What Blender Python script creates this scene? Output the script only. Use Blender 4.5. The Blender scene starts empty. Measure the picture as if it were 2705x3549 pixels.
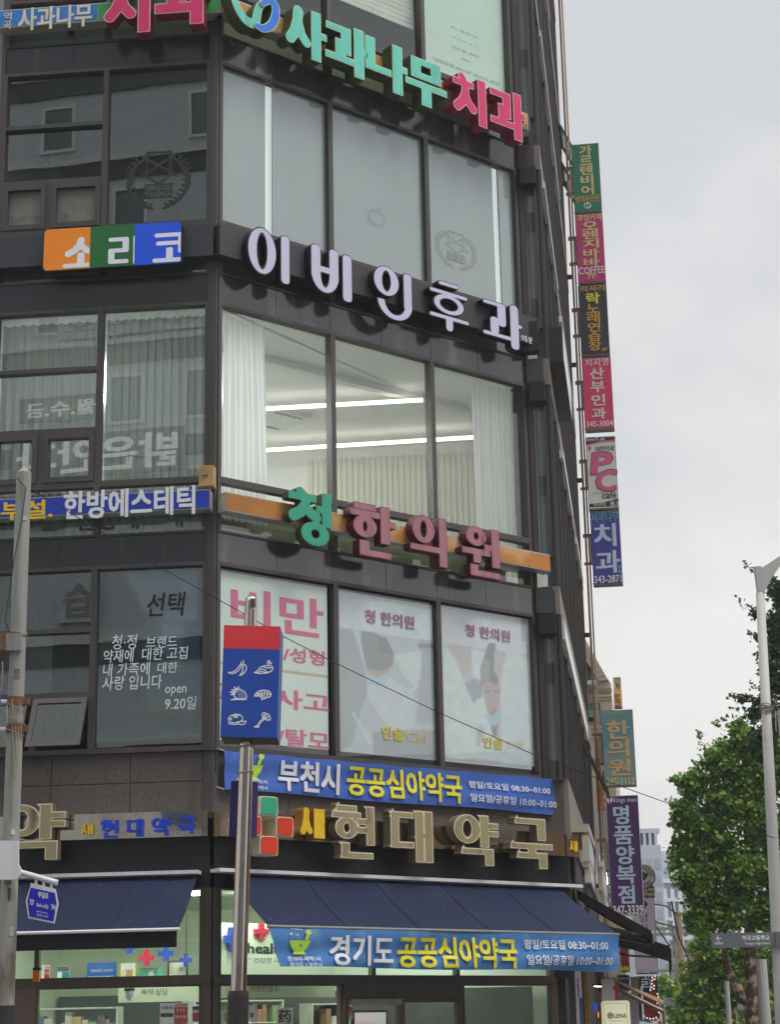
import bpy, math, random
import numpy as np
from mathutils import Vector, Matrix
random.seed(7); rng=np.random.default_rng(11)
scn=bpy.context.scene; COL=scn.collection
# ------------------------------------------------------------------ camera
FPX,PT,RL=6430.14,0.273415794,-0.0202017334
W,H=2705,3549
CAM=np.array([0,0,1.6])
cd=bpy.data.cameras.new('camera'); cam=bpy.data.objects.new('camera',cd); COL.objects.link(cam); scn.camera=cam
cd.sensor_width=36; cd.lens=FPX/H*36; cd.clip_start=.1; cd.clip_end=5000
_r0=Vector((1,0,0)); _u0=Vector((0,-math.sin(PT),math.cos(PT))); _f=Vector((0,math.cos(PT),math.sin(PT)))
_c,_s=math.cos(RL),math.sin(RL)
_r=_r0*_c+_u0*_s; _u=_u0*_c-_r0*_s
cam.matrix_world=Matrix(((_r.x,_u.x,-_f.x,0),(_r.y,_u.y,-_f.y,0),(_r.z,_u.z,-_f.z,1.6),(0,0,0,1)))
# ------------------------------------------------------------------ world, sun, exposure
SUN_EL,SUN_AZ=math.radians(56),math.radians(118)      # azimuth clockwise from +Y
world=bpy.data.worlds.new('World'); scn.world=world; world.use_nodes=True
wn=world.node_tree; N=wn.nodes; Lk=wn.links
bg=N['Background']; bg.inputs['Strength'].default_value=.1
sky=N.new('ShaderNodeTexSky'); sky.sky_type='NISHITA'; sky.sun_disc=False
sky.sun_elevation=SUN_EL; sky.sun_rotation=SUN_AZ; sky.dust_density=4
tc=N.new('ShaderNodeTexCoord'); mp=N.new('ShaderNodeMapping'); mp.inputs['Scale'].default_value=(2.6,2.6,4.2)
Lk.new(tc.outputs['Generated'],mp.inputs['Vector'])
nz=N.new('ShaderNodeTexNoise'); nz.inputs['Scale'].default_value=2.6; nz.inputs['Detail'].default_value=5; nz.inputs['Roughness'].default_value=.5
Lk.new(mp.outputs['Vector'],nz.inputs['Vector'])
sx=N.new('ShaderNodeSeparateXYZ'); Lk.new(tc.outputs['Generated'],sx.inputs[0])
zr=N.new('ShaderNodeMapRange'); zr.inputs['From Min'].default_value=.54; zr.inputs['From Max'].default_value=1; zr.inputs['To Min'].default_value=1; zr.inputs['To Max'].default_value=3.1
Lk.new(sx.outputs['Z'],zr.inputs['Value'])
zw=N.new('ShaderNodeMapRange'); zw.inputs['From Min'].default_value=.08; zw.inputs['From Max'].default_value=.5; zw.inputs['To Min'].default_value=.34; zw.inputs['To Max'].default_value=-.3; zw.clamp=False if hasattr(zw,'clamp') and isinstance(zw.clamp,bool) else zw.clamp
Lk.new(sx.outputs['Z'],zw.inputs['Value'])
ad=N.new('ShaderNodeMath'); Lk.new(nz.outputs['Fac'],ad.inputs[0]); Lk.new(zw.outputs['Result'],ad.inputs[1])
cr=N.new('ShaderNodeValToRGB'); Lk.new(ad.outputs[0],cr.inputs['Fac'])
cr.color_ramp.elements[0].position=.3; cr.color_ramp.elements[0].color=(6.9,7.1,7.4,1)
cr.color_ramp.elements[1].position=.72; cr.color_ramp.elements[1].color=(9.7,9.5,9.3,1)
mul=N.new('ShaderNodeVectorMath'); mul.operation='SCALE'; Lk.new(cr.outputs['Color'],mul.inputs[0]); Lk.new(zr.outputs['Result'],mul.inputs['Scale'])
mix=N.new('ShaderNodeMixRGB'); mix.inputs['Fac'].default_value=.94
Lk.new(sky.outputs['Color'],mix.inputs['Color1']); Lk.new(mul.outputs['Vector'],mix.inputs['Color2']); Lk.new(mix.outputs['Color'],bg.inputs['Color'])
sd=bpy.data.lights.new('sun','SUN'); sd.energy=1.5; sd.angle=math.radians(25); sd.color=(1,.96,.9)
so=bpy.data.objects.new('sun',sd); COL.objects.link(so)
_d=Vector((math.sin(SUN_AZ)*math.cos(SUN_EL),math.cos(SUN_AZ)*math.cos(SUN_EL),math.sin(SUN_EL)))
so.rotation_euler=_d.to_track_quat('Z','Y').to_euler(); so.location=(20,-20,60)
scn.view_settings.view_transform='Standard'; scn.view_settings.look='None'; scn.view_settings.exposure=0; scn.view_settings.gamma=1
scn.render.engine='CYCLES'; scn.cycles.use_denoising=True; scn.cycles.max_bounces=7; scn.cycles.transparent_max_bounces=24
scn.cycles.sample_clamp_indirect=6

# ------------------------------------------------------------------ geometry helpers
def ray(x,y):
    X=(x-W/2)/FPX; Y=-(y-H/2)/FPX; c,s=math.cos(RL),math.sin(RL); X,Y=c*X-s*Y,s*X+c*Y
    cp,sp=math.cos(PT),math.sin(PT); return np.array([X,cp-Y*sp,sp+Y*cp])
def onz(x,y,z):
    d=ray(x,y); return CAM+d*((z-CAM[2])/d[2])
class Fr:                                   # a vertical plane: t along, n outward
    def __init__(s,O,az):
        s.O=np.array([O[0],O[1],0.]); s.t=np.array([math.sin(az),math.cos(az),0]); s.n=np.array([s.t[1],-s.t[0],0])
    def on(s,x,y,off=0):
        d=ray(x,y); o=s.O+s.n*off; k=((o-CAM)@s.n)/(d@s.n); p=CAM+k*d; return float((p-o)@s.t),float(p[2])
    def p(s,u,o,z): return s.O+s.t*u+s.n*o+np.array([0,0,z])
aL,aC,aR=-1.47210517,0.884089321,math.radians(7.5)
KP=(-3.15522098*.75,24.)
L=Fr(KP,aL+math.pi); C=Fr(KP,aC)
S=Fr(C.p(5.95,0,0),aR+math.pi/2)            # short return facing the camera
R=Fr(S.p(.27,0,0),aR)                       # long side along the street
def Bf(t): return Fr(R.p(t,0,0),aR+math.pi/2)     # plane across the pavement, t metres down the side street
Fr0=lambda Y: Fr((0,Y),math.pi/2)
LEND=-3.19; REND=14.6
ZT={'A':(0,0,.59524),'B':(700,0,.7738),'C':(0,700,.59524),'D':(700,600,.7738),'E':(700,1300,.7738),'F':(0,1600,.59524),'G':(700,1900,.7738),
'H':(0,2500,.59524),'I':(700,2600,.7738),'J':(1700,400,.40845),'K':(1700,1200,.40845),'L':(1900,1800,.47917),'M':(1900,2600,.47917),'N':(1950,2900,.29762),
'P':(1600,0,.31766),'Q':(700,2800,.47619),'a':(1740,1050,.22679),'b':(1780,1850,.24948),'c':(1840,2350,.22679),'d':(1900,2750,.18144),'e':(1940,3050,.22642),
'f':(0,3100,.41667),'g':(700,3150,.41667),'h':(1300,3150,.41667),'i':(0,1600,.49917),'j':(0,2600,.43042),'k':(740,2020,.28122),'l':(760,2500,.25),
'm':(1150,2000,.3085),'n':(1500,2050,.30395),'o':(300,0,.50595),'p':(2300,1850,.38571),'.':(0,0,1.)}
def q(z,x,y): a=ZT[z]; return a[0]+x*a[2],a[1]+y*a[2]

# ------------------------------------------------------------------ materials
def lin(c): return tuple((v/255/12.92 if v<=10 else ((v/255+.055)/1.055)**2.4) for v in c)
GAIN=1.25
MATS={}
def M(name,c,rough=.6,metal=0,var=.14,sc=5,bump=0,streak=0,gain=None,emit=0,spec=.5,dirt=None,alpha=1):
    if name in MATS: return MATS[name]
    m=bpy.data.materials.new(name); m.use_nodes=True; n=m.node_tree.nodes; l=m.node_tree.links; b=n['Principled BSDF']
    g=GAIN if gain is None else gain
    base=tuple(min(.86,v*g) for v in lin(c))
    geo=n.new('ShaderNodeNewGeometry'); vec=geo.outputs['Position']
    if streak:
        mp=n.new('ShaderNodeMapping'); mp.inputs['Scale'].default_value=(1,1,.08); l.new(vec,mp.inputs['Vector']); vec=mp.outputs['Vector']
    nz=n.new('ShaderNodeTexNoise'); nz.inputs['Scale'].default_value=sc; nz.inputs['Detail'].default_value=6; nz.inputs['Roughness'].default_value=.62; l.new(vec,nz.inputs['Vector'])
    rp=n.new('ShaderNodeMapRange'); rp.inputs['From Min'].default_value=.3; rp.inputs['From Max'].default_value=.7; rp.inputs['To Min'].default_value=1-var; rp.inputs['To Max'].default_value=1+var; l.new(nz.outputs['Fac'],rp.inputs['Value'])
    mx=n.new('ShaderNodeVectorMath'); mx.operation='SCALE'; mx.inputs[0].default_value=base; l.new(rp.outputs['Result'],mx.inputs['Scale'])
    col=mx.outputs['Vector']
    if dirt:
        nd=n.new('ShaderNodeTexNoise'); nd.inputs['Scale'].default_value=dirt[1]; nd.inputs['Detail'].default_value=4
        md=n.new('ShaderNodeMapping'); md.inputs['Scale'].default_value=(1,1,dirt[3] if len(dirt)>3 else 1); l.new(geo.outputs['Position'],md.inputs['Vector']); l.new(md.outputs['Vector'],nd.inputs['Vector'])
        rd=n.new('ShaderNodeMapRange'); rd.inputs['From Min'].default_value=dirt[2]; rd.inputs['From Max'].default_value=dirt[2]+.12; l.new(nd.outputs['Fac'],rd.inputs['Value'])
        mm=n.new('ShaderNodeMixRGB'); mm.inputs['Color2'].default_value=(*[min(.86,v*g) for v in lin(dirt[0])],1); l.new(rd.outputs['Result'],mm.inputs['Fac']); l.new(col,mm.inputs['Color1']); col=mm.outputs['Color']
    l.new(col,b.inputs['Base Color'])
    rr=n.new('ShaderNodeMapRange'); rr.inputs['To Min'].default_value=max(.02,rough-.1); rr.inputs['To Max'].default_value=min(1,rough+.1); l.new(nz.outputs['Fac'],rr.inputs['Value']); l.new(rr.outputs['Result'],b.inputs['Roughness'])
    b.inputs['Metallic'].default_value=metal; b.inputs['Specular IOR Level'].default_value=spec
    if bump:
        bp=n.new('ShaderNodeBump'); bp.inputs['Strength'].default_value=bump; bp.inputs['Distance'].default_value=.02; l.new(nz.outputs['Fac'],bp.inputs['Height']); l.new(bp.outputs['Normal'],b.inputs['Normal'])
    if emit:
        l.new(col,b.inputs['Emission Color']); b.inputs['Emission Strength'].default_value=emit
    if alpha<1: b.inputs['Alpha'].default_value=alpha
    MATS[name]=m; return m
def lamp_mat(name,c,st):
    if name in MATS: return MATS[name]
    m=bpy.data.materials.new(name); m.use_nodes=True; b=m.node_tree.nodes['Principled BSDF']
    b.inputs['Base Color'].default_value=(.8,.8,.8,1); b.inputs['Emission Color'].default_value=(*lin(c),1); b.inputs['Emission Strength'].default_value=st
    MATS[name]=m; return m
def glass_mat(name,tint,refl=1.5,wav=.0):
    m=bpy.data.materials.new(name); m.use_nodes=True; n=m.node_tree.nodes; l=m.node_tree.links; n.remove(n['Principled BSDF'])
    tr=n.new('ShaderNodeBsdfTransparent'); tr.inputs['Color'].default_value=(*tint,1)
    gl=n.new('ShaderNodeBsdfGlossy'); gl.inputs['Roughness'].default_value=.0; gl.inputs['Color'].default_value=(.92,.97,.95,1)
    lw=n.new('ShaderNodeLayerWeight'); lw.inputs['Blend'].default_value=.5; pw=n.new('ShaderNodeMath'); pw.operation='POWER'; pw.inputs[1].default_value=5; l.new(lw.outputs['Facing'],pw.inputs[0])
    f0=((refl-1)/(refl+1))**2*1.6; fr=n.new('ShaderNodeMapRange'); fr.inputs['To Min'].default_value=f0; fr.inputs['To Max'].default_value=1; l.new(pw.outputs[0],fr.inputs['Value'])
    mx=n.new('ShaderNodeMixShader'); l.new(fr.outputs[0],mx.inputs['Fac']); l.new(tr.outputs[0],mx.inputs[1]); l.new(gl.outputs[0],mx.inputs[2])
    if wav:
        geo=n.new('ShaderNodeNewGeometry'); nz=n.new('ShaderNodeTexNoise'); nz.inputs['Scale'].default_value=1.3; nz.inputs['Detail'].default_value=1; l.new(geo.outputs['Position'],nz.inputs['Vector'])
        bp=n.new('ShaderNodeBump'); bp.inputs['Strength'].default_value=wav; bp.inputs['Distance'].default_value=.02; l.new(nz.outputs['Fac'],bp.inputs['Height']); l.new(bp.outputs['Normal'],gl.inputs['Normal']); 
    l.new(mx.outputs[0],n['Material Output'].inputs['Surface']); return m
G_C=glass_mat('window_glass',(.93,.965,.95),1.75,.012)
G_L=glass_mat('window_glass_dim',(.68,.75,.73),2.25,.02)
G_P=glass_mat('shop_glass',(.86,.93,.88),1.5,.05)
FRAME=M('dark_bronze_frame',(72,67,65),.5,.2,.12,9,streak=1)
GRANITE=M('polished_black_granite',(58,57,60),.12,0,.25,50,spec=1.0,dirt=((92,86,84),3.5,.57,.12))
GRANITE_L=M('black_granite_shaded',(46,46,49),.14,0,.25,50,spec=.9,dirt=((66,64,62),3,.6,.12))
STONE=M('flamed_grey_stone',(84,78,74),.85,0,.45,48,.3,dirt=((62,58,56),2.2,.6,.2))
STEEL=M('polished_steel',(168,158,150),.14,1,.06,3)
STEELB=M('wavy_polished_band',(206,194,178),.05,1,.05,1.4,.22)
WHITEM=M('white_painted_metal',(205,205,205),.4,0,.08,8,streak=1)
BLACKM=M('black_metal',(30,30,32),.45,0,.2,9)
GREYM=M('grey_metal',(120,120,118),.5,.2,.12,9)
CREAM=M('cream_acrylic',(150,136,102),.4,0,.14,3,streak=1,dirt=((104,88,62),7,.57,.2))
CREAMR=M('pale_rim',(206,196,172),.4,0,.08,8)
CREAMS=M('cream_side',(112,98,76),.5,0,.25,5,streak=1,dirt=((90,78,64),5,.6,.2))
INTW=M('interior_white',(226,232,218),.8,0,.05,2)
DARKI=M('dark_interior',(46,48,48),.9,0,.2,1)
SLABM=M('ceiling_void',(96,104,84),.9,0,.1,1)
CONC=M('concrete',(128,126,120),.9,0,.2,6,.1)

# ------------------------------------------------------------------ object helpers
class MB:
    def __init__(s): s.v=[]; s.f=[]; s.mi=[]; s.m=[]
    def mid(s,m):
        if m not in s.m: s.m.append(m)
        return s.m.index(m)
    def add(s,vs,fs,m):
        b=len(s.v); k=s.mid(m); s.v+= [tuple(map(float,v)) for v in vs]
        for f in fs: s.f.append(tuple(b+i for i in f)); s.mi.append(k)
    def box(s,F,u0,u1,o0,o1,z0,z1,m):
        if u0>u1: u0,u1=u1,u0
        if o0>o1: o0,o1=o1,o0
        if z0>z1: z0,z1=z1,z0
        vs=[F.p(u,o,z) for z in (z0,z1) for u,o in ((u0,o0),(u1,o0),(u1,o1),(u0,o1))]
        s.add(vs,[(0,1,2,3),(7,6,5,4),(4,5,1,0),(5,6,2,1),(6,7,3,2),(7,4,0,3)],m)
    def hexa(s,vs,m): s.add(vs,[(0,1,2,3),(7,6,5,4),(4,5,1,0),(5,6,2,1),(6,7,3,2),(7,4,0,3)],m)
    def quad(s,F,u0,u1,z0,z1,o,m): s.add([F.p(u0,o,z0),F.p(u1,o,z0),F.p(u1,o,z1),F.p(u0,o,z1)],[(0,1,2,3)],m)
    def poly(s,pts,m): s.add(pts,[tuple(range(len(pts)))],m)
    def prism(s,F,pg,o0,o1,m):               # polygon of (u,z), extruded from o0 to o1
        n=len(pg); vs=[F.p(u,o0,z) for u,z in pg]+[F.p(u,o1,z) for u,z in pg]
        s.add(vs,[tuple(range(n)),tuple(range(2*n-1,n-1,-1))]+[(i,n+i,n+(i+1)%n,(i+1)%n) for i in range(n)],m)
    def tube(s,pts,r,m,seg=8,caps=True):
        pts=[np.array(p,float) for p in pts]; rs=r if hasattr(r,'__len__') else [r]*len(pts)
        vs=[]; n=len(pts); up0=np.array([0.13,0.21,.97])
        for i,p in enumerate(pts):
            d=pts[min(i+1,n-1)]-pts[max(i-1,0)]; d/=np.linalg.norm(d)+1e-9
            a=np.cross(d,up0 if abs(d@up0)<.95 else np.array([1,.1,0])); a/=np.linalg.norm(a); b=np.cross(d,a)
            vs+=[p+rs[i]*(a*math.cos(2*math.pi*k/seg)+b*math.sin(2*math.pi*k/seg)) for k in range(seg)]
        fs=[(i*seg+k,i*seg+(k+1)%seg,(i+1)*seg+(k+1)%seg,(i+1)*seg+k) for i in range(n-1) for k in range(seg)]
        if caps: fs+=[tuple(range(seg-1,-1,-1)),tuple((n-1)*seg+k for k in range(seg))]
        s.add(vs,fs,m)
    def frame(s,F,u0,u1,z0,z1,w,o0,o1,m,wb=None,wt=None):
        wb=w if wb is None else wb; wt=w if wt is None else wt
        s.box(F,u0,u0+w,o0,o1,z0,z1,m); s.box(F,u1-w,u1,o0,o1,z0,z1,m)
        s.box(F,u0+w,u1-w,o0,o1,z0,z0+wb,m); s.box(F,u0+w,u1-w,o0,o1,z1-wt,z1,m)
    def build(s,name,parent=None,loc=None,smooth=False):
        o=np.array(parent.get('_o')) if parent is not None else np.array(loc if loc is not None else (np.mean([v[0] for v in s.v]),np.mean([v[1] for v in s.v]),min(v[2] for v in s.v)))
        me=bpy.data.meshes.new(name); me.from_pydata([tuple(np.array(v)-o) for v in s.v],[],s.f)
        for m in s.m: me.materials.append(m)
        me.polygons.foreach_set('material_index',s.mi)
        if smooth: me.polygons.foreach_set('use_smooth',[True]*len(me.polygons))
        me.update(); ob=bpy.data.objects.new(name,me); COL.objects.link(ob)
        if parent is not None: ob.parent=parent; 
        else: ob.location=o
        ob['_o']=[float(x) for x in o]; return ob
def tag(o,label,cat,group=None,kind=None):
    if label: o['label']=label
    if cat: o['category']=cat
    if group: o['group']=group
    if kind: o['kind']=kind
    return o
def thing(name,label,cat,loc,group=None):
    o=bpy.data.objects.new(name,None); COL.objects.link(o); o.location=tuple(map(float,loc)); o.empty_display_size=.2
    o['_o']=[float(x) for x in loc]; return tag(o,label,cat,group)

# ---- lettering: outlines of the built-in font, laid on a plane
_tc={}
def glyph(txt,bold=0.,ext=0.):
    k=(txt,bold,ext)
    if k in _tc: return _tc[k]
    c=bpy.data.curves.new('t','FONT'); c.body=txt; c.offset=bold; c.extrude=ext; c.resolution_u=2
    o=bpy.data.objects.new('t',c); COL.objects.link(o); bpy.context.view_layer.update()
    e=o.evaluated_get(bpy.context.evaluated_depsgraph_get()); me=e.to_mesh()
    v=np.array([tuple(x.co) for x in me.vertices]).reshape(-1,3); f=[tuple(p.vertices) for p in me.polygons]; nz=[p.normal.z for p in me.polygons]
    e.to_mesh_clear(); bpy.data.objects.remove(o); bpy.data.curves.remove(c)
    _tc[k]=(v,f,nz); return _tc[k]
def text(mb,F,txt,u0,u1,z0,z1,off,m,bold=.02,shear=0):     # heavier weights: the outline is laid down a few times, a hair apart
    v,f,nz=glyph(txt)
    if len(v)==0: return
    a=v.min(0); b=v.max(0); ku=(u1-u0)/max(b[0]-a[0],1e-6); kz=(z1-z0)/max(b[1]-a[1],1e-6); e=min(bold*.62,.034) if bold>.012 else 0
    U=u0+(v[:,0]-a[0])*ku; Zz=z0+(v[:,1]-a[1])*kz; U=U+shear*(Zz-z0)
    for i,(dx,dz) in enumerate(((-1,-.7),(1,.7),(-1,.7),(1,-.7),(0,0)) if e else ((0,0),)):
        mb.add([F.p(x+dx*e*ku,off+.0007*i,y+dz*e*kz) for x,y in zip(U,Zz)],f,m)
def tpx(mb,F,txt,p0,p1,off,m,bold=.02,shear=0):     # box given by its top-left and bottom-right corner
    u0,z1=F.on(*p0,off); u1,z0=F.on(*p1,off)
    if '/' in txt and len(txt)>9: z0,z1=z0-(z1-z0)*.1,z1+(z1-z0)*.1
    text(mb,F,txt,u0,u1,z0,z1,off,m,bold,shear)
def vtext(mb,F,txt,p0,p1,off,m,bold=.03,gap=.12):   # stacked characters
    u0,z1=F.on(*p0,off); u1,z0=F.on(*p1,off); n=len(txt); h=(z1-z0)/(n+gap*(n-1))
    for i,ch in enumerate(txt): text(mb,F,ch,u0,u1,z1-i*h*(1+gap)-h,z1-i*h*(1+gap),off,m,bold)

# ---- thick sign letters drawn from strokes (signed distance field -> outline -> solid)
def d_box(X,Y,x0,y0,x1,y1,r):
    cx,cy=(x0+x1)/2,(y0+y1)/2; hx,hy=abs(x1-x0)/2-r,abs(y1-y0)/2-r
    dx,dy=np.abs(X-cx)-hx,np.abs(Y-cy)-hy
    return np.hypot(np.maximum(dx,0),np.maximum(dy,0))+np.minimum(np.maximum(dx,dy),0)-r
def d_cap(X,Y,pts,ws):
    d=np.full(X.shape,9.)
    for i in range(len(pts)-1):
        (ax,ay),(bx,by)=pts[i],pts[i+1]; vx,vy=bx-ax,by-ay; t=np.clip(((X-ax)*vx+(Y-ay)*vy)/(vx*vx+vy*vy+1e-12),0,1)
        d=np.minimum(d,np.hypot(X-ax-t*vx,Y-ay-t*vy)-(ws[i]+(ws[i+1]-ws[i])*t)/2)
    return d
def d_ring(X,Y,cx,cy,rx,ry,wx,wy):
    e=lambda a,b:(np.sqrt(((X-cx)/a)**2+((Y-cy)/b)**2)-1)*min(a,b)
    return np.maximum(e(rx,ry),-e(max(rx-wx,.004),max(ry-wy,.004)))
def d_quad(X,Y,P):                        # convex polygon, counter-clockwise
    d=np.full(X.shape,-9.)
    for i in range(len(P)):
        (ax,ay),(bx,by)=P[i],P[(i+1)%len(P)]; l=math.hypot(bx-ax,by-ay)+1e-9; d=np.maximum(d,((X-ax)*(by-ay)-(Y-ay)*(bx-ax))/l)
    return d
def jamo(X,Y,j,b,wv,wh,r,serif):
    x0,y0,x1,y1=b; D=[]
    ax=lambda t:x0+wv/2+t*(x1-x0-wv); ay=lambda t:y0+wh/2+t*(y1-y0-wh)
    def h(a,c,y):
        D.append(d_box(X,Y,ax(a)-wv/2,ay(y)-wh/2,ax(c)+wv/2,ay(y)+wh/2,min(r,wh/2*.98)))
        if serif and c-a>.5:
            xx=ax(a)-wv/2; yy=ay(y)+wh/2; D.append(d_quad(X,Y,[(xx-wh*.25,yy-wh),(xx+wh*.9,yy-wh*.6),(xx+wh*.5,yy+wh*.5)]))
    def v(x,a,c):
        D.append(d_box(X,Y,ax(x)-wv/2,ay(a)-wh/2,ax(x)+wv/2,ay(c)+wh/2,min(r,wv/2*.98)))
        if serif and c-a>.5:
            xx=ax(x); yy=ay(c)+wh/2; D.append(d_quad(X,Y,[(xx-wv*.8,yy),(xx,yy-wh*1.1),(xx+wv*.5,yy-wh*.2),(xx+wv*.5,yy+.001)]))
    def cap(ps,w0,w1): D.append(d_cap(X,Y,[(ax(a),ay(c)) for a,c in ps],[w0+(w1-w0)*i/(len(ps)-1) for i in range(len(ps))]))
    def ring(c0,c1,d0,d1): D.append(d_ring(X,Y,(c0+c1)/2,(d0+d1)/2,(c1-c0)/2,(d1-d0)/2,wv,wh))
    if j=='ㄱ': h(0,1,1); v(1,0,1)
    elif j=='ㄱ/': h(0,1,1); cap([(1,1),(.95,.6),(.75,.25),(.3,0)],wv,wv*.8)
    elif j=='ㄴ': v(0,0,1); h(0,1,0)
    elif j=='ㄷ': h(0,1,1); v(0,0,1); h(0,1,0)
    elif j=='ㄹ': h(0,1,1); v(1,.5,1); h(0,1,.5); v(0,0,.5); h(0,1,0)
    elif j=='ㅁ': h(0,1,1); v(1,0,1); h(0,1,0); v(0,0,1)
    elif j=='ㅂ': v(0,0,1); v(1,0,1); h(0,1,.52); h(0,1,0)
    elif j=='ㅂU': v(0,.3,1); v(1,.3,1); h(0,1,.5); D.append(np.maximum(d_ring(X,Y,(x0+x1)/2,y0+(y1-y0)*.42,(x1-x0)/2,(y1-y0)*.42,wv,wh*1.1),Y-(y0+(y1-y0)*.42)))
    elif j=='ㅅ': cap([(.5,1),(.44,.62),(.25,.25),(0,.02)],wv,wv*.95); cap([(.5,.62),(.7,.25),(1,.05)],wv*.9,wv*.9)
    elif j=='ㅊ': h(.28,.72,1); h(0,1,.74); cap([(.5,.7),(.35,.3),(0,0)],wv*.9,wv*.9); cap([(.5,.6),(.68,.25),(1,.03)],wv*.85,wv*.9)
    elif j=='ㅊT': h(0,.8,.8); cap([(.3,1),(.42,.9)],wv*.8,wv*.8); cap([(.55,.78),(.5,.45),(.3,.18),(0,0)],wv*.9,wv); cap([(.5,.5),(.7,.22),(1,.05)],wv*.85,wv*.95)
    elif j=='ㅇ': ring(x0,x1,y0,y1)
    elif j=='ㅎ': h(.2,.8,1); h(0,1,.76); ring(x0+(x1-x0)*.1,x1-(x1-x0)*.1,y0,y0+(y1-y0)*.66)
    elif j=='ㅏ': v(0,0,1); h(0,1,.55)
    elif j=='ㅑ': v(0,0,1); h(0,1,.72); h(0,1,.42)
    elif j=='ㅓ': v(1,0,1); h(0,1,.5)
    elif j=='ㅕ': v(1,0,1); h(0,1,.62); h(0,1,.36)
    elif j=='ㅐ': v(0,0,1); v(1,0,1); h(0,1,.52)
    elif j=='ㅣ': v(.5,0,1)
    elif j=='ㅡ': h(0,1,.5)
    elif j=='ㅗ': v(.5,0,1); h(0,1,0)
    elif j=='ㅜ': h(0,1,1); v(.5,0,1)
    elif j=='ㄴU': D.append(np.maximum(d_ring(X,Y,(x0+x1)/2,y1,(x1-x0)/2,(y1-y0),wv*.9,wh),Y-y1)); 
    return D
SYL={'사':[('ㅅ',0,.2,.62,.95),('ㅏ',.62,0,1,1)],'과':[('ㄱ',.02,.38,.6,.93),('ㅗ',0,.2,.7,.66),('ㅏ',.66,0,1,1)],'나':[('ㄴ',0,.3,.62,.98),('ㅏ',.64,0,1,1)],
'무':[('ㅁ',.14,.55,.86,1),('ㅜ',0,0,1,.5)],'치':[('ㅊT',0,.2,.68,1),('ㅣ',.72,0,.94,1)],'소':[('ㅅ',.05,.4,.95,1),('ㅗ',0,0,1,.5)],'리':[('ㄹ',0,.05,.65,.95),('ㅣ',.78,0,1,1)],
'코':[('ㄱ',.05,.3,.95,1),('ㅡ',.1,.55,.9,.75),('ㅗ',0,0,1,.5)],
'이':[('ㅇ',0,.06,.67,1),('ㅣ',.74,0,1,.97)],'비':[('ㅂU',0,.05,.68,1),('ㅣ',.75,0,1,.97)],'인':[('ㅇ',0,.42,.66,1),('ㅣ',.74,.24,1,.98),('ㄴU',.08,0,1,.36)],
'후':[('ㅡ',.24,.86,.76,1),('ㅡ',.02,.68,.98,.82),('ㅇ',.1,.33,.9,.74),('ㅡ',0,.2,1,.34),('ㅣ',.38,0,.62,.3)],
'과2':[('ㄱ',.02,.42,.6,.95),('ㅣ',.2,.22,.4,.62),('ㅡ',0,.14,.72,.3),('ㅏ',.68,0,1,1)],
'청':[('ㅊT',0,.42,.74,1),('ㅓ',.62,.36,.98,.98),('ㅇ',.28,0,.92,.43)],'한':[('ㅎ',0,.34,.66,1),('ㅏ',.66,.28,1,1),('ㄴ',.2,0,.9,.3)],
'의':[('ㅇ',.06,.42,.66,1),('ㅡ',0,.24,.8,.42),('ㅣ',.74,0,1,1)],'원':[('ㅇ',.1,.6,.66,1),('ㅡ',0,.42,.76,.56),('ㅣ',.28,.26,.52,.5),('ㅓ',.58,.22,1,1),('ㄴ',.2,0,1,.24)],
'새':[('ㅅ',0,.1,.52,1),('ㅐ',.56,0,1,1)],'현':[('ㅎ',0,.36,.68,1),('ㅕ',.56,.26,1,1),('ㄴ',.2,0,.96,.3)],'대':[('ㄷ',0,.26,.55,.96),('ㅐ',.58,0,1,1)],
'약':[('ㅇ',0,.42,.6,1),('ㅑ',.58,.36,1,1),('ㄱ',.16,0,.88,.34)],'국':[('ㄱ',.12,.56,.84,1),('ㅡ',0,.36,1,.52),('ㅣ',.4,.28,.6,.42),('ㄱ',.14,0,.86,.32)]}
def contours(d,x0,y0,st,lev):
    f=np.pad(d-lev,1,constant_values=1.); ny,nx=f.shape; s=f<0
    ptc={}; nxt={}
    def pt(e):
        if e in ptc: return ptc[e]
        k,i,j=e; a=f[j,i]; b=f[j,i+1] if k=='h' else f[j+1,i]; t=a/(a-b)
        ptc[e]=(x0+st*(i-1+(t if k=='h' else 0)),y0+st*(j-1+(t if k=='v' else 0))); return ptc[e]
    c=s[:-1,:-1].astype(int)+2*s[:-1,1:]+4*s[1:,1:]+8*s[1:,:-1]
    for j,i in np.argwhere((c>0)&(c<15)):
        k=int(c[j,i]); b,r,t,l=('h',i,j),('v',i+1,j),('h',i,j+1),('v',i,j)
        tab={1:[(l,b)],2:[(b,r)],3:[(l,r)],4:[(r,t)],5:[(l,b),(r,t)],6:[(b,t)],7:[(l,t)],8:[(t,l)],9:[(t,b)],10:[(b,r),(t,l)],11:[(t,r)],12:[(r,l)],13:[(r,b)],14:[(b,l)]}[k]
        for a,e in tab: nxt[a]=e
    out=[]
    while nxt:
        a=next(iter(nxt)); lp=[]; e=a
        while e in nxt: lp.append(pt(e)); e=nxt.pop(e)
        P=np.array(lp)
        if len(P)<8: continue
        keep=[True]*len(P); k0=0                      # drop points that lie on a line
        for i in range(1,len(P)-1):
            a_,b_,c_=P[k0],P[i],P[i+1]; w=c_-a_; ll=math.hypot(*w)+1e-9
            if abs((b_-a_)[0]*w[1]-(b_-a_)[1]*w[0])/ll<st*.13 and i-k0<6: keep[i]=False
            else: k0=i
        out.append(P[keep])
    return out
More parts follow.
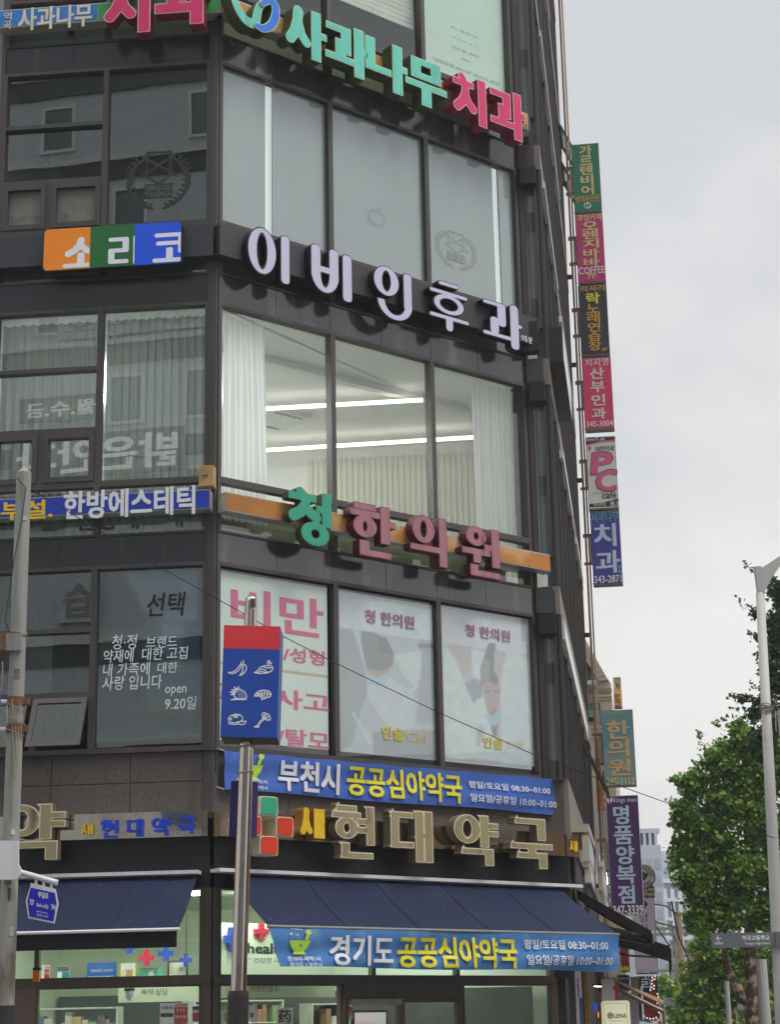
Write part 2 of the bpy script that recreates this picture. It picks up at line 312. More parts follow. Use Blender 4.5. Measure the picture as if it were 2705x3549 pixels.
def solid(loops,e):
    if not loops: return np.zeros((0,3)),[],[]
    c=bpy.data.curves.new('t','CURVE'); c.dimensions='2D'; c.fill_mode='BOTH'; c.extrude=e
    for lp in loops:
        s=c.splines.new('POLY'); s.points.add(len(lp)-1); s.use_cyclic_u=True
        s.points.foreach_set('co',np.c_[lp,np.zeros(len(lp)),np.ones(len(lp))].ravel())
    o=bpy.data.objects.new('t',c); COL.objects.link(o); bpy.context.view_layer.update()
    ev=o.evaluated_get(bpy.context.evaluated_depsgraph_get()); me=ev.to_mesh()
    v=np.array([tuple(x.co) for x in me.vertices]).reshape(-1,3); f=[tuple(p.vertices) for p in me.polygons]; nz=[p.normal.z for p in me.polygons]
    ev.to_mesh_clear(); bpy.data.objects.remove(o); bpy.data.curves.remove(c); return v,f,nz
def sdf_solid(mb,F,dfun,u0,u1,z0,z1,o0,o1,face,side,rim=None,inset=.018,n=84,pad=.03):
    w,h=u1-u0,z1-z0; st=max(w,h)/n; nx,ny=int((w+2*pad)/st)+2,int((h+2*pad)/st)+2
    X,Y=np.meshgrid(-pad+st*np.arange(nx),-pad+st*np.arange(ny)); d=dfun(X,Y,w,h)
    v,f,nz=solid(contours(d,-pad,-pad,st,0),(o1-o0)/2 if o1>o0 else 0)
    mid=(o0+o1)/2; front=[i for i,z in enumerate(nz) if z>.5]
    body=[fi for i,fi in enumerate(f)]
    k=len(mb.v)
    vs=[F.p(u0+x,mid+z,z0+y) for x,y,z in v]
    mb.add(vs,[f[i] for i in range(len(f)) if abs(nz[i])<=.5],side)
    b=len(mb.v)-len(vs); kk=mb.mid(rim if rim is not None else face)
    for i in range(len(f)):
        if abs(nz[i])>.5: mb.f.append(tuple(b+j for j in f[i])); mb.mi.append(kk if nz[i]>0 else mb.mid(side))
    if rim is not None:
        v,f,nz=solid(contours(d,-pad,-pad,st,-inset),0)
        mb.add([F.p(u0+x,o1+.004,z0+y) for x,y,z in v],f,face)
def letter(mb,F,ch,Lp,Rp,Tp,Bp,o0,o1,face,side,rim=None,wv=.2,wh=.15,r=.0,serif=False,inset=.016,n=84,zz=None):
    u0=F.on(*Lp,o1)[0]; u1=F.on(*Rp,o1)[0]; z1,z0=(F.on(*Tp,o1)[1],F.on(*Bp,o1)[1]) if zz is None else zz
    def df(X,Y,w,h):
        D=[]
        for j,a,b,c,d in SYL[ch]: D+=jamo(X,Y,j,(a*w,b*h,c*w,d*h),wv*w,wh*h,r*w,serif)
        return np.minimum.reduce(D)
    sdf_solid(mb,F,df,u0,u1,z0,z1,o0,o1,face,side,rim,inset,n)
def strokes(mb,F,lines,u0,u1,z0,z1,off,m,wd,n=110):   # line drawing: flat print of hand-drawn strokes in a unit box
    def df(X,Y,w,h): return np.minimum.reduce([d_cap(X,Y,[(a*w,b*h) for a,b in ln],[wd]*len(ln)) for ln in lines])
    sdf_solid(mb,F,df,u0,u1,z0,z1,off,off,m,m,None,n=n,pad=wd)

# ================================================================== SETTING
m=MB(); G=M('asphalt',(64,64,66),.9,0,.25,3,.1,gain=1)
m.add([(-1200,-1200,-.15),(1200,-1200,-.15),(1200,1200,-.15),(-1200,1200,-.15)],[(0,1,2,3)],G)
tag(m.build('ground',loc=(0,0,-.15)),None,None,kind='structure')
m=MB(); PV=M('pavement_blocks',(120,112,106),.9,0,.2,5,.1,gain=1)
pv=[L.p(-12,4,0),L.p(1.6,4,0),C.p(1.2,4,0),C.p(6.5,4.,0),R.p(3,5,0),R.p(60,5,0),R.p(60,-2,0),L.p(-12,-2,0)]
m.add([tuple(p+np.array([0,0,-.15+.001])) for p in pv]+[tuple(p) for p in pv],[tuple(range(8,16))]+[(i,(i+1)%8,8+(i+1)%8,8+i) for i in range(8)],PV)
tag(m.build('pavement'),None,None,kind='structure')
m=MB()                                       # lane lines on the crossing
wl=M('road_paint',(215,215,210),.7,gain=1)
for i in range(7): m.add([(x,y,-.146) for x,y in ((-9+2.4*i,8),(-8+2.4*i,8),(-8+2.4*i,13),(-9+2.4*i,13))],[(0,1,2,3)],wl)
tag(m.build('road'),None,None,kind='structure')

# ================================================================== THE CORNER BUILDING
bld=thing('office_building','tall corner building of black granite and dark framed windows carrying the pharmacy and clinic signs','building',C.p(0,0,0))
FL={2:(5.24,7.65),3:(8.89,11.37),4:(12.66,15.10),5:(16.38,18.85)}
SP={2:(4.38,5.20),3:(7.69,8.10),4:(11.41,11.83),5:(15.14,15.56)}   # spandrel below the knee glass of that floor
CB=[(.05,2.03),(2.03,3.92),(3.92,5.84)]; LBAY=[(LEND+.06,-1.62),(-1.62,-.10)]
TOPZ=34.
fp=[L.p(LEND,-.12,0),L.p(-.05,-.12,0),C.p(.05,-.12,0),C.p(5.9,-.12,0),S.p(.15,-.12,0),R.p(.1,-.12,0),R.p(REND,-.12,0),R.p(REND,-9,0),L.p(LEND,-11,0)]
def slab(z0,z1,mt,name):
    m=MB(); n=len(fp); m.add([p+np.array([0,0,z0]) for p in fp]+[p+np.array([0,0,z1]) for p in fp],[tuple(range(n-1,-1,-1)),tuple(range(n,2*n))]+[(i,(i+1)%n,n+(i+1)%n,n+i) for i in range(n)],mt)
    m.build(name,bld)
for z0,z1 in ((4.45,5.1),(7.74,8.04),(11.46,11.77),(15.18,15.5),(18.9,19.2),(33.6,34.)): slab(z0,z1,SLABM,'floor_slab')
m=MB(); m.box(L,LEND-.25,LEND,-11,.02,-.15,TOPZ,CONC); m.build('side_wall',bld)
m=MB(); m.box(R,REND,REND+.2,-9,.06,-.15,TOPZ,M('brown_end_trim',(98,72,62),.7)); m.build('end_wall',bld)
m=MB(); a,b=L.p(LEND,-11,0),R.p(REND,-9,0); m.add([a,b,b+np.array([0,0,TOPZ]),a+np.array([0,0,TOPZ])],[(0,1,2,3)],CONC); m.build('back_wall',bld)
# columns
m=MB()
P=[L.p(-.11,.03,0),L.p(0,.03,0)*.5+C.p(0,.03,0)*.5,C.p(.06,.03,0),C.p(.06,-.15,0),L.p(-.11,-.15,0)]
n=5; m.add([p+np.array([0,0,4.3]) for p in P]+[p+np.array([0,0,TOPZ]) for p in P],[tuple(range(n,2*n))]+[(i,(i+1)%n,n+(i+1)%n,n+i) for i in range(n)],FRAME)
m.box(L,-.085,-.07,.03,.045,4.9,TOPZ,FRAME); m.box(C,.025,.04,.03,.045,4.9,TOPZ,FRAME)
m.build('corner_column',bld)
m=MB(); m.box(C,5.84,5.95,-.3,.02,4.3,TOPZ,FRAME); m.box(C,5.885,5.90,.02,.05,4.9,TOPZ,FRAME); m.build('corner_column',bld)
m=MB(); m.box(L,LEND,LEND+.06,-.12,.03,4.3,TOPZ,FRAME); m.build('corner_column',bld)
def window(F,u0,u1,z0,z1,gl,w=.04,fz=.05,o=(-.1,.03),extra=None,go=-.05):
    m=MB(); m.frame(F,u0,u1,z0,z1,w,*o,FRAME,fz,fz)
    if extra: extra(m)
    wd=m.build('window',bld)
    if gl: g=MB(); g.quad(F,u0+w*.5,u1-w*.5,z0+fz*.5,z1-fz*.5,go,gl); g.build('pane',wd)
    return wd
def spandrel(F,u0,u1,z0,z1,mt,step=1.0,name='spandrel'):
    m=MB(); n=max(1,round((u1-u0)/step)); w=(u1-u0)/n
    for i in range(n): m.box(F,u0+i*w+.004,u0+(i+1)*w-.004,-.1,.012,z0,z1,mt)
    m.box(F,u0,u1,-.11,.004,z0+.003,z1-.003,BLACKM); m.build(name,bld)
VOBS=M('obscured_pane',(112,110,102),.6,0,.15,6,dirt=((84,82,76),3,.6))
for k,(z0,z1) in FL.items():
    for a,b in CB: window(C,a,b,z0-.05,z1+.05,G_C)
    if k>2:
        zs=SP[k][1]
        for a,b in CB: window(C,a,b,zs,z0-.052,G_C,fz=.035)
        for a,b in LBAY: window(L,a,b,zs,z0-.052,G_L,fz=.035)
    if k>2:
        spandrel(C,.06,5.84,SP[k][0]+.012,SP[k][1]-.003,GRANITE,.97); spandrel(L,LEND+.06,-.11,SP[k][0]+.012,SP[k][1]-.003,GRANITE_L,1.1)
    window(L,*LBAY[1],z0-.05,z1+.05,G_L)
    a,b=LBAY[0]; h=z1-z0; zv=z0+h*.30; zt=z0+h*.66; mid=a+(b-a)*.47
    def ex(m,a=a,b=b,zv=zv,zt=zt,mid=mid,z0=z0):
        m.box(L,a+.04,b-.04,-.1,.028,zv-.035,zv+.035,FRAME); m.box(L,a+.04,b-.04,-.1,.028,zt-.03,zt+.03,FRAME); m.box(L,mid-.035,mid+.035,-.1,.026,z0,zv-.035,FRAME)
    wd=window(L,a,b,z0-.05,z1+.05,None,extra=ex)
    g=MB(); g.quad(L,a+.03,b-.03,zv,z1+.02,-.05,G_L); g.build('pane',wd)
    for (c,d) in ((a+.04,mid-.035),(mid+.035,b-.04)):
        if k==2:                                   # bottom-hung vent pushed open
            zt_=zv-.045; zb=z0+.0; out=.34; g=MB()
            def pp(u,z,o): return L.p(u,.03+out*(zt_-z)/(zt_-zb)+o,z)
            for (ua,ub,za,zb2) in ((c,c+.07,zb,zt_),(d-.07,d,zb,zt_),(c+.07,d-.07,zb,zb+.08),(c+.07,d-.07,zt_-.07,zt_)):
                g.hexa([pp(ua,za,0),pp(ub,za,0),pp(ub,za,.05),pp(ua,za,.05),pp(ua,zb2,0),pp(ub,zb2,0),pp(ub,zb2,.05),pp(ua,zb2,.05)],FRAME)
            vs=g.build('open_vent',wd); 
            g=MB(); g.add([pp(c+.06,zb+.06,.03),pp(d-.06,zb+.06,.03),pp(d-.06,zt_-.06,.03),pp(c+.06,zt_-.06,.03)],[(0,1,2,3)],G_P); g.build('pane',wd)
        else:
            g=MB(); g.frame(L,c+.004,d-.004,z0+.004,zv-.04,.075,-.08,.045,FRAME); g.build('vent_sash',wd)
            g=MB(); g.quad(L,c+.06,d-.06,z0+.06,zv-.1,-.03,VOBS if k==4 else G_L); g.build('pane',wd)
KNL=M('lit_ceiling_tone_backing',(128,134,114),.7,0,.1,2); KNC=M('olive_knee_panel',(88,94,68),.7,0,.12,2)  # added backing; the pale tone stands in for lit ceilings behind
for k in (3,4,5):
    m=MB(); m.box(L,LEND+.06,-.12,-.32,-.3,SP[k][1],FL[k][0]-.05,KNL); m.build('knee_backing',bld)
    m=MB(); m.box(C,.1,5.8,-.55,-.53,SP[k][1],FL[k][0]-.05,KNC); m.build('knee_backing',bld)
for k,(z0,z1) in FL.items(): m=MB(); m.box(S,.07,.215,-.25,-.24,z0-.5,z1,M('pale_slit_backing',(120,130,120),.7,0,.2,1.5)); m.build('slit_backing',bld)  # pale panels added behind the slit panes to make them paler
# blind grey wall band below floor two, joints open
m=MB()
for F,u0,u1,n in ((L,LEND,-.03,3),(C,.03,5.95,5)):
    w=(u1-u0)/n
    for i in range(n):
        for z0,z1 in ((4.36,4.775),(4.785,5.165)): m.box(F,u0+i*w+.005,u0+(i+1)*w-.005,-.1,0,z0,z1,STONE)
    m.box(F,u0,u1,-.12,-.012,4.3,5.2,BLACKM)
m.build('stone_cladding',bld)
m=MB(); m.box(L,LEND,.02,-.12,.06,5.168,5.19,FRAME); m.box(C,-.02,6.0,-.12,.06,5.168,5.189,FRAME); m.box(S,-.05,.3,-.12,.06,5.168,5.188,FRAME); m.build('sill',bld)
# fascia over the shop
FASC=M('black_fascia_panel',(26,26,29),.4,0,.25,30,dirt=((40,39,40),2.5,.6,.12))
m=MB(); m.box(L,LEND,-.02,-.12,.03,3.42,4.3,FASC); m.box(C,.02,5.95,-.12,.03,3.42,4.3,FASC); m.box(S,0,.28,-.12,.02,2.3,4.36,FASC); m.build('fascia',bld)
m=MB(); m.box(S,0,.27,-.12,0,4.36,5.168,STONE); m.build('stone_cladding',bld)
# narrow return: boxes, spandrels and slit windows
for k,(z0,z1) in FL.items():
    m=MB(); zc=SP[k][0]
    m.box(S,.0,.07,-.1,.04,z0-.3 if k>2 else 5.19,zc+3.7,FRAME); m.box(S,.215,.27,-.1,.03,z0-.3 if k>2 else 5.19,zc+3.7,FRAME)
    m.box(S,.07,.215,-.1,.0,z1-.02,z1+.05,FRAME); m.box(S,.095,.105,-.03,.05,z0-.3,z1,FRAME)
    wd=m.build('window',bld); g=MB(); g.quad(S,.07,.215,5.19 if k==2 else z0-.55,z1,-.05,G_C); g.build('pane',wd)
    if k>2:
        m=MB(); m.box(S,-.02,.25,-.1,.1,zc+.02,zc+.42,GRANITE); m.box(S,.02,.27,-.1,.2,zc-.32,zc+.0,BLACKM); m.build('spandrel',bld)
# long side along the street
BRST=M('brown_grey_stone_band',(122,112,104),.7,0,.15,20,streak=1)
for k in (2,3,4,5,6,7,8):
    z0,z1=FL[k] if k in FL else (FL[5][0]+3.72*(k-5),FL[5][1]+3.72*(k-5)-.3); zs=(SP[k][0] if k in SP else 18.86+3.72*(k-6)) if k>2 else 4.3
    m=MB(); m.box(R,.02,REND,-.2,.075,(zs+.02) if k>2 else 4.3,(zs+.46) if k>2 else 5.19,BRST); m.build('spandrel',bld)
    nb=8; w=(REND-.1)/nb
    for i in range(nb):
        m=MB(); u0=.06+i*w; m.frame(R,u0,u0+w,zs+.47 if k>2 else 5.2,z1+.04,.05,-.1,.05,FRAME); m.box(R,u0-.03,u0+.03,.03,.085,zs+.47 if k>2 else 5.2,z1+.04,FRAME)
        m.box(R,u0+w*.5-.025,u0+w*.5+.025,-.09,.048,zs+.5 if k>2 else 5.2,z1,FRAME)
        wd=m.build('window',bld); g=MB(); g.quad(R,u0,u0+w,zs+.48 if k>2 else 5.2,z1,-.04,G_C); g.build('pane',wd)
for (t0,zt) in ((13.0,22.6),(13.0,21.6),(9.0,7.0)):       # vents pushed open on the long side
    m=MB(); h=.95; o=.42
    def pp(u,s,e): return R.p(u,.07+o*s+e*.6,zt-h*s+e)
    for (ua,ub,sa,sb) in ((t0,t0+.08,0,1),(t0+1.1,t0+1.18,0,1),(t0+.08,t0+1.1,0,.08),(t0+.08,t0+1.1,.92,1)):
        m.hexa([pp(ua,sa,0),pp(ub,sa,0),pp(ub,sb,0),pp(ua,sb,0),pp(ua,sa,.05),pp(ub,sa,.05),pp(ub,sb,.05),pp(ua,sb,.05)],FRAME)
    wd=m.build('open_vent',bld); g=MB(); g.add([pp(t0+.06,.06,.02),pp(t0+1.12,.06,.02),pp(t0+1.12,.94,.02),pp(t0+.06,.94,.02)],[(0,1,2,3)],G_L); g.build('pane',wd)
WST=M('white_sign_strip',(214,214,212),.4,0,.06,4)
for zs,t0,t1,h in ((7.69,.3,11,.3),(11.41,3.4,7.5,.14),(11.41,9.5,13,.14),(15.14,.4,5,.12),(15.14,6.5,12,.12),(18.86,2,9,.12),(22.58,1,8,.12),(26.3,2,12,.12)):
    m=MB(); m.box(R,t0,t1,.05,.12,zs-h-.02,zs-.02,WST); m.build('sign_strip',bld)
# ground floor on the street side
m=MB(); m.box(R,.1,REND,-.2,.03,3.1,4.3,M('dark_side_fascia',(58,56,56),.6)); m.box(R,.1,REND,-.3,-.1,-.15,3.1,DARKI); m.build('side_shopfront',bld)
# rooms
def wallq(m,a,b,z0,z1,mt): m.add([a+np.array([0,0,z0]),b+np.array([0,0,z0]),b+np.array([0,0,z1]),a+np.array([0,0,z1])],[(0,1,2,3)],mt)
WOOD=M('pale_slatted_wood',(202,200,188),.8,0,.02,6)
m=MB(); wallq(m,L.p(LEND+.05,-7,0),L.p(4.4,-7,0),8.05,11.45,INTW); wallq(m,L.p(LEND+.05,-.3,0),L.p(LEND+.05,-7,0),8.05,11.45,INTW); wallq(m,R.p(3.3,-.2,0),R.p(3.3,-6,0),8.05,11.45,INTW)
pc=[L.p(LEND,-.15,0),L.p(-.03,-.15,0),C.p(.03,-.15,0),C.p(5.85,-.15,0),R.p(.3,-.25,0),R.p(3.6,-.25,0),L.p(LEND,-7.5,0)]
m.poly([p+np.array([0,0,11.43]) for p in pc],M('white_ceiling',(232,236,226),.8,0,.04,1)); m.build('interior_wall',bld)
m=MB(); us,zs_=L.on(*q('E',470,375),-6.9)
for i in range(int((4.32-us)/.1)): m.box(L,us+i*.1,us+i*.1+.085,-6.99,-6.98,8.06,zs_,WOOD)
m.build('slatted_panel',bld)
m=MB(); m.box(C,.9,5.9,-1.5,-1.35,11.33,11.425,INTW); m.build('ceiling_beam',bld)
m=MB(); wallq(m,L.p(LEND+.05,-5,0),L.p(4.25,-5,0),15.5,18.9,INTW); m.build('interior_wall',bld)
m=MB(); wallq(m,L.p(LEND+.05,-6,0),L.p(4.35,-6,0),11.8,15.2,INTW); m.build('interior_wall',bld)
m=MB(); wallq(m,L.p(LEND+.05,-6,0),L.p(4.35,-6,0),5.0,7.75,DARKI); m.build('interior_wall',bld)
TUBE=lamp_mat('tube_light',(255,244,226),2.6)
for j,(a,b) in enumerate((((290,157),(990,118)),((293,342),(1218,285)))):
    p0,p1=onz(*q('E',*a),11.2),onz(*q('E',*b),11.2); p0=p0+(p0-p1)*.04
    m=MB(); d=(p1-p0)/np.linalg.norm(p1-p0); s=np.array([-d[1],d[0],0])*.03; k=np.array([0,0,.05])
    m.hexa([p0-s,p1-s,p1+s,p0+s,p0-s+k,p1-s+k,p1+s+k,p0+s+k],TUBE)
    tag(m.build('tube_light'),['glowing linear tube lamp on the clinic ceiling, nearer the third floor window','glowing linear tube lamp deeper in the third floor clinic room, longer of the two'][j],'ceiling lamp','linear tube lamps on the clinic ceiling')
p0,p1=onz(*q('E',300,445),11.2),onz(*q('E',335,495),11.2)
m=MB(); d=(p1-p0)/np.linalg.norm(p1-p0); s=np.array([-d[1],d[0],0])*.03; k=np.array([0,0,.05]); m.hexa([p0-s,p1-s,p1+s,p0+s,p0-s+k,p1-s+k,p1+s+k,p0+s+k],TUBE)
tag(m.build('tube_light'),'short slanting tube lamp just right of the left white curtain','ceiling lamp','linear tube lamps on the clinic ceiling')
for u_,lb_ in ((-2.5,'square lit ceiling panel over the grey curtained side room'),(-1.5,'square lit ceiling panel between the side room and the corner room')):  # unseen panels added behind the curtains to brighten the room
    m=MB(); m.box(L,u_,u_+.6,-4.2,-2.2,11.3,11.34,lamp_mat('added_fill_panel',(252,252,246),24)); tag(m.build('tube_light'),lb_,'ceiling lamp','linear tube lamps on the clinic ceiling')
m=MB(); pp_=onz(*q('E',335,200),11.38); m.box(Fr((pp_[0],pp_[1]),aC),-.42,.42,-.42,.42,11.36,11.428,WHITEM)
cs=m.build('air_conditioner',loc=(pp_[0],pp_[1],11.2)); tag(cs,'square white cassette air conditioner in the clinic ceiling','air conditioner')
g=MB(); g.frame(Fr((pp_[0],pp_[1]),aC),-.3,.3,0,0,0,0,0,BLACKM) if 0 else None
for s_ in (-.33,.33): g.box(Fr((pp_[0],pp_[1]),aC),-.28,.28,s_-.03,s_+.03,11.352,11.359,GREYM)
g.build('vent_slot',cs)
SPOT=lamp_mat('warm_spot',(255,190,110),10)
for i,(x,y,lb) in enumerate(((588,93,'larger glowing orange downlight behind the top floor glass'),(790,116,'smaller glowing orange downlight right of the larger one'))):
    p=onz(*q('B',x,y),18.8); m=MB(); r=[.13,.08][i]
    f_=Fr0(p[1]); m.tube([p,p+np.array([0,0,.09])],r,SPOT,12); tag(m.build('downlight'),lb,'ceiling lamp')
# film and glowing gap panels on the fourth floor
FILM=M('grey_window_film',(164,168,171),.5,0,.04,1.2); GAPW=M('bright_gap_white',(214,228,218),.7,0,.03,1)
def film(F,u0,u1,z0,z1,label,mt=FILM,off=-.06):
    m=MB(); m.box(F,u0,u1,off-.006,off,z0,z1,mt); o=tag(m.build('window_film'),label,'window film','grey films behind the fourth floor glass'); return o
z0,z1=11.86,15.12
ug=[C.on(*q('B',280,600),-.08)[0],C.on(*q('B',312,600),-.08)[0],C.on(*q('B',1297,800),-.08)[0],C.on(*q('B',1324,800),-.08)[0]]
film(C,.07,ug[0],z0+.6,z1,'narrow grey film at the left edge of the fourth floor window'); film(C,ug[1],2.02,z0+.6,z1,'grey film right of the left bright strip on the fourth floor')
film(C,2.04,3.91,z0+.6,z1,'unbroken grey film with faint apple mark in the middle fourth floor window'); film(C,3.93,ug[2],z0+.6,z1,'grey film with faint crest left of the right bright strip'); film(C,ug[3],5.82,z0+.6,z1,'narrow grey film at the right edge of the fourth floor window')
m=MB(); 
for a,b in ((ug[0]-.05,ug[1]+.05),(ug[2]-.05,ug[3]+.05)): m=MB(); m.box(C,a,b,-.16,-.15,z0+.6,z1,M('glowing_gap',(206,226,214),.7,0,.03,1,emit=.6)); tag(m.build('roller_blind'),['lit white roller blind in the left gap of the fourth floor film','lit white roller blind in the right gap of the fourth floor film'][a>2],'blind')  # panels glow by emission, standing in for the bright room behind
FAINT=M('faint_print',(148,152,155),.5,0,.03,2)
FAINTC=M('faint_print_dark',(140,144,147),.5,0,.03,2)
APP=[[(.5,.75),(.3,.8),(.12,.6),(.12,.35),(.3,.08),(.5,.12),(.7,.08),(.88,.35),(.88,.6),(.7,.8),(.55,.76)],[(.5,.78),(.6,.95),(.75,1)]]
def crest(m,F,p0,p1,off,mt,tmt=None):
    u0,z1=F.on(*p0,off); u1,z0=F.on(*p1,off)
    ln=[[(.3,.95),(.3,.55),(.5,.42),(.7,.55),(.7,.95),(.3,.95)],[(.2,.9),(.8,.55)],[(.8,.9),(.2,.55)]]
    for s in (-1,1):
        arc=[(.5+s*.5*math.sin(a),.45-.45*math.cos(a)) for a in np.linspace(.2,2.6,14)]; ln.append(arc)
        for a,b in zip(arc[1:],arc[2:]):
            ln.append([a,(a[0]+s*.06,a[1]+.08)]); ln.append([a,(a[0]-s*.07,a[1]+.05)])
    strokes(m,F,ln,u0,u1,z0,z1,off,mt,(u1-u0)*.045)
    w,h=u1-u0,z1-z0
    m.box(F,u0+w*.26,u0+w*.49,off+.001,off+.002,z0+h*.18,z0+h*.42,mt); m.box(F,u0+w*.51,u0+w*.74,off+.001,off+.002,z0+h*.18,z0+h*.42,mt)
    for i,t in enumerate(('VERI','LUX','TAS','MEA')):
        text(m,F,t,u0+w*(.28+.25*(i%2)),u0+w*(.47+.25*(i%2)),z0+h*(.31-.11*(i//2)),z0+h*(.39-.11*(i//2)),off+.004,tmt or FILM,.03)
m=MB(); u0,z1_=C.on(*q('D',735,140),-.057); u1,z0_=C.on(*q('D',828,255),-.057); strokes(m,C,APP,u0,u1,z0_,z1_,-.057,FAINT,.045); tpx(m,C,'사과나무치과',q('D',640,258),q('D',915,345),-.057,FAINT,.0)
tag(m.build('window_decal'),'faint apple outline and dental clinic name on the middle fourth floor window','window decal')
m=MB(); crest(m,C,q('D',1050,232),q('D',1228,455),-.057,FAINTC); tag(m.build('window_decal'),'faint laurel crest on the right fourth floor window','window decal')
m=MB(); crest(m,L,q('A',755,880),q('A',1090,1205),-.045,M('dark_crest',(38,42,42),.5,gain=1),M('crest_letter',(96,100,98),.5,gain=1)); tag(m.build('window_decal'),'dark laurel crest reading VERI LUX TAS MEA on the left side window','window decal')
# curtains
def curtain(name,label,F,u0,u1,z0,z1,off,mt,folds,amp=.05,group=None,taper=None):
    m=MB(); nu=folds*8; nz=10; vs=[]
    for j in range(nz+1):
        s=j/nz; z=z0+(z1-z0)*s
        for i in range(nu+1):
            t=i/nu; uu=u0+(u1-u0)*t
            if taper: uu=u0+(u1-u0)*t*(1-taper*(s**2)) if taper>0 else u1-(u1-u0)*(1-t)*(1+taper*(s**2))
            o=off+amp*(1-.35*s)*math.sin(2*math.pi*folds*t+.7*math.sin(5*t+2*s))+.012*math.sin(23*t+3*s)
            vs.append(F.p(uu,o,z))
    m.add(vs,[(j*(nu+1)+i,j*(nu+1)+i+1,(j+1)*(nu+1)+i+1,(j+1)*(nu+1)+i) for j in range(nz) for i in range(nu)],mt)
    o=m.build(name,smooth=True); return tag(o,label,'curtain',group)
def cloth(name,c,tr=.5):
    m=M(name,c,.95,0,.06,2); n=m.node_tree.nodes; l=m.node_tree.links; b=n['Principled BSDF']; t=n.new('ShaderNodeBsdfTranslucent'); t.inputs['Color'].default_value=(*[min(.86,v*GAIN) for v in lin(c)],1)
    x=n.new('ShaderNodeMixShader'); x.inputs['Fac'].default_value=tr; l.new(b.outputs[0],x.inputs[1]); l.new(t.outputs[0],x.inputs[2]); l.new(x.outputs[0],n['Material Output'].inputs['Surface']); return m
CW=cloth('white_curtain',(216,222,224)); CG=cloth('grey_curtain',(150,152,150),.4)
curtain('curtain','white curtain at the left side of the lit clinic window',C,C.on(*q('E',88,300),-.25)[0],C.on(*q('E',292,300),-.25)[0]+.02,8.4,11.36,-.25,CW,8,group='white curtains of the clinic',taper=.12)
curtain('curtain','white curtain at the right side of the lit clinic window',C,C.on(*q('E',1213,300),-.25)[0],5.82,8.4,11.36,-.25,CW,9,group='white curtains of the clinic')
curtain('curtain','grey gathered curtain behind the wide third floor side window',L,-1.6,-.12,8.2,11.34,-.3,CG,13,group='grey curtains on the third floor side')
curtain('curtain','grey curtain behind the divided third floor side window',L,LEND+.08,-1.66,8.2,11.34,-.3,CG,11,group='grey curtains on the third floor side')
CBG=M('beige_curtain',(150,146,128),.9,0,.1,2)
curtain('curtain','beige tied back curtain beside the grey pole on the second floor',L,LEND+.08,LEND+.42,5.3,7.3,-.5,CBG,4,taper=-.3)
m=MB(); a=L.on(*q('i',175,1205),-.45); b=L.on(*q('i',355,1590),-.45); m.box(L,a[0]-.4,b[0],-.47,-.45,b[1]-.1,a[1],M('grey_roller_blind',(112,116,118),.8)); tag(m.build('roller_blind'),'flat grey roller blind half way up the second floor side window','blind')
# paper sheet behind the top floor glass
m=MB(); u0,_=C.on(*q('B',998,200),-.1); m.box(C,u0,5.8,-.106,-.1,16.2,18.85,M('pale_green_paper',(196,216,204),.8,0,.04,1.5)); o=m.build('notice_panel'); tag(o,'pale green skin clinic notice sheet filling the right top floor window','notice')
m=MB(); GT=M('grey_print',(120,132,128),.7)
for t,a,b in (('피부 클리닉',(1098,70),(1240,128)),('IPL,셀토닝',(1115,113),(1230,172)),('레이져 토닝',(1115,158),(1238,215)),('여드름 관리',(1118,200),(1240,262)),('제모',(1163,256),(1207,284)),('(제모전용 레이져, 여의사 제모)',(1035,268),(1338,370))): tpx(m,C,t,q('B',*a),q('B',*b),-.096,GT,.01)
m.build('lettering',o)
m=MB()
for a,b in ((.09,2.01),(2.05,3.9)):
    for i in range(20): m.box(C,a,b,-.2,-.185,17.1+i*.09,17.1+i*.09+.082,M('cream_slats',(200,204,192),.7))
tag(m.build('window_blind'),'cream slatted blinds half drawn behind the top floor windows','blind')
m=MB()
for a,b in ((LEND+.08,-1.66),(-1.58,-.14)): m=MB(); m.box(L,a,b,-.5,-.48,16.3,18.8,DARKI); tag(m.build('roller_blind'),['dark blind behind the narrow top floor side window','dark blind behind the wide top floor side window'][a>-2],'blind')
#@@SIGNS
# ================================================================== SIGNS ON THE CORNER
def inkm(name,c,**k): return M(name,c,.5,0,.05,4,**k)
WHT=inkm('white_letter',(226,228,230)); YEL=inkm('yellow_letter',(222,204,40)); BLK=inkm('black_letter',(22,22,24),gain=1)
def strip(F,u0,u1,z0,z1,o0,o1,face,edge,name='panel',parent=None,e=.018):
    m=MB(); m.box(F,u0,u1,o0,o1-.006,z0,z1,edge); m.box(F,u0+e*.3,u1-e*.3,o1-.006,o1,z0+e,z1-e,face); return m.build(name,parent)
ALU=M('aluminium_edge',(176,174,168),.35,.4,.1,9)
# --- top floor dental sign, street side (cut by the top of the picture)
AMB=M('faded_amber_panel',(178,130,64),.5,0,.1,1.5,dirt=((190,164,122),1.4,.58))
BLU=inkm('signal_blue_panel',(34,112,186)); GRN=inkm('leaf_green_panel',(52,160,70)); PNK=M('magenta_face',(206,40,100),.4,0,.1,3,streak=1); PNKS=M('magenta_side',(140,22,60),.5,0,.2,4,streak=1); PRIM=M('pink_rim',(222,170,176),.4)
MINT=M('mint_face',(96,196,176),.4,0,.12,3,streak=1,dirt=((62,160,140),3,.6,.2)); MINTS=M('mossy_green_side',(62,72,34),.7,0,.3,6,streak=1); MRIM=M('mint_rim',(170,205,170),.45)
so_=.28
u1=-.03; zt=L.on(*q('A',635,12),so_)[1]; zb=L.on(*q('A',1268,70),so_)[1]
um=L.on(*q('A',567,80),so_)[0]
t=thing('dental_sign','blue and green panel with big pink channel letters on the top floor side','sign',L.p(-2.7,.1,zb))
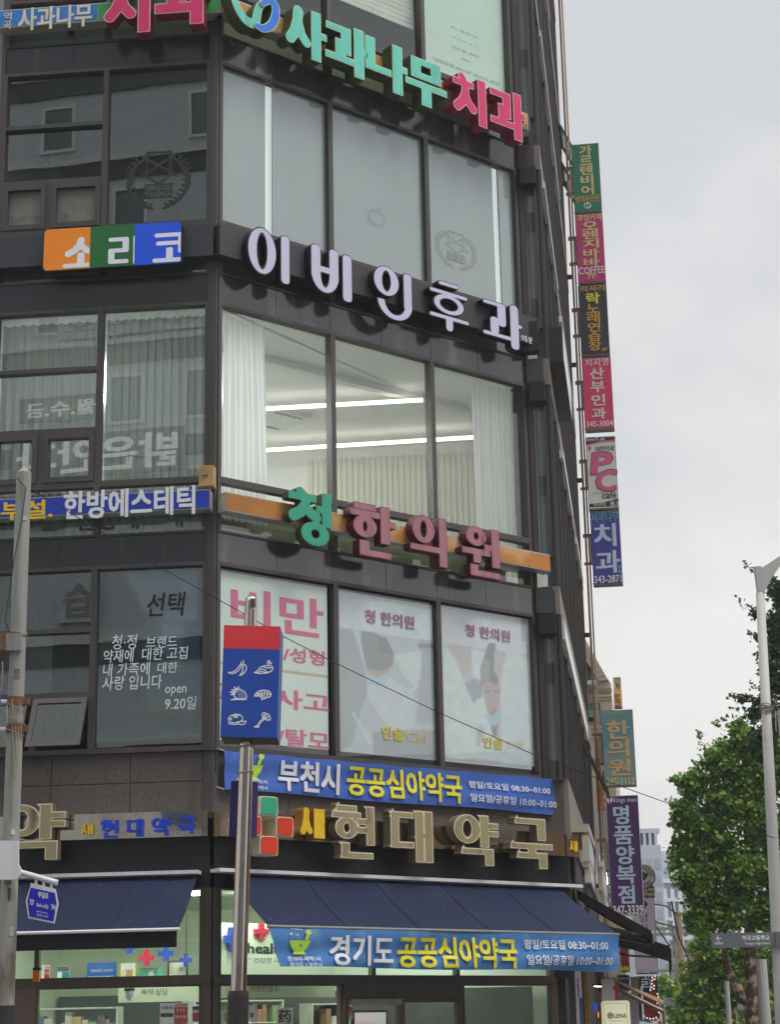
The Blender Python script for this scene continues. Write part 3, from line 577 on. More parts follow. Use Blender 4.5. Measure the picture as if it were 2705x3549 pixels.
strip(L,LEND,um,zb,zt,.06,so_,BLU,ALU,'panel',t); strip(L,um,.1,zb,zt,.06,so_,GRN,ALU,'panel',t)
m=MB(); tpx(m,L,'사과나무',q('A',110,52),q('A',532,148),so_+.004,M('cream_letter',(214,200,176),.5),.045); vtext(m,L,'역곡',q('A',22,72),q('A',64,168),so_+.004,M('cream_letter',(214,200,176),.5),.03); m.build('lettering',t)
for ch,a,b,bt,zh in (('치',602,886,186,1.0),('과',898,1210,160,1.0)):
    m=MB(); zz=L.on(*q('A',850,bt),.5)[1]; letter(m,L,ch,q('A',a,100),q('A',b,100),None,None,.29,.5,PNK,PNKS,PRIM,.26,.17,zz=(zz+zh,zz)); m.build('letter',t)
m=MB(); 
for u in (-2.2,-1.2,-.4): m.box(L,u,u+.08,-.02,.06,zb-.05,zt+.05,BLACKM)
m.build('bracket',t)
# --- top floor dental sign, corner side
t=thing('dental_sign','amber strip with mint and pink channel letters and a swirl mark up top','sign',C.p(.1,.1,zb))
ue=C.on(*q('B',1465,560),so_)[0]
strip(C,-.1,ue,zb,zt,.06,so_,AMB,ALU,'panel',t)
dz=dict(face=MINT,side=MINTS,rim=MRIM)
for ch,a,b,tp,bt,col in (('사',(374,165),(560,170),(512,55),(515,275),0),('과',(553,235),(746,225),(697,130),(695,348),0),('나',(730,180),(922,320),(872,205),(885,425),0),('무',(912,345),(1098,400),(1000,270),(1008,478),0),('치',(1126,400),(1281,400),(1247,358),(1258,570),1),('과',(1290,430),(1448,495),(1406,418),(1414,630),1)):
    m=MB(); k=(PNK,PNKS,PRIM) if col else (MINT,MINTS,MRIM)
    letter(m,C,ch,q('B',*a),q('B',*b),q('B',*tp),q('B',*bt),.29,.52,*k,.24,.145); m.build('letter',t)
m=MB(); o1=.5; 
def swirl(pts,z,face,side,rim,w):
    P_=[C.on(*q('B',*p),o1) for p in pts]; us=[p[0] for p in P_]; zs=[p[1] for p in P_]; u0,u1,z0,z1=min(us)-w/2,max(us)+w/2,min(zs)-w/2,max(zs)+w/2
    dense=[]
    for i in range(len(P_)-1):                       # smooth the hand-read path
        p0,p1,p2,p3=P_[max(i-1,0)],P_[i],P_[i+1],P_[min(i+2,len(P_)-1)]
        for s in np.linspace(0,1,7)[:-1 if i<len(P_)-2 else None]: dense.append(tuple(.5*((2*p1[k])+(-p0[k]+p2[k])*s+(2*p0[k]-5*p1[k]+4*p2[k]-p3[k])*s*s+(-p0[k]+3*p1[k]-3*p2[k]+p3[k])*s**3) for k in (0,1)))
    sdf_solid(m,C,lambda X,Y,w_,h_: d_cap(X,Y,[(a-u0,b-z0) for a,b in dense],[w*(.8+.35*math.sin(math.pi*i/len(dense))) for i in range(len(dense))]),u0,u1,z0,z1,.27+z,o1+z,face,side,rim,.014)
swirl([(135,-60),(145,-5),(165,45),(195,88),(228,106),(243,92),(248,60),(262,25),(290,5)],0,MINT,MINTS,MRIM,.13)
swirl([(268,18),(298,5),(322,22),(328,58),(318,98),(298,122),(270,130),(246,118)],.02,M('swirl_blue',(28,112,214),.4),MINTS,MRIM,.13)
m.build('emblem',t)
m=MB(); tpx(m,C,'의원',q('B',1428,545),q('B',1460,580),so_+.003,M('dull_print',(150,120,84),.6),.02); m.build('lettering',t)
# --- coloured three-part sign
o1=.32; u0,z1=L.on(*q('C',258,165),o1); u3,z0=L.on(*q('C',1052,350),o1); ua=L.on(*q('C',524,250),o1)[0]; ub=L.on(*q('C',784,250),o1)[0]
z1=(z1+L.on(*q('C',1050,110),o1)[1])/2; z0=(z0+L.on(*q('C',258,402),o1)[1])/2
t=thing('hearing_sign','rounded sign split into orange, green and blue fields with pale letters','sign',L.p(u0,.1,z0))
r=.06; rc=lambda x,y,a0: [(x+r*math.cos(a),y+r*math.sin(a)) for a in np.linspace(a0,a0+math.pi/2,5)]
full=rc(u3-r,z1-r,0)+rc(u0+r,z1-r,math.pi/2)+rc(u0+r,z0+r,math.pi)+rc(u3-r,z0+r,1.5*math.pi)
m=MB(); m.prism(L,[((x-(u0+u3)/2)*1.015+(u0+u3)/2,(y-(z0+z1)/2)*1.03+(z0+z1)/2) for x,y in full],.2,o1-.01,BLACKM); m.build('housing',t)
m=MB(); m.prism(L,rc(u0+r,z1-r,math.pi/2)+rc(u0+r,z0+r,math.pi)+[(ua,z0),(ua,z1)],o1-.01,o1,inkm('orange_field',(240,122,14),emit=.12)); m.prism(L,[(ua,z0),(ub,z0),(ub,z1),(ua,z1)],o1-.01,o1-.001,inkm('green_field',(16,92,40),emit=.1)); m.prism(L,rc(u3-r,z1-r,0)+[(ub,z1),(ub,z0)]+rc(u3-r,z0+r,1.5*math.pi),o1-.01,o1,inkm('blue_field',(14,72,200),emit=.12)); m.build('panel',t)
m=MB(); LIL=inkm('pale_lilac_letter',(206,208,230),emit=.1)
def cut(ch,xa,xb,ya,yb,clip):
    P0=L.on(*q('C',xa,ya),o1); P1=L.on(*q('C',xb,yb),o1); w_,h_=P1[0]-P0[0],P0[1]-P1[1]; cx=L.on(*q('C',clip,250),o1)[0]-P0[0]
    def df(X,Y,w,h):
        D=[]
        for j,a,b,c,d in SYL[ch]: D+=jamo(X,Y,j,(a*w,b*h,c*w,d*h),.2*w,.14*h,.03,False)
        return np.maximum(np.minimum.reduce(D),X-cx)
    zb_,zt_=z0+.018,z0+.735*(z1-z0)
    sdf_solid(m,L,df,P0[0],P1[0],zb_,zt_,o1+.001,o1+.004,LIL,LIL,n=90)
cut('소',368,572,215,405,521); cut('리',632,812,190,375,783); cut('코',890,1085,178,385,1052)
m.build('lettering',t)
# --- black band with white channel letters
BBX=M('black_sign_band',(50,50,54),.5,0,.12,6); o1=.22; zb=12.03; zt=12.5
t=thing('clinic_sign','black box band wrapping the corner with large white rounded letters','sign',C.p(.2,.1,12))
m=MB(); m.box(C,-.08,5.98,.02,o1,zb,zt,BBX); m.build('panel',t)
m=MB(); m.box(L,LEND+.02,.0,.02,.19,zb+.001,zt-.002,BBX); m.build('panel',t)
LAV=M('lavender_white_face',(188,184,208),.35,0,.03,3,emit=.04); NS=M('black_letter_side',(18,16,18),.5,gain=1)  # letter faces carry a faint glow of their own, though unlit
for ch,a,b,tp,bt,wv,wh in (('이',(203,350),(398,390),(372,273),(376,500),.23,.16),('비',(487,440),(674,470),(652,360),(648,578),.25,.15),('인',(768,500),(945,550),(914,443),(870,662),.235,.12),('후',(1017,600),(1198,650),(1100,484),(1110,712),.2,.1),('과2',(1258,700),(1437,690),(1390,588),(1403,793),.235,.11)):
    m=MB(); letter(m,C,ch,q('D',*a),q('D',*b),q('D',*tp),q('D',*bt),.23,.36,LAV,NS,NS,wv,wh,.09,inset=.014); m.build('letter',t)
m=MB(); tpx(m,C,'의원',q('D',1430,722),q('D',1490,768),o1+.03,WHT,.035); m.build('lettering',t)
m=MB(); m.box(S,-.1,.2,.05,.26,zb-.12,zt-.1,BLACKM); tag(m.build('sign_end_box'),'black sign box end at the right corner beside the white letters','sign')
m=MB(); m.box(R,.1,3.2,.05,.3,zb-.2,zt-.08,BLACKM); o=tag(m.build('side_light_box'),'long pale faced light box on the street side beside the black band','light box'); m=MB(); m.box(R,.12,3.18,.3,.31,zb-.18,zt-.1,M('pale_pink_face',(226,206,216),.4)); m.build('face',o)
# --- acupuncture clinic strip
o1=.26; zt=L.on(*q('F',1250,158),o1)[1]; zb=L.on(*q('F',1250,270),o1)[1]
t=thing('clinic_sign','royal blue strip with white and yellow words on the side below the third floor','sign',L.p(-2,.1,zb))
strip(L,LEND,-.01,zb,zt,.05,o1,inkm('royal_blue_panel',(20,52,160)),ALU,'panel',t,.012)
m=MB(); tpx(m,L,'한방에스테틱',q('F',375,178),q('F',1132,300),o1+.004,WHT,.05); u0,z1=L.on(*q('F',10,250),o1); tpx(m,L,'부설.',q('F',10,236),q('F',300,328),o1+.004,inkm('amber_letter',(232,180,20)),.05); m.build('lettering',t)
o1=.26; ue=C.on(*q('E',1562,840),o1)[0]; zt=C.on(*q('E',64,512),o1)[1]; zb=C.on(*q('E',64,597),o1)[1]
t=thing('clinic_sign','weathered amber strip with one green and three mauve channel letters on the corner','sign',C.p(.1,.1,zb))
AM2=M('rusty_amber_panel',(172,112,46),.5,0,.2,1.6,dirt=((190,164,124),1.1,.54))
strip(C,.02,ue,zb,zt,.05,o1,AM2,ALU,'panel',t,.014)
MAUV=M('faded_mauve_face',(158,104,114),.45,0,.2,5,streak=1,dirt=((118,58,76),5,.6,.25)); MAUS=M('wine_side',(86,22,42),.5,0,.2,5,streak=1); MARIM=M('wine_rim',(104,34,58),.4)
GRF=M('jade_face',(40,152,122),.4,0,.12,4,streak=1)
for ch,a,b,tp,bt,g in (('청',(388,610),(586,600),(470,510),(512,766),1),('한',(662,640),(868,680),(800,588),(780,818),0),('의',(932,700),(1101,700),(1085,645),(1078,862),0),('원',(1165,760),(1335,780),(1225,676),(1262,906),0)):
    m=MB(); k=(GRF,MINTS,M('jade_rim',(90,150,110),.4)) if g else (MAUV,MAUS,MARIM); letter(m,C,ch,q('E',*a),q('E',*b),q('E',*tp),q('E',*bt),.27,.42,*k,.225,.135,.02,inset=.01); m.build('letter',t)
# sensor box at the corner
m=MB(); u0,z1=L.on(*q('F',1168,38),.1); u1,z0=L.on(*q('F',1252,152),.1); m.box(L,u0,u1,.03,.22,z0,z1,M('beige_box',(172,142,96),.5)); o=tag(m.build('junction_box'),'small beige box on the corner column above the blue strip','junction box')
m=MB(); w_=(u1-u0); m.box(L,u0+w_*.2,u0+w_*.66,.22,.25,z0+(z1-z0)*.5,z1-.02,M('beige_box2',(150,122,80),.5)); m.build('cover',o)
# knee-glass shelves (white strips behind the narrow glass)
for k,(a,b) in enumerate(((.12,1.0),(2.1,3.75),(4.0,5.7))):
    m=MB(); m.box(C,a,b,-.45,-.42,8.12,8.12+(.2,.16,.14)[k],INTW); tag(m.build('low_shelf'),['low white shelf behind the left knee glass under the clinic letters','low white shelf behind the middle knee glass under the clinic letters','low white shelf behind the right knee glass under the clinic letters'][k],'shelf')
# --- posters in the second floor corner windows
def poster(bay,label,base):
    base=base if not isinstance(base,tuple) else M('poster_paper',(190,192,196),.6); a,b=CB[bay]; t=thing('window_poster',label,'poster',C.p(a,-.07,5.3)); m=MB(); m.box(C,a+.09,b-.09,-.07,-.062,5.33,7.6,base); m.build('sheet',t); return t
PB=M('poster_pale_green',(206,216,208),.6,0,.04,2,dirt=((222,206,208),1.6,.6))
PKL=M('poster_rose',(206,60,124),.55,0,.05,3)
t=poster(0,'poster with big rose letters behind the market sign','x' if 0 else PB); m=MB()
for tx,a,b in (('비만',(135,172),(540,405)),('피부/성형',(195,415),(548,528)),('교통사고',(60,595),(572,740)),('비염/탈모',(130,782),(570,908))): tpx(m,C,tx,q('G',*a),q('G',*b),-.059,PKL,.04)
m.build('lettering',t)
m=MB(); ZM=C.on(*q('G',460,562),-.06)[1]; m.box(C,.14,1.94,-.0618,-.060,ZM-.02,ZM+.02,M('poster_seam',(190,172,140),.6)); m.build('seam',t)
def picture(name,F,p0,p1,off,polys,parent,z,blur=2,nx=150,ny=220,noise=.022,base=(176,178,184),mat='printed_photo',fade=.34):
    u0,z1=F.on(*q(z,*p0),off); u1,z0=F.on(*q(z,*p1),off); X,Y=np.meshgrid(np.linspace(u0,u1,nx),np.linspace(z0,z1,ny)); im=np.zeros((ny,nx,3))+np.array(lin(base))
    for pts,c in polys:
        P_=np.array([F.on(*q(z,*p),off) for p in pts]); ins=np.zeros(X.shape,bool); j=len(P_)-1
        for i in range(len(P_)):
            a,b=P_[i],P_[j]; ins^=((a[1]>Y)!=(b[1]>Y))&(X<(b[0]-a[0])*(Y-a[1])/(b[1]-a[1]+1e-12)+a[0]); j=i
        w=ins.astype(float)
        for _ in range(blur):
            for ax in (0,1): w=(np.roll(w,1,ax)+2*w+np.roll(w,-1,ax))/4
        im=im*(1-w[...,None])+np.array(lin(c))*w[...,None]
    g=rng.normal(size=(ny//7+2,nx//7+2)); gi=np.kron(g,np.ones((7,7)))[:ny,:nx]
    for _ in range(5):
        for ax in (0,1): gi=(np.roll(gi,1,ax)+gi+np.roll(gi,-1,ax))/3
    im=np.clip(im*(1+noise*2.2*gi[...,None]),0,1); im=(im*(1-fade)+fade*np.array(lin((206,210,216))))*1.25
    V=[F.p(u,off,zz) for u,zz in zip(X.ravel(),Y.ravel())]; m=MB()
    if mat not in MATS:
        k=bpy.data.materials.new(mat); k.use_nodes=True; at=k.node_tree.nodes.new('ShaderNodeAttribute'); at.attribute_name='Col'; k.node_tree.links.new(at.outputs['Color'],k.node_tree.nodes['Principled BSDF'].inputs['Base Color']); k.node_tree.nodes['Principled BSDF'].inputs['Roughness'].default_value=.5; MATS[mat]=k
    m.add(V,[(j*nx+i,j*nx+i+1,(j+1)*nx+i+1,(j+1)*nx+i) for j in range(ny-1) for i in range(nx-1)],MATS[mat]); o=m.build(name,parent); ca=o.data.color_attributes.new('Col','FLOAT_COLOR','POINT'); ca.data.foreach_set('color',np.c_[im.reshape(-1,3),np.ones(nx*ny)].ravel()); return o
PICS=[]
class PicList:
    def __init__(s): s.p=[]
    def build(s,*a): pass
def shp(m,z,pts,mt,lay,off=0): m.p.append((lay,pts,mt))
pc_=lambda n,c: c
LT='청 한의원'
t=poster(1,'poster photograph of a bent practitioner in a pale coat and blue mask',pc_('poster_haze_grey',(176,178,184))); m=PicList()
shp(m,'m',[(82,148),(1145,322),(1152,725),(95,570)],pc_('poster_pale_sky',(206,214,220)),1)
shp(m,'m',[(95,572),(235,595),(360,1000),(400,1300),(330,1500),(220,1900),(100,1950)],pc_('poster_dusk',(142,142,150)),1)
shp(m,'m',[(980,700),(1150,728),(1175,1650),(960,1640),(975,1330)],pc_('poster_lilac_grey',(152,152,168)),1)
shp(m,'m',[(460,1740),(960,1720),(1180,1720),(1182,2060),(470,1990)],pc_('poster_slate',(128,128,136)),1)
shp(m,'m',[(700,880),(1010,820),(1000,1130),(940,1240),(800,1100)],pc_('poster_pale_mint',(196,208,208)),2)
shp(m,'m',[(400,1230),(640,1130),(880,1260),(950,1400),(940,1700),(650,1700),(420,1390)],pc_('poster_coat',(196,198,206)),3)
shp(m,'m',[(400,1370),(540,1600),(560,1700),(470,1740),(330,1500)],pc_('poster_sleeve',(176,178,190)),4)
shp(m,'m',[(330,600),(480,620),(640,720),(700,860),(690,1000),(600,1060),(400,1050),(340,800)],pc_('poster_hair',(96,94,94)),5)
shp(m,'m',[(385,1010),(480,1060),(600,1060),(680,990),(650,1080),(520,1130),(400,1080)],pc_('poster_skin',(176,140,128)),6)
shp(m,'m',[(395,1078),(520,1128),(645,1078),(620,1180),(520,1235),(415,1180)],pc_('poster_mask',(150,188,206)),7)
shp(m,'m',[(530,680),(605,672),(690,860),(670,872),(540,850),(512,780)],pc_('poster_lens_and_reflection',(66,62,80)),8)
shp(m,'m',[(245,600),(300,600),(380,1000),(350,900)],pc_('poster_streak',(176,206,216)),8); shp(m,'m',[(210,1500),(250,1510),(450,1850),(430,1900)],pc_('poster_streak',(176,206,216)),8)
shp(m,'m',[(965,750),(1150,752),(1180,800),(975,795)],pc_('poster_lens_and_reflection',(66,62,80)),9)  # dark band paints a reflection in the glass into the print
shp(m,'m',[(875,1260),(975,1200),(980,1240),(900,1280),(905,1360),(880,1350)],pc_('poster_pale_mint',(196,208,208)),9)
picture('print',C,(82,148),(1175,2062),-.058,[(p,c) for l_,p,c in sorted(m.p,key=lambda x:x[0])],t,'m',base=(176,178,184))
m=MB(); tpx(m,C,LT,q('m',378,358),q('m',930,590),-.045,M('poster_plum',(160,116,134),.6),.035); tpx(m,C,'인술',q('m',566,1668),q('m',812,1840),-.045,M('poster_yellow',(206,188,60),.6),.035); tpx(m,C,'仁術',q('m',835,1715),q('m',1075,1865),-.045,M('poster_pale_gold',(204,188,130),.6),.0); m.build('lettering',t)
t=poster(2,'poster photograph of a face with glasses and a lowered mask between white coats',pc_('poster_haze_pink',(190,176,182))); m=PicList()
shp(m,'n',[(92,165),(1088,318),(1095,720),(105,590)],pc_('poster_pale_lilac',(206,206,218)),1)
shp(m,'n',[(105,592),(160,600),(120,760),(105,700)],pc_('poster_streak',(176,206,216)),2)
shp(m,'n',[(165,600),(470,640),(460,800),(350,1050)],pc_('poster_skin',(186,166,166)),2)
shp(m,'n',[(440,660),(600,690),(640,790),(560,1010),(470,1010),(450,850)],pc_('poster_pale_sky',(206,214,220)),2)
shp(m,'n',[(350,1060),(470,980),(580,1050),(560,1200),(470,1300)],pc_('poster_dusk2',(140,138,148)),3)
shp(m,'n',[(118,770),(170,640),(270,780),(370,1060),(480,1300),(520,1900),(145,1920)],pc_('poster_coat_white',(204,214,214)),4)
shp(m,'n',[(470,1300),(500,1230),(590,1200),(640,1400),(740,1700),(1160,1990),(500,1900)],pc_('poster_coat_white',(204,214,214)),5)
shp(m,'n',[(845,680),(890,615),(1010,720),(1100,800),(1160,1990),(800,1960),(780,1300),(780,1000)],pc_('poster_coat_white2',(200,210,212)),6)
shp(m,'n',[(640,585),(715,590),(720,690),(700,900),(760,1000),(740,1100),(560,1060),(545,880),(590,740)],pc_('poster_hair2',(92,78,84)),7)
shp(m,'n',[(690,690),(840,690),(780,960),(735,850)],pc_('poster_skin',(186,166,166)),7)
shp(m,'n',[(545,880),(590,760),(650,800),(650,1030),(590,1060)],pc_('poster_hair3',(136,130,128)),8)
shp(m,'n',[(580,1040),(660,1030),(775,1090),(770,1300),(690,1450),(630,1380),(590,1220)],pc_('poster_skin2',(172,144,142)),9)
shp(m,'n',[(610,1380),(690,1445),(790,1330),(780,1450),(720,1540),(650,1520)],pc_('poster_mask',(150,188,206)),10)
shp(m,'n',[(660,1370),(735,1350),(725,1375),(670,1395)],pc_('poster_lip',(130,62,76)),10)
for a in (600,700): shp(m,'n',[(a,1125),(a+55,1118),(a+60,1150),(a+5,1158)],pc_('poster_glasses',(110,96,100)),10)
shp(m,'n',[(660,1500),(750,1500),(730,1660),(690,1660)],pc_('poster_tie',(110,62,62)),9)
shp(m,'n',[(500,1560),(560,1520),(590,1640),(540,1780),(500,1760)],pc_('poster_skin',(186,166,166)),9)
picture('print',C,(92,150),(1165,2000),-.058,[(p,c) for l_,p,c in sorted(m.p,key=lambda x:x[0])],t,'n',base=(190,176,182))
m=MB(); tpx(m,C,LT,q('n',375,368),q('n',888,580),-.045,M('poster_plum',(160,116,134),.6),.035); tpx(m,C,'인술',q('n',580,1655),q('n',805,1800),-.045,M('poster_yellow',(206,188,60),.6),.035); tpx(m,C,'仁術',q('n',845,1680),q('n',1045,1800),-.045,M('poster_pale_gold2',(200,190,160),.6),.0); m.build('lettering',t)
# --- sheet with brush lettering in the side window
m=MB(); u0,z1=L.on(*q('F',593,630),-.06); u1,z0=L.on(*q('F',1160,1610),-.06)
VIN=M('smoky_vinyl_print',(56,64,70),.3,0,.5,1.1,dirt=((104,112,126),.8,.55)); m.box(L,u0-.02,u1,-.075,-.065,z0,z1+.03,VIN); o=tag(m.build('window_poster'),'smoky sheet with brush writing and an opening date in the side window','poster')
picture('print',L,(593,632),(1158,1608),-.0635,[([(593,632),(860,632),(900,1000),(830,1400),(593,1420)],(58,62,66)),([(700,640),(1160,632),(1160,930),(980,960),(870,900),(800,820)],(126,132,150)),([(593,700),(700,660),(800,780),(830,900),(760,1000),(593,980)],(34,38,40)),([(845,930),(1160,930),(1160,1400),(845,1400)],(40,92,112)),([(845,1400),(1160,1400),(1160,1460),(845,1460)],(112,88,54)),([(930,930),(1080,930),(1060,1200),(960,1150)],(110,128,150)),([(593,1440),(1160,1470),(1160,1608),(593,1608)],(62,70,70)),([(1060,1160),(1160,1150),(1160,1180),(1060,1185)],(30,44,52)),([(1060,1240),(1160,1230),(1160,1262),(1060,1268)],(30,44,52))],o,'F',3,60,100,.06,(66,74,78),fade=0)
m=MB(); SK=inkm('sky_white_letter',(206,232,236)); 
m_=M('charcoal_brush',(20,20,22),.5,gain=1)
tpx(m,L,'선택',q('F',850,768),q('F',1062,895),-.044,m_,.02,.12)
for tx,a,b in (('청·정',(650,1010),(790,1090)),('브랜드',(850,1018),(1028,1078)),('약재에',(600,1098),(772,1165)),('대한 고집',(825,1085),(1088,1148)),('내 가족에',(598,1178),(868,1240)),('대한',(915,1170),(1030,1228)),('사랑 입니다',(595,1252),(938,1320)),('open',(958,1312),(1082,1362)),('9.20일',(958,1372),(1138,1440))): tpx(m,L,tx,q('F',*a),q('F',*b),-.044,SK,.016,.08)
m.build('lettering',o)
# --- banners
def banner(name,label,F,c0,c1,c2,c3,off,mt,wav,lower=None):   # px corners: top-left, top-right, bottom-right, bottom-left
    t=thing(name,label,'banner',F.p(F.on(*c3,off)[0],off,F.on(*c3,off)[1])); A,B,Cc,D=[F.on(*c,off) for c in (c0,c1,c2,c3)]
    f=lambda s,v: off+wav*(math.sin(9*s+2*v)*.5+math.sin(21*s+5*v)*.25+math.sin(3*s+8*v)*.35)*(1 if lower is None else .3+v)
    def at(s,v):
        up=(A[0]+(B[0]-A[0])*s,A[1]+(B[1]-A[1])*s-(.012*math.sin(s*math.pi*7)**2)); dn=(D[0]+(Cc[0]-D[0])*s,D[1]+(Cc[1]-D[1])*s+.01*math.sin(s*11)); return up[0]+(dn[0]-up[0])*v,up[1]+(dn[1]-up[1])*v
    m=MB(); nu,nv=72,10; vs=[]
    for e in (0,-.006):
        for j in range(nv+1):
            for i in range(nu+1): u,z=at(i/nu,j/nv); vs.append(F.p(u,f(i/nu,j/nv)+e,z))
    K_=(nu+1)*(nv+1); fs=[(j*(nu+1)+i,(j+1)*(nu+1)+i,(j+1)*(nu+1)+i+1,j*(nu+1)+i+1) for j in range(nv) for i in range(nu)]
    m.add(vs,fs+[tuple(K_+k for k in reversed(x)) for x in fs],mt); m.build('cloth',t,smooth=True)
    def conform(mb):                                  # lay flat print on the rippled cloth
        for i,v in enumerate(mb.v):
            p=np.array(v)-F.O; u=p@F.t; z=v[2]; vv=.5; s=.5
            for _ in range(5):
                l0=A[0]+(D[0]-A[0])*vv; r0=B[0]+(Cc[0]-B[0])*vv; s=min(1,max(0,(u-l0)/(r0-l0))); zt=A[1]+(B[1]-A[1])*s-(.012*math.sin(s*math.pi*7)**2); zb=D[1]+(Cc[1]-D[1])*s+.01*math.sin(s*11); vv=min(1,max(0,(zt-z)/(zt-zb)))
            o_=p@F.n; mb.v[i]=tuple(F.p(u,o_-off+f(s,vv),z))
    return t,conform
BNR=M('blue_banner_cloth',(62,98,176),.8,0,.1,2.5,dirt=((48,76,150),1.5,.62,.6)); LIME=inkm('lime_print',(176,212,72))
def mortar(m,F,z,cx,cy,s,off,ym=LIME):
    o=off; P_=lambda x,y: F.on(*q(z,cx+x*s,cy+y*s),o)
    bowl=[P_(-50,0),P_(50,0)]+[P_(50*math.cos(a)*(.96),58*math.sin(a)) for a in np.linspace(.25,math.pi-.25,9)]
    m.poly([F.p(u,o,zz) for u,zz in [bowl[1]]+bowl[2:]+[bowl[0]]],ym)
    m.poly([F.p(*((a[0],o+.001,a[1]))) for a in (P_(-26,52),P_(26,52),P_(30,66),P_(-30,66))],ym)
    m.poly([F.p(a[0],o+.001,a[1]) for a in (P_(22,-2),P_(36,-2),P_(46,-28),P_(30,-30))],ym)
    m.poly([F.p(a[0],o+.002,a[1]) for a in [P_(40+13*math.cos(k),-38+13*math.sin(k)) for k in np.linspace(0,2*math.pi,14)[:-1]]],ym)
t,cf=banner('banner','blue cloth banner tied on the stone wall under the second floor windows',C,q('I',98,2),q('I',1613,131),q('I',1618,290),q('I',100,176),.1,BNR,.028)
m=MB(); o_=.124
tpx(m,C,'부천시',q('I',345,42),q('I',615,198),o_,WHT,.05); tpx(m,C,'공공심야약국',q('I',655,68),q('I',1165,238),o_,YEL,.05); tpx(m,C,'평일/토요일 08:30~01:00',q('I',1197,138),q('I',1562,196),o_,WHT,.025); tpx(m,C,'일요일/공휴일 10:00~01:00',q('I',1200,196),q('I',1592,258),o_,WHT,.025)
mortar(m,C,'I',222,68,1.0,o_); tpx(m,C,'밤10시-새벽1시',q('I',158,122),q('I',290,152),o_,WHT,.02); tpx(m,C,'부천시',q('I',240,158),q('I',290,180),o_,WHT,.02)
cf(m); m.build('print',t)
m=MB()
for p in (q('I',98,2),q('I',1613,131),q('I',1618,290),q('I',100,176)):
    u,z=C.on(*p,.1); m.tube([C.p(u,.105,z),C.p(u+(.09 if u>3 else -.09),.01,z+.05)],.006,WHITEM,5)
m.build('tie_cord',t)
# --- pharmacy band: polished strip, letters
o1=.2; zt=4.375; zb=4.05
ur=C.on(*q('d',600,1000),o1)[0]
t=thing('pharmacy_sign','polished metal band with small blue words on the side facade','sign',L.p(-2,.1,zb))
m=MB(); m.box(L,LEND,-.02,.03,o1,zb,zt,STEELB); m.build('panel',t)
m=MB(); BL2=M('cobalt_letter_face',(22,60,190),.4); 
for ch,a,b,tp,bt in (('현',585,685,575,678),('대',738,832,570,670),('약',880,990,562,665),('국',1036,1136,552,652)): letter(m,L,ch,q('H',a,600),q('H',b,600),q('H',(a+b)/2,tp),q('H',(a+b)/2,bt),o1+.002,o1+.04,BL2,BL2,None,.17,.13,0,True,n=60)
YE2=M('chrome_yellow_face',(236,176,22),.4); YES=M('ochre_side',(150,96,30),.5,0,.15,6)
letter(m,L,'새',q('H',472,620),q('H',540,620),q('H',510,597),q('H',510,660),o1+.002,o1+.04,YE2,YES,None,.2,.18,n=60); m.build('lettering',t)
m=MB(); letter(m,L,'약',q('j',20,600),q('j',528,600),q('j',360,430),q('j',370,882),.24,.4,CREAM,CREAMS,CREAMR,.2,.13,0,True,inset=.016); m.build('letter',t)
t=thing('pharmacy_sign','polished metal band with large cream serif letters on the corner above the awning','sign',C.p(.3,.1,zb))
m=MB(); m.box(C,-.01,ur,.03,o1,zb,zt,STEELB); m.build('panel',t)
for ch,a,b,tp,bt in (('현',(584,350),(775,350),(716,250),(690,486)),('대',(846,350),(1036,380),(985,272),(985,503)),('약',(1130,380),(1330,370),(1265,292),(1275,518)),('국',(1385,400),(1572,400),(1490,306),(1515,531))):
    m=MB(); letter(m,C,ch,q('I',*a),q('I',*b),q('I',*tp),q('I',*bt),.26,.42,CREAM,CREAMS,CREAMR,.205,.125,0,True,inset=.016); m.build('letter',t)
m=MB(); letter(m,C,'새',q('I',440,330),q('I',551,330),q('I',505,262),q('I',510,394),.22,.42,YE2,YES,None,.24,.2); m.build('letter',t)
m=MB(); letter(m,C,'새',q('d',425,1000),q('d',570,1000),q('d',500,908),q('d',500,1106),o1+.002,o1+.03,YE2,YES,None,.2,.18,n=60); m.build('letter',t)
# cross sign
t=thing('cross_sign','pharmacy cross light box with one green and three red squares','sign',C.p(1,.2,3.8)); o0,o1=.2,.4
CP=lambda x,y: C.on(*q('l',x,y),o1)
def rr(x0,y0,x1,y1,r=.03):
    a=CP(x0,y0); b=CP(x1,y1); u0,u1,z0,z1=a[0],b[0],b[1],a[1]
    return [(x+r*math.cos(k),y+r*math.sin(k)) for x,y,s in ((u1-r,z1-r,0),(u0+r,z1-r,1),(u0+r,z0+r,2),(u1-r,z0+r,3)) for k in np.linspace(s*math.pi/2,(s+1)*math.pi/2,4)]
cells=(((565,1030),(815,1320)),((360,1300),(590,1590)),((790,1315),(1032,1610)),((565,1580),(820,1870)))
CRE=M('cross_shell',(196,186,160),.5,0,.12,5); cols=[M('cross_green',(44,160,122),.4,0,.06,3)]+[M('cross_red',(206,58,32),.4,0,.06,3)]*3
m=MB()
for k,(a,b) in enumerate(cells): m.prism(C,rr(*a,*b,.04),o0,o1-.001*k,CRE)
m.build('housing',t)
for k,(a,b) in enumerate(cells):
    m=MB(); m.prism(C,rr(a[0]+18,a[1]+18,b[0]-18,b[1]-22,.03),o1-.002,o1+.012,cols[k]); m.build('square',t)
m=MB(); a=CP(580,1310); b=CP(800,1590); m.box(C,a[0],b[0],.03,.06,b[1],a[1],STEEL); m.box(C,(a[0]+b[0])/2-.03,(a[0]+b[0])/2+.03,.06,.2,b[1],a[1],CREAMS); m.build('mount',t)
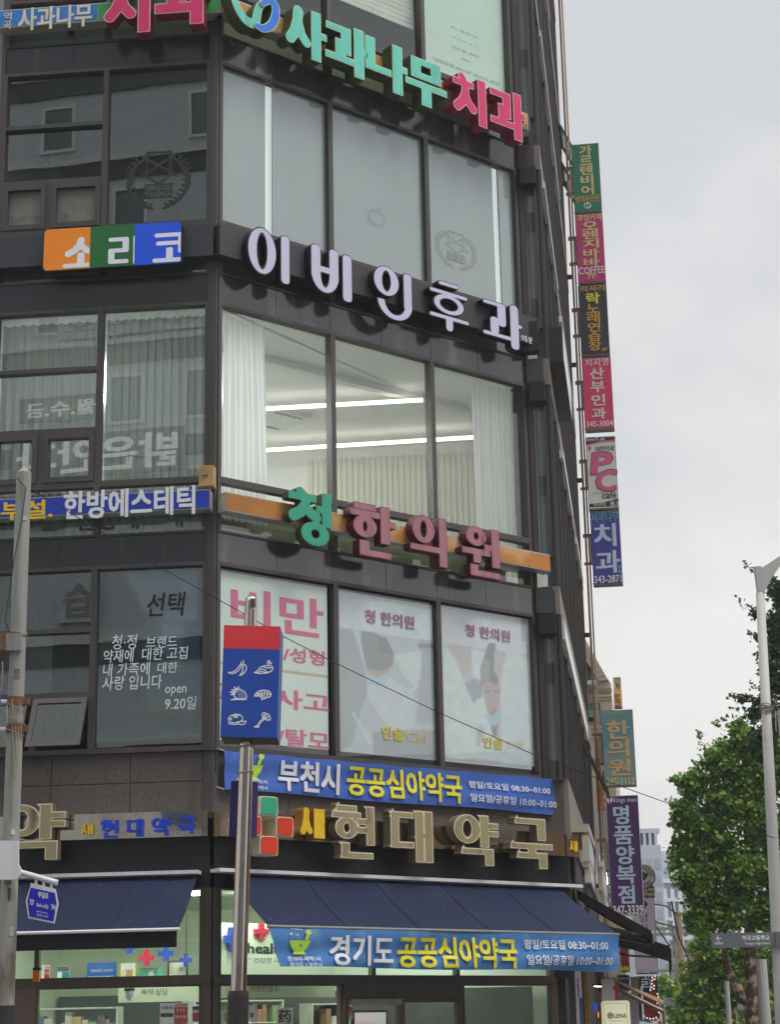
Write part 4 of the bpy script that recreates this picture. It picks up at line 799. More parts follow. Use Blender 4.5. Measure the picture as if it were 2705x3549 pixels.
# ================================================================== AWNINGS
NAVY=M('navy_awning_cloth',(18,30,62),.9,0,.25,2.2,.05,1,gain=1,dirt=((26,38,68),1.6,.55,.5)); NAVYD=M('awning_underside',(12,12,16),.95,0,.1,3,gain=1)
def awning(name,label,F,uh0,uh1,uf0,uf1,zh,zf,o0,o1,mt,val=0,n=5,rail=True,under=NAVYD,side=0):
    t=thing(name,label,'awning',F.p(uh0,o0,zf)); m=MB(); nu=n*6; nv=8; vs=[]
    for e in (0,-.012):
        for j in range(nv+1):
            v=j/nv
            for i in range(nu+1):
                s=i/nu; u=(uh0+(uh1-uh0)*s)*(1-v)+(uf0+(uf1-uf0)*s)*v; sag=-.035*math.sin(math.pi*v)-.010*abs(math.sin(math.pi*n*s))*math.sin(math.pi*min(1,v*1.2))
                vs.append(F.p(u,o0+(o1-o0)*v,zh+(zf-zh)*v+sag+e))
    K_=(nu+1)*(nv+1); fs=[(j*(nu+1)+i,(j+1)*(nu+1)+i,(j+1)*(nu+1)+i+1,j*(nu+1)+i+1) for j in range(nv) for i in range(nu)]
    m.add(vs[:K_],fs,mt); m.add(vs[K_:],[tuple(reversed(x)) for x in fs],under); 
    for k_ in range(1,n):                                  # sewn seams
        s=k_/n; pts=[]
        for j in range(nv+1):
            v=j/nv; u=(uh0+(uh1-uh0)*s)*(1-v)+(uf0+(uf1-uf0)*s)*v; pts.append(F.p(u,o0+(o1-o0)*v,zh+(zf-zh)*v-.035*math.sin(math.pi*v)+.004))
        m.tube(pts,.007,mt,5)
    if F is C or F is L:
        for _ in range(12):                                # bird lime and lint specks
            s,v=rng.random(),rng.uniform(.1,.95); u=(uh0+(uh1-uh0)*s)*(1-v)+(uf0+(uf1-uf0)*s)*v; p=F.p(u,o0+(o1-o0)*v,zh+(zf-zh)*v-.035*math.sin(math.pi*v)+.006); r_=rng.uniform(.003,.007); m.hexa([p+F.t*a*r_+F.n*b*r_*.8+np.array([0,0,c-b*r_*.5]) for c in (-.004,.003) for a,b in ((-1,-1),(1,-1),(1,1),(-1,1))],M('speck_pale',(110,114,122),.8))
    m.build('cloth',t)
    m=MB(); m.tube([F.p(uf0-.02,o1,zf-.01),F.p(uf1+.02,o1,zf-.01)],.022,WHITEM if val else GREYM,8); m.build('front_bar',t)
    if val: m=MB(); m.box(F,uf0,uf1-.015,o1-.012,o1-.004,zf-val,zf-.02,NAVYD); m.build('valance',t)
    if rail: m=MB(); m.box(F,min(uh0,uf0)-.08,max(uh1,uf1)+.3 if F is C else uh1+.02,.03,o0+.1,zh+.01,zh+.055,WHITEM); m.build('rail',t)
    if side:
        m=MB(); P_=[F.p(uh0,o0,zh),F.p(uf0,o1,zf),F.p(uf0,o1,zf-side),F.p(uh0,o0,zh-side*1.05)]; P2=[p+F.t*.012 for p in P_]; m.hexa(P_+P2,mt); m.build('side_flap',t)
    for s in (.04,.96):
        m=MB(); a=F.p(uh0+(uh1-uh0)*s,o0-.06,zh-.3); b=F.p(uf0+(uf1-uf0)*s,o1-.03,zf-.05); k=(a+b)/2+np.array([0,0,-.08])+F.t*.12*(1 if s<.5 else -1); m.tube([a,k,b],.02,GREYM,6); m.build('arm',t)
    return t
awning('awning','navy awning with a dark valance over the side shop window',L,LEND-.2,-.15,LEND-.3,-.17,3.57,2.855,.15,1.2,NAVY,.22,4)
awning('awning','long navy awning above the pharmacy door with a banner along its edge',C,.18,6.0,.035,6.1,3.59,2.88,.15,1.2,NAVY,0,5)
BLA=M('black_awning_cloth',(26,25,27),.9,0,.2,3,gain=1); BRA=M('brown_stripe_cloth',(132,108,82),.8,0,.15,6)
awning('awning','black street side awning nearest the corner',R,.75,4.3,.75,4.3,3.62,2.97,.1,1.2,BLA,.26,3,False,side=.14)
awning('awning','second black awning further along the street side',R,4.6,8.6,4.6,8.6,3.42,2.9,.05,1.5,BLA,.36,4,False,side=.26)
t=thing('awning','folded brown striped awning frame low above the lit lens sign','awning',Bf(4.2).p(.9,0,2.5)); F=Bf(4.2)
a=F.on(*q('e',690,1470)); b=F.on(*q('e',1590,1900)); c=F.on(*q('e',740,1600)); d=F.on(*q('e',1590,2010))
for k in range(4): m=MB(); m.tube([F.p(a[0],-.03*k,a[1]-.0*k),F.p(b[0],-.03*k,b[1]+.018*k)],.018,BRA if k%2 else M('tan_stripe',(170,142,108),.8),6); m.build('roll',t)
m=MB(); m.tube([F.p(c[0],.05,c[1]),F.p((c[0]+d[0])/2,.05,(c[1]+d[1])/2),F.p(d[0],.05,d[1])],.035,M('bronze_arm',(120,106,84),.5,.3),6); m.build('arm',t)
m=MB(); m.tube([F.p(a[0]-.06,0,a[1]+.06),F.p(a[0]-.04,.05,c[1]-.12)],.07,GREYM,8); m.build('bracket',t)
m=MB(); m.tube([F.p(b[0],0,b[1]),F.p(b[0]+.02,.0,b[1]-1.4)],.03,GREYM,6); m.build('post',t)
BN2=M('faded_blue_banner',(66,116,172),.85,0,.14,3,dirt=((98,140,186),2.2,.55,.8))
t,cf=banner('banner','faded blue banner hanging from the front edge of the pharmacy awning',C,q('I',298,795),q('e',912,820),q('e',940,1400),q('I',345,970),1.21,BN2,.055,1)
m=MB(); o_=1.238
tpx(m,C,'경기도',q('I',575,830),q('I',862,965),o_,WHT,.045); tpx(m,C,'공공심야약국',q('I',885,835),q('I',1412,975),o_,YEL,.05)
tpx(m,C,'평일/토요일 08:30~01:00',q('I',1445,850),q('e',752,1062),o_,WHT,.025); tpx(m,C,'일요일/공휴일 10:00~01:00',q('I',1450,920),q('e',838,1300),o_,WHT,.025)
mortar(m,C,'I',436,852,.95,o_); tpx(m,C,'밤10시-새벽1시',q('I',382,922),q('I',526,946),o_,WHT,.02); tpx(m,C,'경기도 / 부천시',q('I',386,950),q('I',530,972),o_,WHT,.015)
u,z=C.on(*q('I',441,880),o_); CB2=M('cross_print_blue',(44,96,176),.7)
m.box(C,u-.035,u+.035,o_+.0015,o_+.002,z-.012,z+.012,CB2); m.box(C,u-.012,u+.012,o_+.0025,o_+.003,z-.035,z+.035,CB2); tpx(m,C,'★',q('I',388,815),q('I',404,830),o_,WHT,0); tpx(m,C,'★',q('I',418,822),q('I',430,832),o_,WHT,0)
cf(m); m.build('print',t)
# ================================================================== PHARMACY FRONT AND INTERIOR
BRZ=M('brushed_bronze',(96,86,76),.35,.6,.12,7,streak=1)
shop=bld
ZM0,ZM1=2.235,2.315; doors=[C.on(*q('Q',1040,1400),0)[0],C.on(*q('h',700,700),0)[0]]
def pane(F,u0,u1,z0,z1,fr=.03):
    m=MB(); m.frame(F,u0,u1,z0,z1,fr,-.06,.03,BRZ); w_=m.build('window',bld); g=MB(); g.quad(F,u0+fr*.5,u1-fr*.5,z0+fr*.5,z1-fr*.5,-.02,G_P); g.build('pane',w_)
ud=L.on(*q('f',300,800))[0]
for a,b in ((LEND,ud),(ud,-.12)): pane(L,a,b,ZM1,3.42)
pane(L,ud,-.12,0,ZM0)
for a,b in ((.1,2.6),(2.6,4.1),(4.1,5.9)): pane(C,a,b,ZM1,3.42)
pane(C,.1,doors[0]-.06,0,ZM0); pane(C,doors[1]+.05,5.9,0,ZM0)
m=MB(); m.box(L,LEND,-.02,-.08,.06,ZM0,ZM1,BRZ); m.box(C,-.0,5.95,-.08,.06,ZM0,ZM1+.0015,BRZ); m.box(L,-.12,.0,-.1,.02,0,3.42,BRZ); m.box(C,.01,.1,-.1,.02,0,3.42,BRZ); m.box(C,5.9,6.0,-.1,.03,0,3.42,BRZ); m.build('shopfront_frame',bld)
m=MB(); m.box(L,LEND,ud,-.1,.0,.9,ZM0,M('bronze_cladding',(118,100,92),.4,.2,.08,4)); m.build('shopfront_panel',bld)
zl=C.on(*q('Q',1060,1390))[1]
m=MB(); m.box(C,doors[0]-.05,doors[1]+.045,-.1,.05,zl,ZM0-.002,BRZ); m.build('door_header',bld)
ym=C.on(*q('Q',1450,1450))[0]
for a,b in ((doors[0],ym),(ym,doors[1])):
    m=MB(); m.frame(C,a,b,0,zl-.002,.05,-.06,.02,BRZ); dr=m.build('door',bld); g=MB(); g.quad(C,a+.03,b-.03,.03,zl-.03,-.02,G_P); g.build('pane',dr)
m=MB(); a=C.on(*q('Q',1055,1392)); b=C.on(*q('Q',1425,1432)); m.box(C,a[0],b[0],.0,.1,b[1],a[1]-.003,M('shutter_beige',(150,138,124),.6)); tag(m.build('roller_shutter'),'beige roller shutter box over the left pharmacy door','shutter')
# room shell
SW=M('shop_white_wall',(206,222,196),.8,0,.05,1.5); SC=M('shop_ceiling',(196,210,186),.8)
m=MB(); m.box(L,LEND+.1,3.9,-4.1,-4.0,.02,2.2,M('dispensary_depth_dark',(84,88,86),.7,0,.2,2)); m.build('dark_depth_panel',bld)  # dark panel standing in for the unlit depth of the shop
m=MB(); wallq(m,L.p(LEND+.05,-4.2,0),L.p(4.15,-4.2,0),0,3.42,SW); wallq(m,L.p(LEND+.05,-.2,0),L.p(LEND+.05,-4.2,0),0,3.42,SW); wallq(m,R.p(.9,-.35,0),R.p(.9,-3,0),0,3.42,SW)
pc=[L.p(LEND,-.1,0),L.p(-.03,-.1,0),C.p(.03,-.1,0),C.p(5.85,-.1,0),R.p(.4,-.3,0),R.p(1.2,-.4,0),L.p(4.15,-4.25,0),L.p(LEND,-4.25,0)]
m.poly([p+np.array([0,0,3.41]) for p in pc],SC); m.poly([p+np.array([0,0,.01]) for p in reversed(pc)],M('shop_floor',(150,146,138),.4)); m.build('interior_wall',bld)
DLW=lamp_mat('cool_downlight',(244,248,240),75)
k=0
lbl=['round white downlight nearest the corner over the shop sign board','white downlight behind the left shop window, second from the corner','small white downlight low behind the hanging board text','white downlight above the drug shelves beside the paper sign','white downlight beside the one above the paper sign','white downlight deep behind the pharmacy door','white downlight above the framed certificates','white downlight near the shop right end']
for F,u,o in ((L,-.32,-.5),(L,-1.1,-.5),(L,-2.0,-.5),(C,.9,-.45),(C,1.9,-.45),(C,3.0,-.6),(C,4.2,-.6),(C,5.2,-.6)):
    m=MB(); p=F.p(u,o,3.37); m.tube([p,p+np.array([0,0,.04])],.14,DLW,14); tag(m.build('downlight'),lbl[k],'ceiling lamp','round downlights in the pharmacy'); k+=1
# header boards
def board(F,off,p0,p1,label,mt,cat,txt,tm,name='notice_board',th=.03):
    u0,z1=F.on(*p0,off); u1,z0=F.on(*p1,off); m=MB(); m.box(F,u0,u1,off-th,off,z0,z1,mt); o=tag(m.build(name),label,cat)
    if txt:
        m=MB()
        for tx,a,b,*bd in txt: tpx(m,F,tx,a,b,off+.004,tm,*(bd or [.01]))
        m.build('lettering',o)
    return o
HB=M('pale_green_board',(206,220,188),.7,0,.03,2); DG=M('dark_green_grey_print',(78,84,74),.7)
board(L,-.9,q('f',985,745),q('f',1700,885),'pale header board for consultation hanging inside the left shop window',HB,'board',[('복약·상담',q('f',1175,785),q('f',1395,835))],DG,'header_board')
board(C,-.9,q('g',95,612),q('g',1108,735),'pale header board for prescriptions hanging inside the corner shop window',HB,'board',[('처방전접수',q('g',400,640),q('g',640,688))],DG,'header_board')
board(C,-.75,q('g',152,115),q('g',1108,555),'pale green wall panel with health words behind the awning edge',HB,'board',[('health',q('g',380,285),q('g',700,372),.05),('" 건강한 내일',q('g',392,405),q('g',700,452),.01)],M('moss_print',(52,58,40),.7),'wall_panel')
def cross(F,off,x0,y0,x1,y1,z,mt,label,wire=True):
    u0,z1=F.on(*q(z,x0,y0),off); u1,z0=F.on(*q(z,x1,y1),off); a=(u1-u0)*.34; b=(z1-z0)*.34; m=MB()
    pg=[(u0+a,z0),(u1-a,z0),(u1-a,z0+b),(u1,z0+b),(u1,z1-b),(u1-a,z1-b),(u1-a,z1),(u0+a,z1),(u0+a,z1-b),(u0,z1-b),(u0,z0+b),(u0+a,z0+b)]
    m.prism(F,pg,off-.04,off,mt)
    if wire: m.tube([F.p((u0+u1)/2,off-.02,z1),F.p((u0+u1)/2,off-.02,3.4)],.006,BLACKM,5)
    tag(m.build('hanging_cross'),label,'ornament','hanging crosses in the pharmacy')
XB=M('cross_blue',(34,66,150),.5); XR=M('cross_crimson',(168,34,58),.5)
cross(L,-1.0,1010,385,1135,490,'f',XB,'blue cross half hidden by the awning valance, leftmost'); cross(L,-1.02,1152,462,1280,595,'f',XR,'red cross hanging left of a blue cross in the side window'); cross(L,-1.04,1314,428,1442,552,'f',XB,'blue cross hanging right of the red cross in the side window'); cross(L,-1.06,1494,492,1594,600,'f',XB,'small blue cross on a long wire nearest the corner')
cross(C,-.70,190,150,312,355,'g',XB,'blue cross on the health wall panel behind the steel pole',False); cross(C,-.70,440,120,562,258,'g',XR,'red cross on the health wall panel beside the banner end',False)
# plaques
board(L,-1.2,q('f',722,568),q('f',962,715),'blue training pharmacy plaque above the bronze bar',M('plaque_blue',(40,86,150),.5),'plaque',[('가톨릭대학교 약학대학',q('f',750,625),q('f',935,645)),('실무실습 교육 지정약국',q('f',732,680),q('f',942,702),.03)],WHT,'plaque')
o=board(L,-1.15,q('f',1000,568),q('f',1132,700),'lime and amber certificate with number 1388',M('plaque_lime',(176,190,60),.5),'plaque',None,None,'plaque')
m=MB(); a=L.on(*q('f',1012,575),-1.147); b=L.on(*q('f',1122,690),-1.147); m.box(L,a[0],b[0],-1.149,-1.146,b[1],a[1],WHT); tpx(m,L,'1388',q('f',1022,625),q('f',1102,680),-1.14,M('amber_num',(196,140,40),.6),.03); m.build('sheet',o)
board(L,-1.15,q('f',1158,610),q('f',1360,720),'mint plaque with a white drop emblem',M('plaque_mint',(110,190,160),.5),'plaque',[('●',q('f',1232,640),q('f',1280,688)),('안심하고 찾는 약국',q('f',1190,625),q('f',1330,640))],WHT,'plaque')
o=board(L,-1.2,q('f',1392,552),q('f',1560,690),'framed certificate in a dark frame near the shop corner',M('frame_brown',(90,78,66),.5),'picture frame',None,None,'picture_frame'); m=MB(); a=L.on(*q('f',1408,568),-1.19); b=L.on(*q('f',1545,690),-1.19); m.box(L,a[0],b[0],-1.199,-1.19,b[1],a[1],M('paper_ivory',(216,220,200),.7)); m.build('paper',o)
RED=M('flyer_red',(190,44,50),.6); FLW=M('flyer_white',(222,224,216),.6)
def flyer(F,off,z,x0,y0,x1,y1,label,base,blocks,texts):
    o=board(F,off,q(z,x0,y0),q(z,x1,y1),label,base,'flyer',None,None,'flyer',.004)
    m=MB()
    for (a,b,c,d,mt) in blocks: A=F.on(*q(z,a,b),off); B=F.on(*q(z,c,d),off); m.box(F,A[0],B[0],off+.0005,off+.0015,B[1],A[1],mt)
    for (tx,a,b,c,d,mt) in texts: tpx(m,F,tx,q(z,a,b),q(z,c,d),off+.004,mt,.03)
    m.build('print',o); return o
flyer(L,-.035,'f',1330,905,1562,1075,'white and red offer flyer taped to the side shop glass',FLW,[(1450,938,1560,1075,RED),(1335,988,1440,1018,M('flyer_navy',(40,48,66),.6))],[('오메가3',1342,930,1436,955,BLK),('한정판매',1455,908,1556,934,RED),('1+1',1472,944,1530,980,FLW),('₩ 59,000',1458,1008,1550,1032,FLW)])
flyer(L,-.035,'f',1598,928,1672,1062,'small flyer with a red lower half at the shop corner',FLW,[(1602,985,1668,1055,RED),(1600,932,1670,958,M('flyer_navy',(40,48,66),.6))],[])
flyer(L,-1.3,'f',345,590,412,724,'small red and white offer flyer above the bronze bar, leftmost',FLW,[(368,622,410,720,RED)],[('1+1',372,640,406,668,FLW),('한정판매',372,596,410,614,RED)])
flyer(L,-1.3,'f',478,600,576,700,'teal and grey leaflet on the inner white wall',FLW,[(478,602,575,640,M('flyer_slate',(70,80,90),.6)),(515,645,575,698,M('flyer_teal',(50,120,140),.6))],[])
flyer(C,-.035,'g',625,822,760,955,'white paper with one large brown Chinese character',M('paper_cream',(220,226,206),.6),[],[('药',636,840,742,945,M('brown_brush',(96,52,44),.6))])
flyer(C,-.035,'g',362,800,442,930,'white leaflet with small product pictures right of the steel pole',FLW,[(402,865,428,905,RED)],[('1',366,812,380,836,BLK)])
flyer(C,-.035,'g',105,812,240,958,'leaflet with a lime header left of the steel pole base',FLW,[(148,812,240,846,M('flyer_lime',(120,196,70),.6)),(108,868,150,940,M('flyer_face',(178,140,124),.6)),(184,862,236,940,M('flyer_face2',(186,150,134),.6))],[])
flyer(C,-.035,'g',1204,812,1256,918,'orange and white guard sticker on the left door glass',FLW,[(1212,815,1254,858,M('flyer_orange',(230,104,44),.6))],[('SOK',1206,866,1250,888,RED)])
for i,(a,b,c,d,lb,mt) in enumerate(((848,625,962,780,'framed certificate with a grey crescent behind the right shop glass',(186,190,190)),(992,620,1115,780,'framed yellow green certificate beside the glass panel',(150,160,90)),(725,615,810,780,'dark framed certificate beside the door post',(110,128,116)),(258,748,378,795,'pale certificate above the door shelves, left of three',(170,186,160)),(400,748,520,795,'yellowish certificate above the door shelves, middle of three',(178,184,130)),(545,748,655,795,'whitish certificate above the door shelves, right of three',(200,208,200)))):
    o=board(C,-1.6,q('h',a-10,b-8),q('h',c+10,d+8),lb,M('frame_dark',(66,56,46),.5),'picture frame',None,None,'picture_frame'); m=MB(); A=C.on(*q('h',a,b),-1.59); B=C.on(*q('h',c,d),-1.59); m.box(C,A[0],B[0],-1.6,-1.592,B[1],A[1],M('cert_%d'%i,mt,.7,0,.15,6)); m.build('paper',o)
    if i==0: m=MB(); tpx(m,C,'☾',q('h',870,640),q('h',945,760),-1.588,M('cert_ink',(86,84,96),.7),.05); m.build('print',o)
m=MB(); a=C.on(*q('h',1130,665),-1.0); b=C.on(*q('h',1565,958),-1.0); m.box(C,a[0],b[0],-1.03,-1.0,.2,a[1],M('frosted_screen',(150,176,156),.4,0,.1,1.5)); tag(m.build('glass_screen'),'pale green frosted screen at the right end of the pharmacy','screen')
TVM=lamp_mat('tv_glow',(60,34,92),.6); m=MB(); a=C.on(*q('g',1260,845),-1.4); b=C.on(*q('g',1550,980),-1.4); m.box(C,a[0],b[0],-1.46,-1.41,b[1]-.4,a[1],BLACKM); tv=tag(m.build('television'),'dark television with a purple picture behind the left pharmacy door','television'); m=MB(); m.box(C,a[0]+.03,b[0]-.03,-1.41,-1.405,b[1]-.36,a[1]-.03,TVM); m.box(C,a[0]+.03,b[0]-.18,-1.4045,-1.403,a[1]-.16,a[1]-.06,lamp_mat('tv_pink',(150,60,90),.5)); m.build('screen',tv)
# shelves with stock
def shelf(F,u0,u1,off,z1,label,n,seed):
    rr_=random.Random(seed); t=thing('drug_shelf',label,'shelf',F.p(u0,off,0)); m=MB(); SH=M('shelf_white',(196,200,190),.6)
    for i in range(n+1): m.box(F,u0,u1,off-.3,off,z1-i*.3-.02,z1-i*.3,SH)
    for u in np.linspace(u0,u1,max(2,int((u1-u0)/.7)+1)): m.box(F,u-.012,u+.012,off-.3,off+.004,z1-n*.3,z1+.004,SH)
    m.build('rack',t)
    pal=[(200,196,180),(214,214,210),(140,84,86),(96,116,144),(134,160,118),(184,168,116),(104,104,110),(160,124,96),(206,208,200)]
    for i in range(n):
        u=u0+.05; m=MB()
        while u<u1-.08:
            w=rr_.uniform(.05,.13); hh=rr_.uniform(.1,.25); c=pal[rr_.randrange(9)]; z=z1-(i+1)*.3
            if rr_.random()<.85: m.box(F,u,min(u+w*.92,u1-.02),off-.22,off-rr_.uniform(.02,.06),z+.001,z+hh,M('box_%d_%d_%d'%c,c,.6,0,.1,9))
            u+=w
        o=m.build('stock',t); o['kind']='stuff'
shelf(L,-2.75,-1.55,-1.4,2.0,'white shelf bay with coloured boxes at the shop left end',3,1); shelf(C,1.2,2.7,-2.2,2.08,'drug shelf behind the paper sign with the Chinese character',3,2); shelf(C,3.0,4.4,-1.9,2.02,'drug shelf behind the pharmacy door right leaf',3,3); shelf(C,4.15,5.1,-1.7,2.02,'drug shelf beside the green frosted screen',3,4)
t=thing('security_camera','white dome security camera in front of the consultation board','camera',L.p(-1,-.8,2)); a=L.on(*q('f',1040,800),-.85); b=L.on(*q('f',1125,862),-.85); cu=(a[0]+b[0])/2; rr0=(b[0]-a[0])/2
m=MB(); m.tube([L.p(cu,-.8,a[1]-.005),L.p(cu,-.8,a[1]+.02),L.p(cu,-.8,a[1]+.06)],[rr0,rr0,rr0*.4],BLACKM,12); m.build('mount',t); m=MB(); m.tube([L.p(cu,-.8,a[1]-.006),L.p(cu,-.8,a[1]-.05),L.p(cu,-.8,a[1]-.1),L.p(cu,-.8,a[1]-.13)],[rr0*.9,rr0*.85,rr0*.55,rr0*.2],WHITEM,12); m.build('housing',t)
t=thing('warning_lamp','small orange lamp box at the left end of the shop glass','lamp',L.p(LEND+.3,.03,2.3)); a=L.on(*q('f',282,632),.05); b=L.on(*q('f',330,725),.05); m=MB(); m.box(L,a[0],b[0],.03,.1,b[1],a[1],M('amber_lamp',(214,120,20),.4)); m.build('lens',t); m=MB(); m.box(L,a[0]-.01,b[0]+.01,.03,.08,a[1],a[1]+.03,BLACKM); m.build('cap',t)
# ================================================================== STREET SIDE SIGNS
ZT.update({'r':(2150,2850,.31703),'s':(2350,3150,.21131),'t':(2040,3350,.17857)})
EDGE=M('sign_edge_grey',(120,116,108),.5,.1,.1,6)
B13=Bf(13)
mast=thing('sign_mast','copper brown vertical mast carrying the stack of blade signs','mast',B13.p(.25,0,0))
m=MB(); CU=M('copper_brown_steel',(128,98,78),.5,.2,.2,6,streak=1)
m.box(B13,.2,.25,-.05,.05,0,TOPZ,CU); m.box(B13,.27,.31,-.05,.05,0,TOPZ,M('tan_steel',(168,146,124),.5,.2,.12,6,streak=1)); m.build('pole',mast)
for z in (4.5,8.1,10,13.6,16.4,18.6,21): m=MB(); m.box(B13,.0,.2,-.04,.04,z,z+.09,BLACKM); m.build('wall_bracket',mast)
def blade(label,p0,p1,face,t=13,br=True,name='blade_sign',grp='blade signs on the mast',edge=EDGE):
    F=Bf(t); u0,z1=F.on(*p0,.12); u1,z0=F.on(*p1,.12); z0+=.035; z1-=.015; o=thing(name,label,'sign',F.p(u0,0,z0),grp)
    m=MB(); m.box(F,u0,u1,-.12,.112,z0,z1,edge); m.build('housing',o); m=MB(); m.box(F,u0+.012,u1-.012,.112,.12,z0+.03,z1-.012,face); m.build('face',o)
    if br:
        m=MB(); zm=(z0+z1)/2; m.box(F,.31,u0,-.06,.04,zm-.3,zm+.3,M('beige_bracket',(172,164,148),.5,0,.12,5,streak=1)); m.box(F,.16,u0,-.07,.05,zm-.34,zm-.3,CU); m.box(F,.16,.36,-.07,.05,zm+.3,zm+.36,CU); m.build('bracket',o)
        m=MB(); m.tube([F.p(u0+.02,0,z0+.1),F.p(u0-.06,.0,z0-.02+.05),F.p(.3,0,zm-.55),F.p(.29,0,zm-.3)],.006,GREYM,5); m.build('cable',o)
    return o,F
GOLD=inkm('gold_letter',(206,184,128)); GOLD2=inkm('deep_gold_letter',(196,150,54)); TXO=.124
o,F=blade('green blade sign for a beer hall, topmost on the mast',q('.',1981,500),q('.',2089,738),inkm('bottle_green_face',(30,112,82)))
m=MB(); vtext(m,F,'가르텐비어',q('J',758,262),q('J',880,668),TXO,GOLD,.05,.1); tpx(m,F,'생맥주전문',q('J',720,685),q('J',932,728),TXO,GOLD2,.03); tpx(m,F,'●',q('J',795,738),q('J',862,788),TXO,WHT,0); tpx(m,F,'8F',q('J',806,750),q('J',856,778),TXO+.003,M('green_ink',(20,70,50),.6),.03); m.build('lettering',o)
o,F=blade('magenta blade sign for a fruit cafe with COFFEE and 7F',q('J',719,838),q('J',986,1424),inkm('magenta_sign_face',(176,48,104)))
m=MB(); tpx(m,F,'과일카페',q('J',735,845),q('J',950,885),TXO,GOLD,.03); vtext(m,F,'오렌지바바',q('J',782,905),q('J',930,1275),TXO,GOLD,.045,.1); tpx(m,F,'COFFEE',q('J',750,1292),q('J',975,1335),TXO,WHT,.015); tpx(m,F,'7F',q('J',822,1345),q('J',905,1380),TXO,GOLD,.02); m.build('lettering',o)
o,F=blade('near black blade sign for a singing room with gold words',q('J',745,1445),q('J',1020,2040),inkm('near_black_face',(50,48,54)))
m=MB(); tpx(m,F,'럭셔리',q('J',766,1450),q('J',972,1486),TXO,GOLD2,.03); tpx(m,F,'락',q('J',818,1510),q('J',932,1592),TXO,YEL,.05); vtext(m,F,'노래연습장',q('J',822,1602),q('J',945,1990),TXO,GOLD2,.045,.06); tpx(m,F,'6F',q('J',948,1970),q('J',998,1998),TXO,GOLD2,.03); m.build('lettering',o)
o,F=blade('rose pink blade sign for a maternity clinic with number 345-3004',q('K',776,98),q('K',1057,712),inkm('rose_face',(200,56,96)))
m=MB(); LG=inkm('pale_grey_letter',(206,196,190)); tpx(m,F,'차지영',q('K',805,110),q('K',1005,162),TXO,LG,.03); vtext(m,F,'산부인과',q('K',848,188),q('K',985,612),TXO,LG,.05,.24); tpx(m,F,'345-3004',q('K',818,640),q('K',1045,674),TXO,WHT,.02); m.build('lettering',o)
o,F=blade('white blade sign with large pink P and C letters',q('K',809,768),q('K',1095,1388),inkm('white_sign_face',(206,202,194)))
m=MB(); PI=inkm('pink_letter',(206,92,134)); DK=inkm('charcoal_band',(56,52,52)); 
def pg(pts,mt,off): m.poly([F.p(F.on(*q('K',*p),off)[0],off,F.on(*q('K',*p),off)[1]) for p in pts],mt)
pg([(815,775),(1062,768),(1062,792),(940,805),(860,825),(818,840)],DK,TXO-.003); pg([(818,842),(862,827),(940,807),(1062,794),(1062,808),(940,818),(862,836),(820,850)],PI,TXO-.002); pg([(842,1338),(960,1325),(1040,1305),(1090,1290),(1093,1358),(842,1366)],DK,TXO-.003)
tpx(m,F,'Korea PC cafe',q('K',820,778),q('K',974,797),TXO,WHT,.02); tpx(m,F,'대한민국',q('K',895,850),q('K',1054,888),TXO,BLK,.02); tpx(m,F,'●',q('K',826,848),q('K',862,882),TXO,PI,0)
for ch,a,b in (('P',(858,912),(1022,1075)),('C',(890,1058),(1058,1222))): tpx(m,F,ch,q('K',a[0]-5,a[1]-5),q('K',b[0]+5,b[1]+5),TXO,DK,.085,.12); tpx(m,F,ch,q('K',*a),q('K',*b),TXO+.004,PI,.07,.12)
tpx(m,F,'HAVE A GOOD TIME',q('K',870,1238),q('K',1010,1250),TXO,GREYM,.0); tpx(m,F,'café',q('K',948,1238),q('K',1070,1286),TXO,DK,.03,.1); tpx(m,F,'역곡역점',q('K',878,1330),q('K',982,1356),TXO,WHT,.01); tpx(m,F,'B1',q('K',1024,1318),q('K',1086,1352),TXO,WHT,.0); m.build('lettering',o)
o,F=blade('violet blue blade sign for a dentist with number 343-2871',q('K',847,1400),q('K',1130,2030),inkm('violet_blue_face',(66,60,140)))
m=MB(); PBL=inkm('pale_blue_letter',(176,196,220)); tpx(m,F,'사과나무',q('K',862,1415),q('K',1090,1480),TXO,M('teal_outline',(110,176,170),.5),.07); tpx(m,F,'사과나무',q('K',866,1419),q('K',1086,1476),TXO+.003,M('deep_green_letter',(60,104,110),.5),.0); tpx(m,F,'치',q('K',882,1512),q('K',1070,1690),TXO,PBL,.04); tpx(m,F,'과',q('K',898,1742),q('K',1108,1915),TXO,PBL,.04); vtext(m,F,'의원',q('K',1088,1858),q('K',1118,1926),TXO,PBL,.0); tpx(m,F,'343-2871',q('K',884,1950),q('K',1118,2000),TXO,WHT,.02); m.build('lettering',o)
FADT=M('faded_teal_face',(116,142,138),.5,0,.1,1,dirt=((84,136,146),1.1,.47)); FTAN=inkm('tan_letter',(196,162,112))
o,F=blade('faded teal blade sign with tan letters and number 345-1112',q('L',385,1378),q('M',645,268),FADT,12.5,True,'blade_sign','blade signs on the mast')
m=MB(); tpx(m,F,'푸른경',q('L',455,1400),q('L',592,1435),TXO,M('faded_olive',(146,150,110),.6),.01); 
for ch,a,b in (('한',(425,1462),(590,1582)),('의',(435,1600),(588,1712)),('원',(440,1735),(602,1848))): tpx(m,F,ch,q('L',*a),q('L',*b),TXO,FTAN,.045)
tpx(m,F,'345-1112',q('M',425,202),q('M',630,248),TXO,GOLD,.03); m.build('lettering',o)
PUR=inkm('purple_face',(72,40,92)); o,F=blade('deep purple blade sign for a tailor with number 347-3339',q('M',418,326),q('M',702,1203),PUR,12,True,'blade_sign','blade signs on the mast',WHITEM)
m=MB(); tpx(m,F,'Kings man',q('M',472,345),q('M',642,382),TXO,WHT,.01); 
